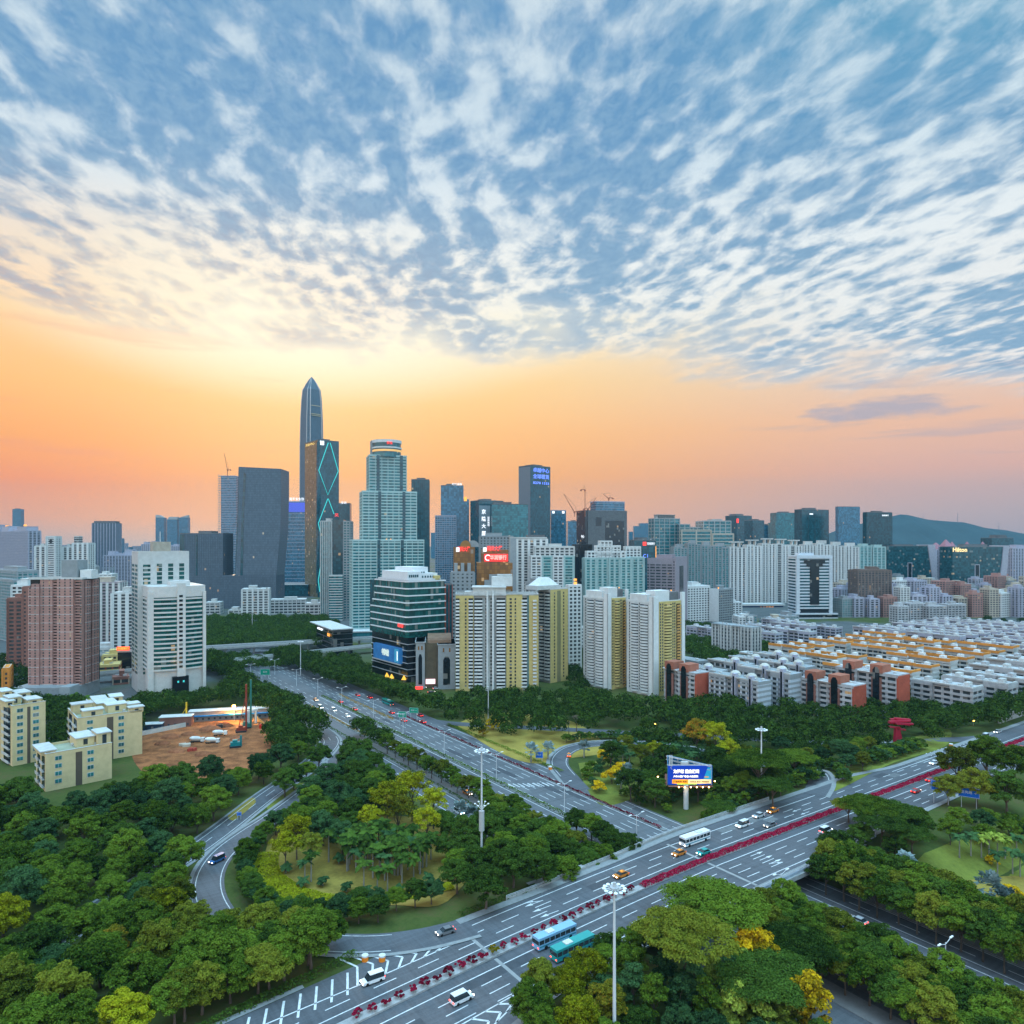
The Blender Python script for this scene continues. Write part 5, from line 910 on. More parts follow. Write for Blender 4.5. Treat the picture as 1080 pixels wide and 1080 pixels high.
# cream flats near the building site, with separate windows
def cream(label, xl, xc, xr, yt, D, yaw, steps, nf, b=None, left_bal=True):
    B = Bld('cream_flats', label, 'flats', xl, xc, xr, D, yaw, b=b); h = B.z(yt); a, b = B.a, B.b; z0 = max(h-nf*3.1-2, 0)
    B.vol(0,0,0,a,b,h,St(CREAM,None,None),'wall_block',band=False); q = B.part('roof', mat('green grey roof',(.30,.33,.24),.95,.2,.2)); q.box(.3,.3,h,a-.3,b-.3,h+.08)
    q = B.part('parapet', CREAM); q.box(0,0,h+.005,a,.3,h+1); q.box(0,b-.3,h+.005,a,b,h+1); q.box(0,.3,h+.005,.3,b-.3,h+1); q.box(a-.3,.3,h+.005,a,b-.3,h+1)
    q = B.part('white_coping', OFFW); q.box(-.15,-.15,h+1,a+.15,.4,h+1.15); q.box(-.15,.401,h+1,.4,b+.1,h+1.15)
    for fx0, fy0, fx1, fy1, hh in steps:
        q = B.part('roof_storey', [CREAM, OFFW, G_RES]); q.box(a*fx0,b*fy0,h+.081,a*fx1,b*fy1,h+hh); q.m = 1; q.box(a*fx0-.5,b*fy0-.5,h+hh,a*fx1+.5,b*fy1+.5,h+hh+.4); q.m = 2; q.box(a*(fx0+fx1)/2-.8,b*fy0-.05,h+.9,a*(fx0+fx1)/2+.8,b*fy0+.1,h+hh-.6); q.m = 0
    fr = MB(); fr.box(-.15,-.1,-.15,2.35,.05,1.65); fr = fr.mesh('window', OFFW); pn = MB(); pn.box(0,-.14,0,1.02,-.1,1.5); pn.box(1.18,-.14,0,2.2,-.1,1.5); pn = pn.mesh('pane', G_RTEAL)
    for i in range(nf):
        for f in (.14,.62):
            if a*f+2.4 < a: w = link('window', fr, B.root, (a*f, 0, h-3.1*(i+1)+.9)); link('pane', pn, w)
    if left_bal:
        for f in (.08,.55): balc(B, 0, b*f, b*.3, 3.1, nf, h-3.1*nf-.4, 'side', OFFW, 1.0)
    q = B.part('recess_panel', mat('brown recess',(.10,.08,.06),.8,.1)); q.box(a*.44,-.04,0,a*.54,.05,h-.4)  # flat dark brown panel painted in place of a recess
    rr = random.Random(int(D)); 
    for i in range(5): q = B.part('roof_unit', OFFW if i % 2 else METAL); x, y = a*rr.uniform(.1,.85), b*rr.uniform(.1,.85); q.box(x,y,h+.1,x+rr.uniform(.8,2),y+rr.uniform(.8,2),h+rr.uniform(1,2))
    return B
cream('tall cream flats at the left edge with dark balconies and white roof blocks', -10,13,48,747,322,50,[(.05,.2,.4,.45,3.4),(.5,.5,.9,.8,3.2),(-.12,.1,.12,.4,2.6),(.5,.05,.9,.3,2.2),(.1,.6,.4,.9,4.4)],8).done()
cream('middle cream flats with stepped white edged roofs beside the red earth site', 72,82,150,760,324,40,[(.1,.1,.4,.3,3.2),(.0,.5,.3,.7,4.6),(.5,.25,.8,.5,3.6),(.8,.0,1.02,.15,2.4),(.4,.6,.7,.95,3.2),(.82,.3,1.02,.5,2.6)],6,b=26).done()
cream('rear wing of the cream flats with lamps along its white roof edge', 80,96,132,748,356,36,[(.1,.2,.5,.7,3.2),(.6,.1,.95,.5,4.2)],5,b=22).done()
B = cream('lowest cream flats nearest the wood with a pale green terrace', 39,48,118,798,289,44,[(.5,.3,.78,.95,3.8),(.8,.1,1.0,.6,5.2),(-.05,.1,.16,.9,1.6)],4,b=17); B.done()
# ---------------------------------------------------------------- low blocks of the right hand estate
ESTYAW = YAW
ROOF2 = mat('tan roof', (.22,.15,.10), .95, .3, .2); ROOF3 = mat('dark roof', (.10,.11,.12), .95, .3, .2)
def row(name, label, cat, u, w0, w1, depth, h, st, kind, group=None, seed=0):
    L = w1-w0; p = UW(u, w0); B = Bld.__new__(Bld); B.D = p[1]; B.X = p[0]; B.th = YAW; B.c, B.q = CR[0], CR[1]; B.a, B.b = depth, L; B.z0 = 0; B.P = {}
    B.root = empty(name, (p[0], p[1], 0), YAW, label, cat, group); FOOT.append([UW(u, w0), UW(u+depth, w0), UW(u+depth, w1), UW(u, w1)]); rr = random.Random(seed)
    h = h+rr.uniform(-1.2,1.6); nseg = max(1, round(L/12)); sl = L/nseg; u = u+rr.uniform(-1.5,1.5)
    for k in range(nseg):
        off = (k % 2)*1.6; B.vol(off, k*sl+.02, 0, depth, (k+1)*sl-.02, h-(k % 2)*.0-.01*k, st, 'wall_block')
    q = B.part('roof', rr.choice([ROOF2, ROOF2, ROOF3, ROOF3, ROOF])); q.box(.3,.3,h-.05,depth-.3,L-.3,h+.1)
    if kind == 'orange':
        q = B.part('orange_ledge', ORANGE)
        for k in range(nseg): off = (k % 2)*1.6; q.box(off-.9, k*sl-.3, h+.4, off-.25, (k+1)*sl+.3, h+2.3)
        q.box(-.6,-.6,h+.41,depth+.3,.4,h+2.29); pass
        for k in range(nseg): B.part('stair_house', WHITE).box(depth*.35, (k+.35)*sl, h, depth*.7, (k+.6)*sl, h+3.4)
        q = B.part('end_wall', WHITE); q.box(.8,-.35,0,depth-.5,.1,h+.5)
    elif kind == 'lilac':
        for k in range(nseg): q = B.part('stair_house', ESTW if k % 2 else OFFW); q.box(depth*.3, (k+.3)*sl, h, depth*.7, (k+.55)*sl, h+3.2)
        q = B.part('roof_ledge', OFFW); q.box(-.5,-.5,h+1,depth+.3,.3,h+1.7); q.box(-.5,.3,h+1,.4,L,h+1.7)
    elif kind == 'dome':
        for k in range(max(1, nseg-1)):
            q = B.part('dome_house', OFFW); y = (k+.75)*sl; q.cyl(depth*.55,y,h,3.2,1.6,12); q = B.part('dome', mat('pale dome',(.45,.45,.40),.8,.1)); q.blob(depth*.55,y,h+1.6,3.2,3.2,2.6,12,6)
            q = B.part('arched_stair', [LILAC, G_BLK]); q.box(-1.2,(k+.3)*sl,0,2,(k+.48)*sl,h+3.5); q.m = 1; q.box(-1.35,(k+.34)*sl,1,-1.1,(k+.44)*sl,h+2); q.m = 0
        q = B.part('roof_edge', OFFW); q.box(-.6,-.4,h+.8,.3,L,h+1.6); q = B.part('end_wall', BLUEW); q.box(.3,-.4,0,depth-.3,.1,h+1)
    elif kind == 'brick':
        q = B.part('brick_end', REDB); q.box(-.75,-1.1,0,depth+.75,.1,h+.3)
        for f in (.32,.78): 
            q = B.part('terracotta_hood', TERRA); q.box(-1.3,L*f-3.6,h+.6,depth*.75,L*f+3.6,h+5.2); q = B.part('dark_arch', G_BLK); q.box(-1.6,L*f-1.9,0,-1.25,L*f+1.9,h+2.2); q.prism([(-1.6,L*f-1.9),(-1.25,L*f-1.9),(-1.25,L*f+1.9),(-1.6,L*f+1.9)],h+2.21,h+4,[(-1.6,L*f-.8),(-1.25,L*f-.8),(-1.25,L*f+.8),(-1.6,L*f+.8)])
            B.part('brick_flank', BRICKC).box(-1.1,L*f-3,0,0,L*f+3,h-2)
        q = B.part('roof_edge', WHITE); q.box(-.6,-.6,h+.2,depth+.2,L+.3,h+.55)
    for i in range(rr.randint(5,9)):
        q = B.part('water_tank', METAL if rr.random() < .5 else OFFW); x, y = depth*rr.uniform(.2,.75), L*rr.uniform(.05,.9)
        (q.cyl(x,y,h+.1,.9,1.8,8) if rr.random() < .5 else q.box(x,y,h+.1,x+1.6,y+2,h+1.6))
    return B.done()
S_OR = St(G_RES, OFFW, BEIGE, 2.9, 1.25, 4.5, .8, .6, .3); S_LI = St(G_RES, LILAC, OFFW, 2.9, 1.2, 4.5, .9, .6, .3); S_GR = St(G_RES, GREYW, BLUEW, 2.9, 1.3, 4.5, 1.2, .5, .3); ESTW = mat('estate white', (.39,.41,.42), .8, .2)
S_BR = St(G_RES, ESTW, ESTW, 2.9, 1.3, 5, 1.4, .7, .4)
NUM = ['first','second','third','fourth','fifth','sixth','seventh','eighth','ninth','tenth','eleventh','twelfth','thirteenth','fourteenth','fifteenth','sixteenth','seventeenth','eighteenth','nineteenth','twentieth']
k = 0
for i, u in enumerate(np.arange(266, 482, 27)):
    for j, (w0, w1) in enumerate(((-60-i*-.8, -16), (-10, 26), (31, 62))):
        if j == 2 and i < 2: continue
        if j == 1 and i == 0: continue
        if (i, j) == (3, 1): continue
        row('orange_edged_block', '%s orange edged block of flats in the %s row from the wood' % (['right hand','middle','left hand'][j], NUM[i]), 'flats', u, w0, w1, 10, 19, S_OR, 'orange', 'orange edged blocks of flats', k); k += 1
for i, u in enumerate(np.arange(490, 660, 24)):
    for j, (w0, w1) in enumerate(((-104, -58), (-52, -8), (-2, 42), (48, 92))):
        row('lilac_block', '%s lilac grey flats in the %s row behind the orange edged blocks' % (['right hand','middle right','middle left','left hand'][j], NUM[i]), 'flats', u, w0, w1, 10, 18, S_LI, 'lilac', 'lilac grey blocks of flats', k); k += 1
for i, (u, w0, w1, h) in enumerate([(180,-30,4,20),(190,8,36,20),(204,-34,2,21),(214,6,34,21),(228,-28,4,22),(238,8,36,22),(252,-10,26,22)]):
    row('domed_block', 'grey blue flats with round roof domes, %s counting from the wood' % NUM[i], 'flats', u, w0, w1, 11, h, S_GR, 'dome', 'grey blue flats with domes', 50+i)
row('brick_ended_block', 'small brick ended block beside the right yellow flats', 'flats', 172, 8, 34, 11, 21, S_BR, 'brick', None, 3); row('brick_ended_block', 'brick ended block with terracotta hoods left of the other brick one by the wood', 'flats', 215, -66, -34, 11, 21, S_BR, 'brick', None, 1); row('brick_ended_block', 'brick ended block with terracotta hoods and a wide white front nearest the orange edged rows', 'flats', 243, -76, -40, 11, 23, S_BR, 'brick', None, 2)
for i, (u, w0, w1) in enumerate([(268,-104,-72),(292,-112,-78),(322,-118,-70),(350,-118,-68),(380,-116,-66),(412,-112,-64),(444,-110,-62)]):
    row('white_block', 'white flats with projecting balconies along the wood edge, %s from the brick ended blocks' % NUM[i], 'flats', u, w0, w1, 12, 19, S_BR, 'lilac', 'white flats along the wood edge', 80+i)
for i, (u, w0, w1, h) in enumerate([(398,175,215,15),(425,160,200,15),(452,145,190,15),(480,130,175,15),(410,120,160,15),(440,105,150,15),(500,115,160,15),(520,170,215,15)]):
    row('grey_white_block', 'low grey white flats beyond the small park, %s from the left' % NUM[i], 'flats', u, w0, w1, 11, h, S_LI, 'lilac', 'low grey white flats beyond the park', 90+i)
row('grey_slab_block', 'longer grey ribbed slab of flats right of the small park', 'flats', 338, 92, 134, 12, 28, St(G_RES,GREYW,OFFW,2.9,1.2,4,1.5,.1,.5), 'plain', None, 5)
row('grey_corridor_block', 'long low grey corridor building between the park and the domed flats', 'building', 218, 46, 92, 10, 17, S_GR, 'plain', None, 6); row('teal_hall', 'small bright turquoise building at the right edge of the small park', 'building', 300, 58, 76, 10, 14, St(mat('turquoise wall',(.12,.42,.42),.7,.1),OFFW,None,4,.4), 'plain', None, 7)
row('grey_white_block', 'short grey flats behind the long low corridor building', 'flats', 236, 84, 112, 10, 20, S_GR, 'plain', None, 8)
# mixed mid-distance blocks right
rr = random.Random(5); cols = [(S_RESW,'white'),(S_DIM,'lilac grey'),(St(G_RES,BEIGE,BEIGE,3,1.3,4,1.2),'beige'),(St(G_RES,ROSE,ROSE,3,1.3,4,1.2),'pinkish'),(St(G_RTEAL,GREYW,GREYW,3,1.2,4,1.2),'grey teal')]
for i, (x0, x1, y) in enumerate([(947,958,640),(960,977,637),(980,998,640),(1000,1018,638)]):
    tower('white balconied block, %s of four in a row above the lilac grey flats' % NUM[i], x0-2,x0,x1,y,890+6*(i%2),12,S_BR,b=14,name='white_block',cat='flats',group='four white blocks in a row').done()
cnt = 0
for D, n, hr in ((960,15,(24,40)),(1050,15,(26,44)),(1150,14,(28,48)),(1260,13,(26,40)),(1380,12,(24,38))):
    for i in range(n):
        px = 880+230*(i+.5)/n+rr.uniform(-3,3); w = rr.uniform(9,15)*960/D
        if 838 < px < 885 and D < 1000: continue
        st, cn = cols[rr.randint(0,4)]; h = rr.uniform(*hr); yt = HY-F*(h-CAMH)/D
        tower('%s town block in the mixed quarter between the brown tower and the right edge' % cn, px-1.5,px,px+w,yt,D,rr.choice([6,14,30]),st,b=rr.uniform(12,22),name='town_block',cat='building',group='mixed town blocks on the right').done(); cnt += 1
for D, n, x0, x1, hr in ((1500,9,0,240,(30,60)),(900,6,-10,30,(25,50)),(1900,22,0,1080,(30,62)),(2500,26,0,1080,(40,78)),(3300,24,0,1080,(40,88)),(820,5,775,835,(10,16)),(1000,8,640,780,(14,26))):
    for i in range(n):
        px = x0+(x1-x0)*(i+rr.random())/n; w = rr.uniform(8,14)*1500/max(D,1300); st, cn = cols[rr.choice([0,1,1,4,4,2])]; h = rr.uniform(*hr); yt = HY-F*(h-CAMH)/D
        where = 'in the hazy back rows of the skyline' if D > 1400 else 'low between the towers'
        tower('%s block %s' % (cn, where), px-1,px,px+w,yt,D,rr.choice([4,10,24]),st,b=rr.uniform(14,26),name='city_block',cat='building',group='hazy back row blocks' if D > 1400 else 'low blocks between the towers').done()
# ---------------------------------------------------------------- hills
def hill(name, pts, D, depth, m, seed):
    mb = MB(); rn = random.Random(seed); xs = np.linspace(pts[0][0], pts[-1][0], 60); ys = np.interp(xs, [p[0] for p in pts], [p[1] for p in pts]); rows_ = []
    for j, (f, dd) in enumerate(((0,-1),(.35,-.6),(.75,-.25),(1,0),(.6,.5),(0,1))):
        rows_.append([((px-540)*D/F, D+dd*depth, max(0, (CAMH+(HY-py)*D/F))*f*(1+(.04*math.sin(i*.9+j)+rn.uniform(-.03,.03)) *(f > 0 and f < 1))) for i, (px, py) in enumerate(zip(xs, ys))])
    n = len(xs); vs = [p for r_ in rows_ for p in r_]; mb.add(vs, [(j*n+i, j*n+i+1, (j+1)*n+i+1, (j+1)*n+i) for j in range(5) for i in range(n-1)]); tag(mb.build(name, m), kind='structure')
hm = mat('wooded hill', (.03,.055,.06), .95, .3, .004)
hill('hill', [(860,572),(880,560),(905,553),(925,549),(943,544),(952,542),(962,544),(978,548),(1000,550),(1018,551),(1040,557),(1060,559),(1075,562),(1100,566),(1200,571),(1300,575)], 5200, 900, hm, 1)
hill('hill', [(1180,574),(1240,560),(1400,540),(1600,560),(1700,575)], 5600, 900, hm, 2)
mst = mat('hill mast', (.2,.2,.22), .6, .1)
for i, (px, y) in enumerate(((973.5,541),(1010,541),(1053.5,551))):
    D = 5150; m_ = MB(); m_.tube([((px-540)*D/F, D, CAMH+(HY-y-11)*D/F), ((px-540)*D/F, D, CAMH+(HY-y)*D/F)], [2.2,1.2], 4); tag(m_.build('radio_mast', mst), ['leftmost','middle','rightmost'][i]+' thin radio mast on the hill ridge', 'mast')
HZ = MB(); HZ.box(-6000, -400, -1, 6000, 6800, 640)
hz = bpy.data.materials.new('haze'); hz.use_nodes = True; nt = hz.node_tree; nt.nodes.remove(nt.nodes['Principled BSDF']); pv = nt.nodes.new('ShaderNodeVolumePrincipled'); pv.inputs['Density'].default_value = HAZE = .00007
pv.inputs['Color'].default_value = (.15,.34,.48,1); pv.inputs['Anisotropy'].default_value = .1; nt.links.new(pv.outputs[0], nt.nodes['Material Output'].inputs['Volume'])
tag(HZ.build('haze', hz), kind='stuff', label='pale blue evening haze hanging over the whole city', cat='haze')
# ---------------------------------------------------------------- plants
BARK = mat('bark', (.11,.085,.065), .95, .3, .8); PBARK = mat('pale palm trunk', (.26,.25,.22), .9, .2, .8); LEG = 'leafy'
LM = dict(dark=leafmat('dark leaves', (0.011,0.029,0.005), (0.081,0.155,0.022)), mid=leafmat('green leaves', (0.019,0.049,0.005), (0.137,0.220,0.021)), olive=leafmat('olive leaves', (0.033,0.054,0.005), (0.210,0.235,0.024)),
  lime=leafmat('yellow green leaves', (0.065,0.083,0.003), (0.364,0.374,0.014)), gold=leafmat('golden leaves', (0.131,0.098,0.004), (0.837,0.552,0.016)), rust=leafmat('rust tinged leaves', (0.038,0.054,0.005), (0.200,0.195,0.016), (0.510,0.195,0.016)),
  silver=leafmat('silver leaves', (0.054,0.084,0.070), (.30,.40,.40)), red=leafmat('crimson flowers', (0.060,0.005,0.010), (.40,.016,.06)), teal=leafmat('blue green leaves', (0.011,0.033,0.012), (.065,.145,.048)), pale=leafmat('pale green leaves', (0.055,0.088,0.008), (0.400,0.488,0.072)))
def quads(P, N, S, asp=1.5, r=None):
    """leaf clumps: a bent quad at each P facing roughly N"""
    r = r or rng; n = len(P); N = N/np.linalg.norm(N, axis=1)[:, None]; t = r.normal(size=(n, 3)); t -= (t*N).sum(1)[:, None]*N; t /= np.linalg.norm(t, axis=1)[:, None]; b = np.cross(N, t)
    S = S[:, None]; a = t*S*asp/2; c = b*S/2; k = N*S*.22
    V = np.stack([P-a, P-c+k*.5, P+a-k, P+c+k*.5], 1).reshape(-1, 3); return V, np.arange(4*n).reshape(-1, 4)
def crown_mesh(name, m, seed, rx, ry, rz, cz, ncl, nlf, ls, flat=0.0, low=-.45, clr=None, inner=.12):
    r = np.random.default_rng(seed); cl = []
    while len(cl) < ncl:
        d = r.normal(size=3); d /= np.linalg.norm(d)
        if d[2] < low: continue
        rad = (.62+.40*r.random()) if r.random() > inner else r.uniform(.1, .6)
        cl.append((d[0]*rx*rad, d[1]*ry*rad, cz+d[2]*rz*rad*(1-flat*.4*abs(d[0])), r.uniform(.75, 1.3)))
    cl = np.array(cl); R0 = clr or (rx*.30); Ps = []; Ns = []; Ss = []
    for c in cl:
        k = int(nlf*c[3]); d = r.normal(size=(k, 3)); d /= np.linalg.norm(d, axis=1)[:, None]; d[:, 2] = np.where(d[:, 2] < -.35, -d[:, 2], d[:, 2])
        rad = R0*c[3]*(r.random(k)**.35)[:, None]; off = d*rad*np.array([1, 1, .62-.25*flat]); Ps.append(c[:3]+off); nn = d+np.array([0, 0, .55])+r.normal(scale=.45, size=(k, 3)); Ns.append(nn); Ss.append(ls*r.uniform(.6, 1.35, k))
    P = np.concatenate(Ps); V, Fc = quads(P, np.concatenate(Ns), np.concatenate(Ss), 1.5, r)
    me = bpy.data.meshes.new(name); me.from_pydata(V.tolist(), [], Fc.tolist()); me.materials.append(m); me.update(); me['cl'] = 0; return me, cl
def trunk_mesh(seed, h, r0, cl, m=None, nb=7):
    rn = random.Random(seed); q = MB(); top = h; q.tube([(0,0,-.6),(rn.uniform(-.2,.2),rn.uniform(-.2,.2),h*.5),(rn.uniform(-.3,.3),rn.uniform(-.3,.3),h)], [r0*1.25, r0*.85, r0*.6], 7)
    for c in rn.sample(list(cl), min(nb, len(cl))): q.tube([(0,0,h*rn.uniform(.6,.95)), (c[0]*.45, c[1]*.45, h+(c[2]-h)*.6), (c[0]*.9, c[1]*.9, c[2])], [r0*.5, r0*.28, r0*.08], 5)
    return q.mesh('trunk', m or BARK)
def palm_mesh(seed, h, L, nfr, droop, m):
    r = random.Random(seed); q = MB()
    for i in range(nfr):
        az = 2*math.pi*i/nfr+r.uniform(-.2,.2); up = r.uniform(-.15, 1.0); Lf = L*r.uniform(.85,1.1); prev = None; n = 6
        for k in range(n+1):
            t = k/n; rad = Lf*t*math.cos(up*.5)*(1-.12*t); z = h+Lf*(math.sin(up)*t*.75-droop*t*t*(1.1-up*.3)); w = .55*math.sin(math.pi*min(1, t*.9+.08))+.04
            c = Vector((rad*math.cos(az), rad*math.sin(az), z)); s = Vector((-math.sin(az), math.cos(az), 0))*w*1.3; dn = Vector((0,0,-w*.75))
            row_ = (c-s+dn, c+Vector((0,0,.05)), c+s+dn)
            if prev: q.add([*prev, *row_], [(0,1,4,3),(1,2,5,4)])
            prev = row_
    return q.mesh('crown', m)
def fan_mesh(seed, h, n, L, m):
    r = random.Random(seed); q = MB()
    for i in range(n):
        az = 2*math.pi*r.random(); el = r.uniform(-.5, 1.3); d = Vector((math.cos(az)*math.cos(el), math.sin(az)*math.cos(el), math.sin(el))); c = Vector((0,0,h))+d*L*r.uniform(.5,1); s = d.cross(Vector((0,0,1))).normalized(); u = s.cross(d).normalized(); R0 = L*.42
        vs = [c]; 
        for k in range(9): t = -1.9+3.8*k/8; rr_ = R0*(1 if k % 2 == 0 else .72); vs.append(c+(d*math.cos(t)*rr_+s*math.sin(t)*rr_)+u*(.12*R0*(1 if k % 2 else -1)))
        q.add(vs, [(0,k,k+1) for k in range(1,9)])
    return q.mesh('crown', m)
def recol(me, m, n='crown'): c = me.copy(); c.materials.clear(); c.materials.append(m); c.name = n; return c
KIND = {}
def reg(kind, variants): KIND[kind] = variants     # list of (crown base mesh, trunk mesh)
def mk(kind, nv, rx, rz, cz, ncl, nlf, ls, th, tr, **k):
    vs = []
    for i in range(nv):
        f = 1+.12*(i-nv/2)/nv; me, cl = crown_mesh('crown', LM['dark'], hash_(kind)+i, rx*f, rx/f, rz*(1+.1*((i*7) % 3-1)), cz, ncl, nlf, ls, **k); vs.append((me, trunk_mesh(i+3, th, tr, cl)))
    reg(kind, vs)
def hash_(s): return sum(ord(c)*(i+1) for i, c in enumerate(s)) % 1000
mk('broadleaf_tree', 5, 4.8, 4.3, 6.6, 100, 150, .31, 3.6, .32, low=-.6, clr=1.15)
mk('umbrella_tree', 3, 10.0, 2.3, 11.2, 130, 170, .31, 8.0, .42, flat=.8, low=-.1, clr=1.9)
mk('spreading_tree', 2, 11.0, 3.4, 13.6, 170, 170, .32, 9.0, .5, flat=.5, low=-.2, clr=1.8, inner=.3)
mk('street_tree', 4, 3.9, 3.3, 5.9, 70, 130, .27, 3.6, .2, clr=.95)
mk('feathery_tree', 3, 4.4, 3.6, 8.4, 46, 105, .30, 5.5, .2, clr=1.2, inner=.3)
mk('round_bush', 3, 2.1, 1.7, 1.7, 22, 85, .26, .8, .1)
mk('clipped_shrub', 2, .85, .62, .75, 11, 110, .16, .4, .05)
mk('column_tree', 3, 1.9, 3.6, 4.4, 34, 95, .28, 2.4, .14, low=-.8, clr=.8)
reg('palm_tree', [(palm_mesh(s, 7.2+s*.4, 3.3, 15, .62, LM['dark']), (lambda q: (q.tube([(0,0,-.4),(.05,0,3.5),(0,0,7.2+s*.4)], [.24,.2,.13], 7), q.mesh('trunk', PBARK))[1])(MB())) for s in range(3)])
reg('young_palm', [(palm_mesh(9+s, 2.6, 2.3, 12, .55, LM['mid']), (lambda q: (q.tube([(0,0,-.3),(0,0,2.6)], [.18,.1], 6), q.mesh('trunk', PBARK))[1])(MB())) for s in range(2)])
reg('fan_palm', [(fan_mesh(s, 3.6, 42, 2.2, LM['silver']), (lambda q: (q.tube([(0,0,-.3),(0,0,3.6)], [.28,.2], 7), q.mesh('trunk', PBARK))[1])(MB())) for s in range(2)])
def bare(seed):
    rn = random.Random(seed); q = MB()
    def br(p, d, L, r, lv):
        e = p+d*L; q.tube([p, e], [r, r*.6], 4)
        if lv:
            for _ in range(4): br(e, (d+Vector((rn.uniform(-.8,.8), rn.uniform(-.8,.8), rn.uniform(-.1,.5)))).normalized(), L*.68, r*.6, lv-1)
    br(Vector((0,0,2.2)), Vector((0,0,1)), 2.0, .16, 4); return q.mesh('crown', mat('bare twigs', (.20,.16,.13), .9, .2))
reg('bare_tree', [(bare(1), (lambda q: (q.tube([(0,0,-.3),(0,0,2.2)], [.22,.18], 6), q.mesh('trunk', BARK))[1])(MB()))])
CM = {}
PLACED = []      # (x, y, r)
PLOG = []        # every plant: kind, x, y, z, scale, colour, label, group
def plant(kind, x, y, s=1.0, col='dark', label=None, group=None, z=None, sz=None): PLOG.append((kind, x, y, s, col, label, group, z, sz))
def inpoly(p, poly):
    x, y = p; c = False; j = len(poly)-1
    for i in range(len(poly)):
        xi, yi = poly[i]; xj, yj = poly[j]
        if (yi > y) != (yj > y) and x < (xj-xi)*(y-yi)/(yj-yi)+xi: c = not c
        j = i
    return c
FB = [(np.array(f), np.array(f).mean(0), max(np.linalg.norm(np.array(f)-np.array(f).mean(0), axis=1))) for f in FOOT]
def infoot(p, m=3.0):
    for f, c, r in FB:
        if abs(p[0]-c[0]) < r+m and abs(p[1]-c[1]) < r+m:
            if inpoly(p, c+(f-c)*(1+m/max(r, 1))): return True
    return False
SITE = [toUW(GT(*p)[0]) for p in [(150,768),(185,755),(262,743),(296,770),(270,800),(225,822),(180,826),(146,800)]]
GARD = [(-101,-55),(-103,-73),(-99,-88),(-88,-101),(-70,-109),(-58,-104),(-54,-85),(-58,-62),(-75,-45),(-92,-42)]
def dpath(u, w, P): d = P-np.array([u, w]); return float(np.sqrt((d*d).sum(1).min()))
def free(u, w, m=3.0, skipbig=False):
    if float(lo_edge(u))-m-1 < w < float(up_edge(u))+m+1.5: return False
    if -36-m*.4 < u < 29+m*.6 and w < 62: return False
    if -33 < u < 30+m*.5 and 62 <= w < 130: return False
    if -28 < u < 24 and 130 <= w < 330: return False
    if dpath(u, w, LOOPL) < 4.6+m or dpath(u, w, LOOPR) < 4.6+m or dpath(u, w, BEHIND) < 4.2+m: return False
    if dpath(u, w, BIGL) < 4.6+m and not (skipbig and u < -124): return False
    if inpoly((u, w), SITE): return False
    return True
def zone(poly, z, sp, kinds, srange, label, group, margin=3.0, skipbig=False, seed=1, fb=True, colfn=None, jit=1.0):
    r = random.Random(seed); pts = [G(px, py, z) for px, py in poly]; xs = [p[0] for p in pts]; ys = [p[1] for p in pts]; n = int((max(xs)-min(xs))*(max(ys)-min(ys))/(sp*sp)*9)
    for _ in range(min(n, 9000)):
        p = np.array([r.uniform(min(xs), max(xs)), r.uniform(min(ys), max(ys))])
        if not inpoly(p, pts): continue
        u, w = toUW(p)
        if not free(u, w, margin, skipbig): continue
        s = r.uniform(*srange); k, c = r.choice(kinds)
        if colfn: c = colfn(*PX(p[0], p[1], z), c, r)
        R0 = sp*.5*s/((srange[0]+srange[1])/2)
        if any((p[0]-a)**2+(p[1]-b)**2 < (R0+q)**2*.92 for a, b, q in PLACED): continue
        if fb and infoot(p): continue
        PLACED.append((p[0], p[1], R0)); ksz = s*r.uniform(.88, 1.14); sz_ = 'large' if s > sum(srange)/2 else 'small'
        plant(k, p[0], p[1], s, c, label.format(size=sz_, col=CN[c], kind=k.replace('_', ' ')), group, None, ksz)
CN = dict(dark='dark green', mid='green', olive='olive green', lime='yellow green', gold='golden yellow', rust='rust tinged', silver='silvery', red='crimson', teal='blue green', pale='pale green')
def one(kind, px, py, z, s, col, label, group=None, sz=None, mark=None):      # crown centre seen at a pixel
    x, y = G(px, py, z); plant(kind, x, y, s, col, label, group, None, sz); PLACED.append((x, y, mark if mark is not None else 3.2*s))
def oneb(kind, px, py, s, col, label, group=None, sz=None, mark=None):        # foot seen at a pixel
    (x, y), z = GT(px, py); plant(kind, x, y, s, col, label, group, z, sz); PLACED.append((x, y, mark if mark is not None else 2.0*s))
(_x,_y),_ = GT(723.5,853); PLACED += [(_x*t, _y*t, 5.5) for t in (1.0,.965,.93)]; _x,_y = G(947,786); PLACED += [(_x*t, _y*t, 6.5) for t in (1.0,.975,.95)]
# named single plants first
one('umbrella_tree', 800, 822, 11, 1.15, 'mid', 'widest flat crowned dark tree right of the lit billboard'); one('umbrella_tree', 772, 812, 10, .9, 'dark', 'flat crowned tree just right of the billboard panel'); one('umbrella_tree', 838, 806, 10, .8, 'mid', 'flat crowned tree above the mouth of the right loop ramp'); one('umbrella_tree', 758, 850, 7, .62, 'dark', 'low spreading dark tree behind the billboard column'); one('umbrella_tree', 815, 845, 8, .7, 'dark', 'low spreading dark tree beside the crossing road right of the billboard')
p = UW(-31,-173); plant('spreading_tree', *p, 1.1, 'mid', 'huge spreading tree overhanging the crossing road behind the near floodlight mast', None, None, 1.05); PLACED.append((*p, 9))
p = UW(-50,-181); plant('spreading_tree', *p, .9, 'olive', 'huge spreading tree left of the near floodlight mast, edge of the near road', None, None, .95); PLACED.append((*p, 8))
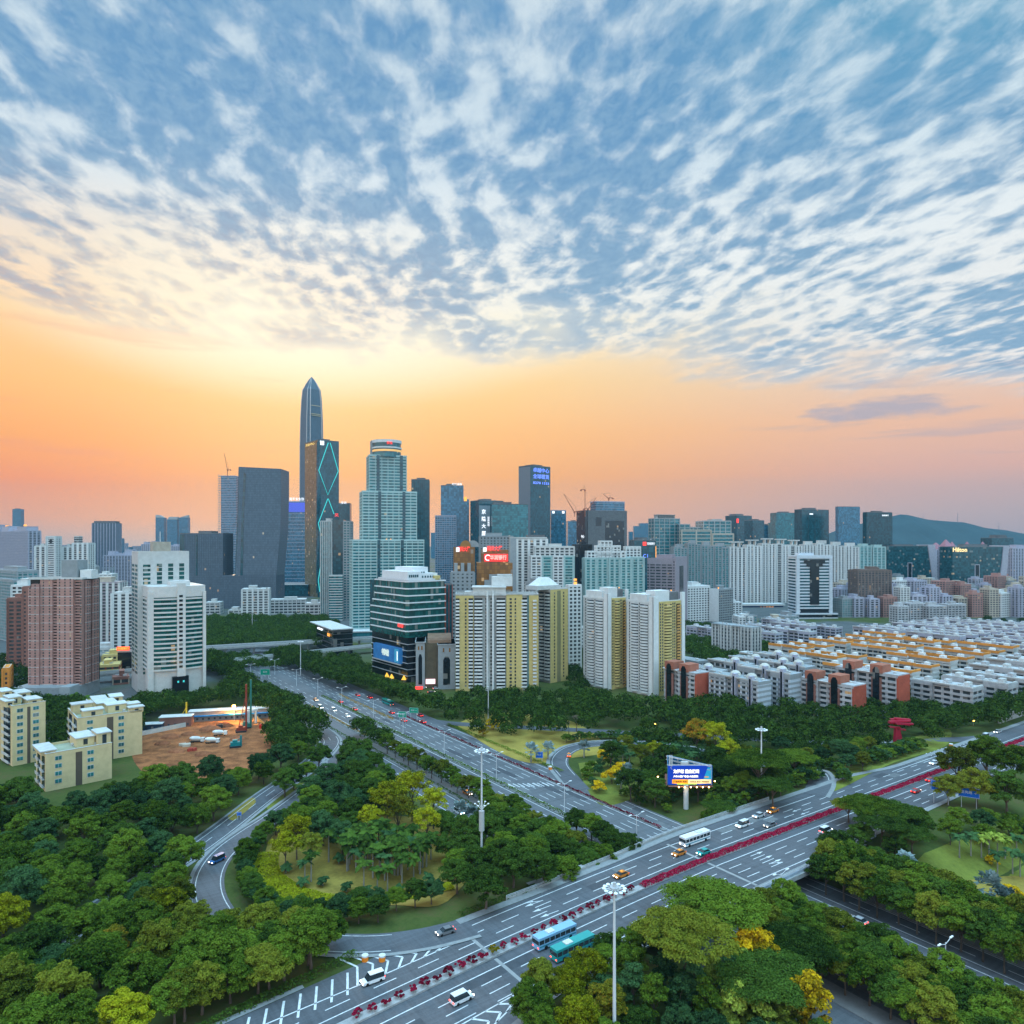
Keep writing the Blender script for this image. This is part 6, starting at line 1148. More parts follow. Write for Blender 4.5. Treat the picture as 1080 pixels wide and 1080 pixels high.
p = UW(-38,-192); plant('umbrella_tree', *p, 1.0, 'dark', 'dark spreading tree below the huge one by the near floodlight mast', None, None, .9); PLACED.append((*p, 7))
p = UW(-22,-188); plant('umbrella_tree', *p, .85, 'dark', 'dark spreading tree between the huge roadside trees and the hedge row', None, None, .85); PLACED.append((*p, 6))
one('umbrella_tree', 915, 868, 10, .85, 'mid', 'flat crowned tree with bare limbs beside the two blue road signs'); one('umbrella_tree', 942, 872, 9, .75, 'dark', 'dark flat crowned tree right of the one with bare limbs'); one('umbrella_tree', 895, 858, 9, .55, 'olive', 'small flat crowned tree reaching over the near lanes'); one('umbrella_tree', 930, 895, 6, .75, 'dark', 'low dark tree under the flat crowned tree with bare limbs'); one('umbrella_tree', 962, 905, 5, .6, 'dark', 'low dark tree left of the open olive lawn')
one('umbrella_tree', 690, 795, 8, .01, 'lime', 'x') if False else None
for px, py, s, c, l in ((1010,822,1.3,'olive','large olive tree left end of the clump right of the blue signs'),(1040,815,1.45,'mid','tallest bright green tree of the clump right of the blue signs'),(1070,822,1.4,'mid','bright green tree of that clump touching the right edge'),(1030,845,1.25,'olive','olive tree front of the clump right of the blue signs'),(1062,850,1.3,'dark','dark tree front of the clump at the right edge'),(1000,843,1.0,'olive','smaller olive tree at the left foot of that clump')): one('broadleaf_tree', px, py, 8, s, c, l)
for px, py, s, c, l in ((435,843,1.5,'lime','tallest yellow green feathery tree over the round garden'),(408,850,1.35,'lime','yellow green feathery tree left of the tallest one'),(457,850,1.2,'lime','yellow green feathery tree right of the tallest one'),(420,862,1.25,'rust','brownish feathery tree below the yellow green ones'),(450,868,1.1,'lime','bright feathery tree above the palm grove'),(390,862,1.0,'lime','short yellow green tree left end of the feathery group'),(313,880,1.15,'lime','lone yellowish feathery tree at the left of the round garden'),(301,892,1.0,'lime','thin yellowish tree leaning out by the yellow ring hedge'),(328,890,.95,'olive','thin olive tree beside the lone yellowish one'),(690,788,.9,'lime','small yellow green tree in the park above the billboard'),(735,782,1.5,'rust','rust and yellow tree nearest the tree belt above the billboard'),(755,785,1.5,'lime','broad yellow green tree right of the rust one above the billboard'),(768,795,1.2,'lime','yellow green tree by the short far floodlight mast')): one('feathery_tree', px, py, 8, s, c, l)
pal = [(415,650),(445,720),(480,670),(497,725),(525,680),(387,640),(535,720),(590,690),(612,640),(655,640),(700,600),(312,610),(222,690),(245,685),(560,640),(470,620),(510,640),(575,660),(635,680),(430,600),(545,600),(600,600),(670,600),(400,600)]
for i, (a, b) in enumerate(pal): oneb('palm_tree', 260+a/3.6, 740+b/3.6, .95+.1*(i % 3), 'dark' if i % 4 else 'teal', 'slim palm in the grove of the round garden', 'slim palms in the round garden', mark=1.5)
for i in range(26):
    a, b = 380+rng.uniform(0, 330), 575+rng.uniform(0, 85); oneb('palm_tree', 260+a/3.6, 740+b/3.6, 1.1+.2*rng.random(), 'dark', 'tall palm packed in the dense back of the palm grove', 'dense palms in the round garden', mark=1.2)
for i, (a, b) in enumerate([(290,700),(380,722),(655,728),(575,738),(725,720),(350,615),(150,650),(215,705),(450,738),(690,690)]): oneb('young_palm', 260+a/3.6, 740+b/3.6, 1.0, 'teal', 'young short palm on the brown grass of the round garden', 'young palms in the round garden', mark=1.2)
for i, (px, py) in enumerate([(648,800),(657,805),(668,798),(679,803),(690,806),(700,800),(712,803),(724,800),(664,812),(740,803),(752,806),(730,812)]): oneb('palm_tree', px, py, 1.0, 'teal', 'palm in the loose line of palms between loop ramp and billboard', 'palms above the billboard', mark=1.6)
for i, (px, py) in enumerate([(1035,905),(1043,903),(1052,904),(1060,906),(1072,905),(1024,903),(1012,905),(1068,922),(1076,925),(1052,925)]): oneb('palm_tree', px, py, .9, 'pale' if i < 4 else 'teal', 'palm in the row above the olive lawn at the right', 'palms at the right lawn', mark=1.6)
for px, py, s, l in ((560,795,1.5,'left one of two silvery fan palms by the blue direction sign'),(578,792,1.4,'right one of two silvery fan palms by the blue direction sign'),(616,790,1.3,'silvery fan palm inside the mouth of the right loop ramp'),(662,815,1.3,'silvery fan palm in the shrubs above the lamp post near the bridge'),(675,822,1.2,'second silvery fan palm in those shrubs, lower right'),(655,822,1.1,'third silvery fan palm in those shrubs, lower left'),(485,858,1.4,'silvery fan palm left of the tall white mast'),(497,860,1.2,'silvery fan palm touching the tall white mast'),(955,925,1.5,'silvery fan palm left of the olive lawn'),(1045,945,1.7,'larger silvery fan palm on the brown patch at the right'),(1062,955,1.4,'smaller silvery fan palm on the brown patch at the right'),(645,790,1.0,'tiny silvery fan palm near the top of the right loop')): one('fan_palm', px, py, 4, s, 'silver', l)
for px, py, s, l in ((636,798,1.1,'yellow shrub at the top inside the right loop ramp'),(645,822,1.5,'large yellow shrub left of the silvery palms'),(655,812,1.2,'yellow shrub above the large one left of the silvery palms'),(632,830,1.0,'small golden shrub by the loop ramp hedge'),(520,766,1.3,'golden shrub on the dry grass wedge'),(510,772,1.1,'second golden shrub on the dry grass wedge'),(1065,943,1.1,'golden shrub between the two silvery palms at the right'),(1047,912,.7,'tiny golden shrub under the right palms')): one('round_bush', px, py, 2, s*1.3, 'gold', l)
for px, py, s, c, l in ((503,768,1.2,'rust','orange leaved tree at the left of the dry grass wedge'),(535,772,1.2,'rust','brownish tree on the dry grass wedge'),(545,765,1.0,'olive','olive tree behind the brownish one on the wedge'),(565,768,1.2,'mid','green tree at the back of the wedge'),(590,762,1.1,'dark','dark green tree where the wedge narrows')): one('broadleaf_tree', px, py, 5, s*.75, c, l)
one('bare_tree', 608, 762, 5, 1.2, 'dark', 'leafless tree at the right tip of the dry grass wedge'); one('bare_tree', 600, 766, 5, 1.0, 'dark', 'second smaller leafless tree on the wedge')
for i, (px, py, s, c) in enumerate([(790,1030,1.5,'pale'),(770,1040,1.4,'teal'),(752,1035,1.2,'pale'),(730,1050,1.3,'teal'),(800,1055,1.4,'pale'),(818,1045,1.2,'pale'),(775,1065,1.4,'pale'),(745,1068,1.4,'mid'),(715,1065,1.3,'teal'),(700,1048,1.2,'teal'),(690,1070,1.3,'mid'),(668,1060,1.2,'teal'),(830,1070,1.3,'pale'),(805,1076,1.2,'pale')]): one('column_tree', px, py, 6, s, c, '%s upright bushy tree in the thicket right of the near floodlight mast' % CN[c], 'upright trees in the near thicket', mark=1.6*s)
for px, py, s, l in ((793,1012,1.9,'golden yellow tree in the near thicket'),(812,1020,1.6,'second golden yellow tree, right of the first in the near thicket'),(808,1005,1.2,'small golden top above the two golden trees'),(855,1062,1.7,'golden yellow tree alone near the bottom right of the thicket')): one('column_tree', px, py, 7, s, 'gold', l, mark=2.0)
for px, py, s, c, l in ((572,1062,1.0,'olive','round olive tree at the bottom beside the painted road island'),(600,1066,1.0,'lime','bright yellow green tree at the bottom beside the olive one'),(618,1050,1.05,'lime','taller yellow green tree at the bottom near the floodlight mast'),(560,1085,1.0,'mid','green tree cut by the bottom edge by the road island'),(638,1080,1.0,'rust','rust tinged tree at the bottom edge'),(610,1095,1.0,'lime','yellow green tree cut by the bottom edge')): one('broadleaf_tree', px, py, 6, s*.8, c, l, mark=2.6)
# rows beside the roads
for i, w in enumerate(np.arange(64, -124, -7.2)):
    x, y = UW(-19.8+.8*math.sin(i*2.1), w); plant('street_tree', x, y, .95+.12*math.sin(i*1.7), 'mid' if i % 3 else 'olive', '%s tree counted from the far end of the row between service road and expressway' % (NUM+['twenty-'+q for q in NUM[:9]])[i], 'street trees between service road and expressway'); PLACED.append((x, y, 2.5))
for j, (u, lab) in enumerate([(-16,'outer'),(-9.5,'middle'),(-2.5,'inner')]):
    for i, w in enumerate(np.arange(-172-(4 if j == 2 else 0), -300, -4.9)):
        x, y = UW(u+.9*math.sin(i*1.3+j), w+(j*2)); plant('street_tree', x, y, 1.12+.12*math.sin(i*2.3+j), ['mid','olive','mid','dark'][(i+j) % 4], '%s tree from the bridge in the %s row between the lower right roads' % ((NUM+['twenty-'+q for q in NUM])[i], lab), 'street trees below the bridge'); PLACED.append((x, y, 2.5))
for j, (u, lab) in enumerate([(23,'lane side'),(31.5,'middle'),(38,'back')]):
    for i, w in enumerate(np.arange(-168, -300, -5.0)):
        x, y = UW(u+.9*math.sin(i*1.9+j), w+j*3); plant('street_tree', x, y, 1.25+.12*math.sin(i*1.1+j), ['dark','mid','olive','mid'][(i+2*j) % 4], '%s tree from the bridge in the %s row right of the lower right lane' % ((NUM+['twenty-'+q for q in NUM])[i], lab), 'street trees right of the lower lane'); PLACED.append((x, y, 2.5))
for (u, w0, w1, nm) in ((-38,72,330,'left edge of the far expressway'),(28.5,100,330,'right edge of the far expressway'),(17.5,176,330,'strip inside the far expressway')):
    for i, w in enumerate(np.arange(w0, w1, 8.5)):
        x, y = UW(u+math.sin(i*2.0), w); plant('street_tree', x, y, 1.2+.15*math.sin(i*1.3), ['dark','mid','teal'][i % 3], '%s tree on the %s, counting away from the viewer' % ((NUM+['twenty-'+q for q in NUM])[i], nm), 'street trees of the far expressway'); PLACED.append((x, y, 3.2))
def ringrow(P, off, sp, kind, s, cols, label, group, a=0, b=1):
    n = len(P); i = int(n*a); last = None; T = np.gradient(P, axis=0); T /= np.linalg.norm(T, axis=1)[:, None]; k = 0
    while i < int(n*b):
        q = P[i]+np.array([-T[i,1], T[i,0]])*off
        if last is None or np.linalg.norm(q-last) >= sp:
            x, y = UW(*q); plant(kind, x, y, s*random.uniform(.85,1.2), cols[k % len(cols)], label % (NUM+['last']*60)[k] if '%s' in label else label, group); PLACED.append((x, y, sp*.42)); last = q; k += 1
        i += 1
ringrow(LOOPL, -10.0, 4.6, 'broadleaf_tree', .62, ['dark','mid','teal'], 'low round tree in the ring outside the yellow border, %s from the road island', 'ring of round trees in the left loop', .10, .62)
ringrow(LOOPR, -8.0, 3.6, 'round_bush', 1.2, ['mid','teal','dark'], 'rounded bush on the inner bank of the right loop ramp', 'bushes inside the right loop', .1, .95) if False else None
ringrow(LOOPR, 8.5, 3.4, 'round_bush', 1.2, ['mid','teal','dark'], 'rounded bush along the bank of the right loop ramp', 'bushes along the right loop', .3, .92)
us_ = np.arange(-38, -96, -4.4)
for k, u in enumerate(np.arange(36, 98, 3.6)):
    x, y = UW(u, float(up_edge(u))+6.5); plant('round_bush', x, y, 1.5+.3*math.sin(k), ['dark','mid','teal'][k % 3], 'dark bush on the bank above the crossing road right of the bridge', 'bushes on the bank above the crossing road'); PLACED.append((x, y, 1.6))
for k, u in enumerate(np.arange(126, 172, 3.8)):
    for d in (8, 13): x, y = UW(u+d*.2, float(up_edge(u))+d); plant('round_bush', x, y, 1.3, ['dark','teal','mid'][k % 3], 'bush on the grass bank below the red sculpture', 'bushes below the red sculpture'); PLACED.append((x, y, 1.5))
BL = 'broadleaf_tree'
def wood(px, py, c, r):
    if py > 935 and r.random() < .7: return r.choice(['olive','lime','olive','mid','mid','rust' if r.random() < .5 else 'olive'])
    if py > 900 and r.random() < .3: return 'mid'
    return c
zone([(590,920),(640,905),(700,890),(660,880),(600,868),(560,860),(520,862),(478,880),(478,930),(470,955),(500,968),(560,950)], 7, 8.0, [(BL,'dark'),(BL,'dark'),(BL,'mid')], (.85,1.15), '{size} {col} tree in the dark clump between the tall mast and the bridge', 'clump between mast and bridge', margin=-1.0, seed=3)
for w in np.arange(-70, -126, -6.5):
    for u in (-27, -9): 
        if u == -9 and w > -92: continue
        x, y = UW(u+random.uniform(-1.5,1.5), w); plant(BL, x, y, .85, 'dark' if random.random() < .6 else 'mid', 'dark tree crowding the road edge just left of the bridge', 'trees crowding the road by the bridge'); PLACED.append((x, y, 3))
zone([(262,1008),(352,1016),(350,1034),(300,1050),(225,1090),(200,1100),(190,1060)], 7, 8.5, [(BL,'mid'),(BL,'olive')], (.9,1.15), '{size} {col} tree at the wood edge beside the painted road island', 'trees by the road island', margin=1.0, seed=9)
for i, (px, py, c) in enumerate([(300,1034,'mid'),(272,1048,'olive'),(243,1058,'mid'),(325,1018,'dark'),(344,1004,'mid'),(213,1070,'olive'),(184,1082,'mid'),(285,1022,'dark'),(312,1004,'olive'),(256,1032,'mid'),(228,1044,'dark'),(200,1056,'mid')]): one('broadleaf_tree', px, py, 6, .88, c, '%s tree along the kerb of the bottom left road, roughly counted from the chevrons' % NUM[[3,5,7,1,0,9,11,4,2,6,8,10][i]], 'trees along the bottom left kerb')
for i, (px, py) in enumerate([(262,925),(268,940),(283,950),(300,957),(318,962),(338,966),(358,968),(378,969),(398,970),(418,969),(438,967),(455,964)]): one('broadleaf_tree', px, py, 3.5, .58+.05*math.sin(i*2), ['mid','dark','teal'][i % 3], '%s low round tree below the yellow border of the garden, from the left' % NUM[i], 'low round trees below the yellow border', mark=2)
zone([(235,975),(300,984),(352,998),(352,1032),(230,1090),(190,1060)], 7, 7.6, [(BL,'mid'),(BL,'olive'),(BL,'dark')], (.85,1.1), '{size} {col} tree between the ramp and the kerb of the bottom left road', 'trees by the bottom left kerb', margin=.3, seed=19)
zone([(-60,850),(10,822),(60,850),(110,835),(170,812),(240,812),(300,792),(330,800),(310,840),(262,855),(215,895),(190,925),(215,968),(262,990),(330,1003),(350,1012),(345,1030),(260,1062),(225,1085),(150,1190),(-80,1190)], 7, 7.7, [(BL,'dark'),(BL,'dark'),(BL,'mid'),(BL,'teal')], (.72,1.18), '{size} {col} tree in the big wood left of the loop road', 'trees of the big left wood', margin=2.0, skipbig=True, seed=2, colfn=wood)
zone([(285,840),(300,790),(300,765),(340,745),(395,800),(430,835),(400,850),(360,880),(345,900),(330,870),(300,870)], 7, 7.2, [(BL,'dark'),(BL,'dark'),(BL,'teal'),(BL,'mid')], (.8,1.1), '{size} {col} tree between the building site and the service road', 'trees north of the round garden', margin=1.5, seed=4)
zone([(470,860),(500,880),(470,900),(440,880)], 6, 6.5, [(BL,'dark')], (.7,.9), '{size} {col} tree behind the palm grove', 'trees behind the palm grove', seed=41)
zone([(212,712),(335,738),(350,765),(385,800),(330,800),(300,792),(262,742),(214,745)], 7, 7.6, [(BL,'dark'),(BL,'teal'),(BL,'olive')], (.85,1.1), '{size} {col} tree along the expressway above the building site', 'trees above the building site', margin=1.0, seed=5)
zone([(225,690),(330,695),(385,708),(440,735),(475,752),(400,750),(340,728),(250,706)], 7, 7.6, [(BL,'dark'),(BL,'teal'),(BL,'mid')], (.85,1.1), '{size} {col} tree between the expressway and the green glass building', 'trees right of the far expressway', margin=0, seed=6)
zone([(425,748),(440,738),(500,730),(560,728),(620,730),(700,742),(760,735),(850,745),(900,745),(960,725),(1010,705),(1090,692),(1090,762),(1040,774),(985,782),(960,772),(900,772),(800,778),(700,778),(600,768),(500,760),(450,768)], 8, 7.8, [(BL,'dark'),(BL,'dark'),(BL,'teal'),(BL,'mid')], (.85,1.2), '{size} {col} tree in the long dark belt below the front row of buildings', 'trees of the long dark belt', margin=1.5, seed=7)
zone([(838,785),(870,768),(930,762),(948,790),(930,812),(890,835),(868,812),(845,800)], 6, 6.6, [(BL,'mid'),(BL,'teal'),(BL,'olive')], (.65,.95), '{size} {col} tree between the right ramp and the red sculpture', 'trees left of the red sculpture', margin=1.5, seed=8)
one('round_bush', 981, 775, 3, 2.6, 'olive', 'big rounded olive bush right of the red sculpture')
zone([(600,812),(640,800),(760,812),(720,880),(690,890),(620,835)], 3, 4.6, [('round_bush','dark'),('round_bush','mid'),('round_bush','teal'),('street_tree','dark')], (.9,1.5), '{size} {col} {kind} in the shrubbery around the billboard column', 'shrubbery around the billboard', margin=1.0, seed=10)
zone([(760,812),(845,800),(865,835),(800,860),(740,880)], 4, 5.6, [('street_tree','dark'),('street_tree','mid')], (.7,1.0), '{size} {col} tree under the flat crowned trees right of the billboard', 'undergrowth right of the billboard', margin=1.0, seed=11)
zone([(630,785),(845,775),(845,800),(760,810),(640,800)], 6, 6.2, [('street_tree','dark'),('street_tree','teal'),('street_tree','olive')], (.8,1.1), '{size} {col} tree in the park strip below the long belt', 'park strip trees', margin=1.0, seed=12)
zone([(905,880),(960,868),(985,880),(975,905),(960,925),(905,915)], 5, 6.5, [(BL,'dark'),(BL,'mid')], (.6,.85), '{size} {col} tree under the flat crowned trees by the blue signs', 'undergrowth by the blue signs', margin=1.0, seed=13)
zone([(980,880),(1090,872),(1100,895),(1000,903)], 5, 6.2, [('street_tree','mid'),('street_tree','teal')], (.8,1.1), '{size} {col} tree behind the palm row at the right', 'trees behind the right palms', margin=1.0, seed=14)
zone([(900,930),(980,955),(1080,978),(1150,1010),(1090,1010),(980,965),(900,945)], 7, 6.0, [('street_tree','mid'),('street_tree','olive')], (.9,1.1), '{size} {col} tree behind the double row right of the lower lane', 'trees behind the lower lane rows', margin=0, seed=15)
zone([(640,1010),(700,1010),(770,1010),(870,1090),(880,1200),(640,1200),(560,1100),(600,1040)], 5, 5.2, [('street_tree','mid'),('street_tree','dark'),('street_tree','teal')], (.75,1.0), '{size} {col} tree in the near thicket at the bottom', 'near thicket trees', margin=1.0, seed=16)
zone([(-20,735),(150,745),(150,770),(110,775),(60,800),(40,800),(60,760),(-20,760)], 5, 6.5, [('street_tree','dark'),('street_tree','teal')], (.8,1.1), '{size} {col} tree between the cream flats and the rose tower', 'trees between cream flats and rose tower', margin=0, seed=17)
zone([(150,738),(262,728),(262,738),(150,752)], 5, 6.0, [('street_tree','dark'),('street_tree','teal')], (.8,1.0), '{size} {col} tree behind the building site huts', 'trees behind the site huts', margin=0, seed=18)
for k, (px, py) in enumerate([(50,742),(60,745),(70,743),(78,741),(88,744)]): oneb('young_palm', px, py, 2.0, 'dark', 'dark palm in the row before the podium of the rose tower', 'palms before the rose tower')
# far woods as one object each
def farwood(name, label, zones, seed):
    r = np.random.default_rng(seed); Vs = []; n0 = 0; Fs = []
    for poly, sp, (s0, s1) in zones:
        pts = [G(px, py, 6) for px, py in poly]; xs = [p[0] for p in pts]; ys = [p[1] for p in pts]; pl = []
        for _ in range(int((max(xs)-min(xs))*(max(ys)-min(ys))/sp/sp*3)):
            p = (r.uniform(min(xs), max(xs)), r.uniform(min(ys), max(ys)))
            if not inpoly(p, pts) or infoot(p, 2) or any((p[0]-a)**2+(p[1]-b)**2 < sp*sp*.7 for a, b in pl): continue
            pl.append(p); s = r.uniform(s0, s1)*r.uniform(.75,1.25); k = 420; d = r.normal(size=(k, 3)); d /= np.linalg.norm(d, axis=1)[:, None]; d[:, 2] = np.abs(d[:, 2])*1.0-.25*(r.random(k) < .4)
            lump = 1+.22*np.sin(d[:, 0]*5+r.uniform(0,6))*np.sin(d[:, 1]*6+r.uniform(0,6)); P = np.array([p[0], p[1], 4.5*s])+d*np.array([4.8, 4.8, 4.2])*s*(lump*r.uniform(.75,1.02,k))[:, None]; V, Fc = quads(P, d+r.normal(scale=.4, size=(k, 3)), r.uniform(.5,1.0,k)*s, 1.4, r)
            Vs.append(V); Fs.append(Fc+n0); n0 += len(V)
    me = bpy.data.meshes.new(name); me.from_pydata(np.concatenate(Vs).tolist(), [], np.concatenate(Fs).tolist()); me.materials.append(LM['dark']); me.update(); tag(link(name, me), label, 'wood', kind='stuff')
farwood('far_park_wood', 'dark park wood beyond the elevated roads on the left', [([(205,650),(340,650),(360,662),(338,680),(330,676),(215,682)], 9, (.9,1.3)), ([(205,686),(300,690),(330,688),(325,696),(215,706)], 8, (.8,1.0)), ([(330,690),(372,690),(395,706),(330,700)], 7, (.8,1.0))], 1)
farwood('small_park_wood', 'dark park wood between the yellow flats and the grey estate', [([(722,668),(760,662),(800,676),(830,690),(820,705),(790,706),(730,690)], 8, (.9,1.2)), ([(838,672),(860,672),(862,680),(838,682)], 8, (.7,.9)), ([(725,655),(750,655),(745,662),(722,662)], 8, (.7,.9))], 2)
farwood('estate_trees', 'scattered small trees between the blocks of the right hand estate', [([(870,700),(1010,690),(1080,700),(1000,715),(900,712)], 16, (.6,.8)), ([(940,655),(1080,650),(1080,662),(950,668)], 20, (.7,.9)), ([(590,650),(620,650),(618,735),(598,735)], 9, (.8,1.0)), ([(0,690),(30,690),(28,735),(0,735)], 9, (.8,1.0))], 3)
# link the plants: the nearest ones as trees of their own, the far surplus of one kind as one mass
CAPK = {'broadleaf_tree': 300, 'street_tree': 299}
NAMEK = dict(spreading_tree='tree', broadleaf_tree='tree', umbrella_tree='tree', street_tree='tree', feathery_tree='tree', round_bush='bush', clipped_shrub='shrub', column_tree='tree', palm_tree='palm', young_palm='palm', fan_palm='palm', bare_tree='tree')
rest = []; byk = {}
for e in PLOG: byk.setdefault(e[0], []).append(e)
for kind, L_ in byk.items():
    L_.sort(key=lambda e: (e[2], e[1])); lim = CAPK.get(kind, 290); vs = KIND[kind]; labs = {}
    for e in L_[:lim]: labs[e[5]] = labs.get(e[5], 0)+1
    for i, (k_, x, y, s, col, lab, grp, z, sz) in enumerate(L_):
        if i >= lim: rest.append((x, y, s)); continue
        me, tm = vs[i % len(vs)]; ck = (kind, i % len(vs), col)
        if ck not in CM: CM[ck] = me if kind == 'bare_tree' else recol(me, LM[col])
        if z is None: z = terrp((x, y))
        r = empty(kind, (x, y, z), random.uniform(0, 6.28), lab, NAMEK[kind], grp); r.scale = (s, s, sz or s); link('crown', CM[ck], r); link('trunk', tm, r)
print('PLANTS', {k: len(v) for k, v in byk.items()}, 'rest', len(rest))
if rest:
    r = np.random.default_rng(3); Vs = []; Fs = []; n0 = 0
    for x, y, s in rest:
        k = 650; d = r.normal(size=(k, 3)); d /= np.linalg.norm(d, axis=1)[:, None]; d[:, 2] = np.where(d[:, 2] < -.4, -d[:, 2], d[:, 2]); lump = 1+.25*np.sin(d[:, 0]*5+x)*np.sin(d[:, 1]*6+y)
        P = np.array([x, y, terrp((x, y))+6.6*s])+d*np.array([4.9, 4.9, 4.0])*s*(lump*r.uniform(.7,1.03,k))[:, None]; V, Fc = quads(P, d+r.normal(scale=.4, size=(k, 3)), r.uniform(.5,1.0,k)*s, 1.4, r); Vs.append(V); Fs.append(Fc+n0); n0 += len(V)
    me = bpy.data.meshes.new('tree_belt'); me.from_pydata(np.concatenate(Vs).tolist(), [], np.concatenate(Fs).tolist()); me.materials.append(LM['dark']); me.update(); tag(link('tree_belt', me), 'far trees of the dark belt beyond the roads', 'trees', kind='stuff')
# hedges
def hedge(name, label, path, wd, h, m, z0fn, cat='hedge', dens=9, leaf=.32, kind=None):
    P = np.array(path, float); r = np.random.default_rng(len(PLOG)+int(abs(P[0,0])*7)); seg = np.linalg.norm(np.diff(P, axis=0), axis=1); cum = np.concatenate([[0], np.cumsum(seg)]); n = int(cum[-1]*dens*max(1, wd*.8)); t = r.uniform(0, cum[-1], n)
    u = np.interp(t, cum, P[:,0]); w = np.interp(t, cum, P[:,1]); T = np.stack([np.interp(t+.5, cum, P[:,0])-np.interp(t-.5, cum, P[:,0]), np.interp(t+.5, cum, P[:,1])-np.interp(t-.5, cum, P[:,1])], 1); T /= np.linalg.norm(T, axis=1)[:, None]+1e-6
    a = r.uniform(-1, 1, n); z = h*np.sqrt(np.clip(1-a*a, .15, 1))*(.75+.35*np.sin(t*.9)*np.sin(t*.37+1)**2)*r.uniform(.5, 1.05, n); u2 = u-T[:,1]*a*wd/2; w2 = w+T[:,0]*a*wd/2; zz = z0fn(u2, w2)
    X = P0[0]+u2*CR[0]+w2*EX[0]; Y = P0[1]+u2*CR[1]+w2*EX[1]; N = np.stack([a*.6*CR[0], a*.6*CR[1], np.ones(n)], 1)+r.normal(scale=.45, size=(n, 3)); o = np.array([X[0], Y[0], 0])
    V, Fc = quads(np.stack([X, Y, zz+z], 1)-o, N, r.uniform(.6,1.4,n)*leaf, 1.4, r); me = bpy.data.meshes.new(name); me.from_pydata(V.tolist(), [], Fc.tolist()); me.materials.append(m); me.update(); ob = link(name, me, None, tuple(o)); tag(ob, label, cat, kind=kind); return ob
T0 = lambda u, w: terr(u, w)+.15
hedge('median_hedge', 'long green hedge with lamp posts down the middle of the expressway', [(0,-118),(0,170)], 2.2, 1.1, LM['mid'], T0, dens=14)
hedge('flower_hedge', 'narrow red flowering hedge between the main lanes and the outer lane of the expressway', [(19.7,-108),(19.7,90)], 1.2, .9, LM['red'], T0, dens=24)
hedge('median_hedge', 'dark hedge dividing the far right lanes of the expressway', [(10.5,86),(10.5,168)], 2.2, 1.0, LM['rust'], T0, dens=10); hedge('median_hedge', 'low hedge between the left lanes of the far expressway', [(-16,62),(-16,148)], 2.0, 1.0, LM['rust'], T0, dens=10); hedge('median_hedge', 'outermost left hedge of the far expressway', [(-25,60),(-25,118)], 1.6, 1.0, LM['dark'], T0, dens=10)
hedge('roadside_hedge', 'dark low hedge under the street trees of the service road', [(-16.5,-118),(-16.5,56)], 2.6, 1.3, LM['dark'], T0, dens=12); hedge('roadside_hedge', 'dark hedge at the inner edge of the service road', [(-22.6,-118),(-22.6,56)], 1.6, .9, LM['dark'], T0, dens=10)
hedge('roadside_hedge', 'trimmed hedge on the outer edge of the expressway above the right lanes', [(30.5,-40),(30.5,60)], 2.4, 1.0, LM['mid'], T0, dens=10)
hedge('yellow_border_hedge', 'bright yellow green border hedge curving round the garden in the left loop', smooth([(-100,-50),(-103,-58),(-104,-68),(-101.5,-80),(-96.5,-90),(-88,-99),(-79,-105.5),(-66,-110.5)]), 9.5, 1.0, LM['lime'], T0, dens=26, leaf=.36)
hedge('bank_hedge', 'dark hedge along the near bank of the crossing road left of the bridge', [(u, float(up_edge(u))+3.6) for u in np.arange(-74, -36, 3)], 2.4, 1.2, LM['dark'], T0, dens=12); hedge('bank_hedge', 'dark hedge along the bank beside the kerb of the bottom left road', [(-102,-129.8),(-116,-132.6),(-130,-135),(-146,-139),(-165,-145),(-190,-154)], 3.0, 1.3, LM['dark'], T0, dens=14)
hedge('flower_hedge', 'crimson flower hedge down the middle of the crossing road right of the big roadside trees', [(u, float(cm(u))-.2) for u in np.arange(-26, 330, 3)], 2.3, 1.25, LM['red'], lambda u, w: u*0+ZC+.3, dens=34, leaf=.34)
for i in range(27):
    u = -30-i*3.1; x, y = UW(u, float(cm(u))-.2); r = empty('flower_shrub', (x, y, ZC+.25), random.uniform(0,6), ('%s crimson shrub of the median planter, counted from the big roadside trees towards the bottom' % (NUM+['twenty-'+q for q in NUM[:9]])[i]) if i != 15 else 'brownish shrub among the crimson ones in the median planter', 'shrub', 'crimson shrubs in the median planter'); sc = random.uniform(1.05,1.35)*(1.25 if i == 15 else 1); r.scale = (sc, sc, sc); v = i % 2; ck = ('clipped_shrub', v, 'rust' if i == 15 else 'red')
    if ck not in CM: CM[ck] = recol(KIND['clipped_shrub'][v][0], LM[ck[2]])
    link('crown', CM[ck], r); link('trunk', KIND['clipped_shrub'][v][1], r)
def planter():
    us = np.arange(-130, 331, 4); m = MB(); vs = []; 
    for a, b in zip(us[:-1], us[1:]):
        q = [UW(a, float(cm(a))-1.3), UW(b, float(cm(b))-1.3), UW(b, float(cm(b))+.9), UW(a, float(cm(a))+.9)]; m.prism(q, ZC+.06, ZC+.45)
    tag(m.build('median_kerb', mat('planter concrete', (.36,.37,.37), .9, .2)), kind='structure')
planter()
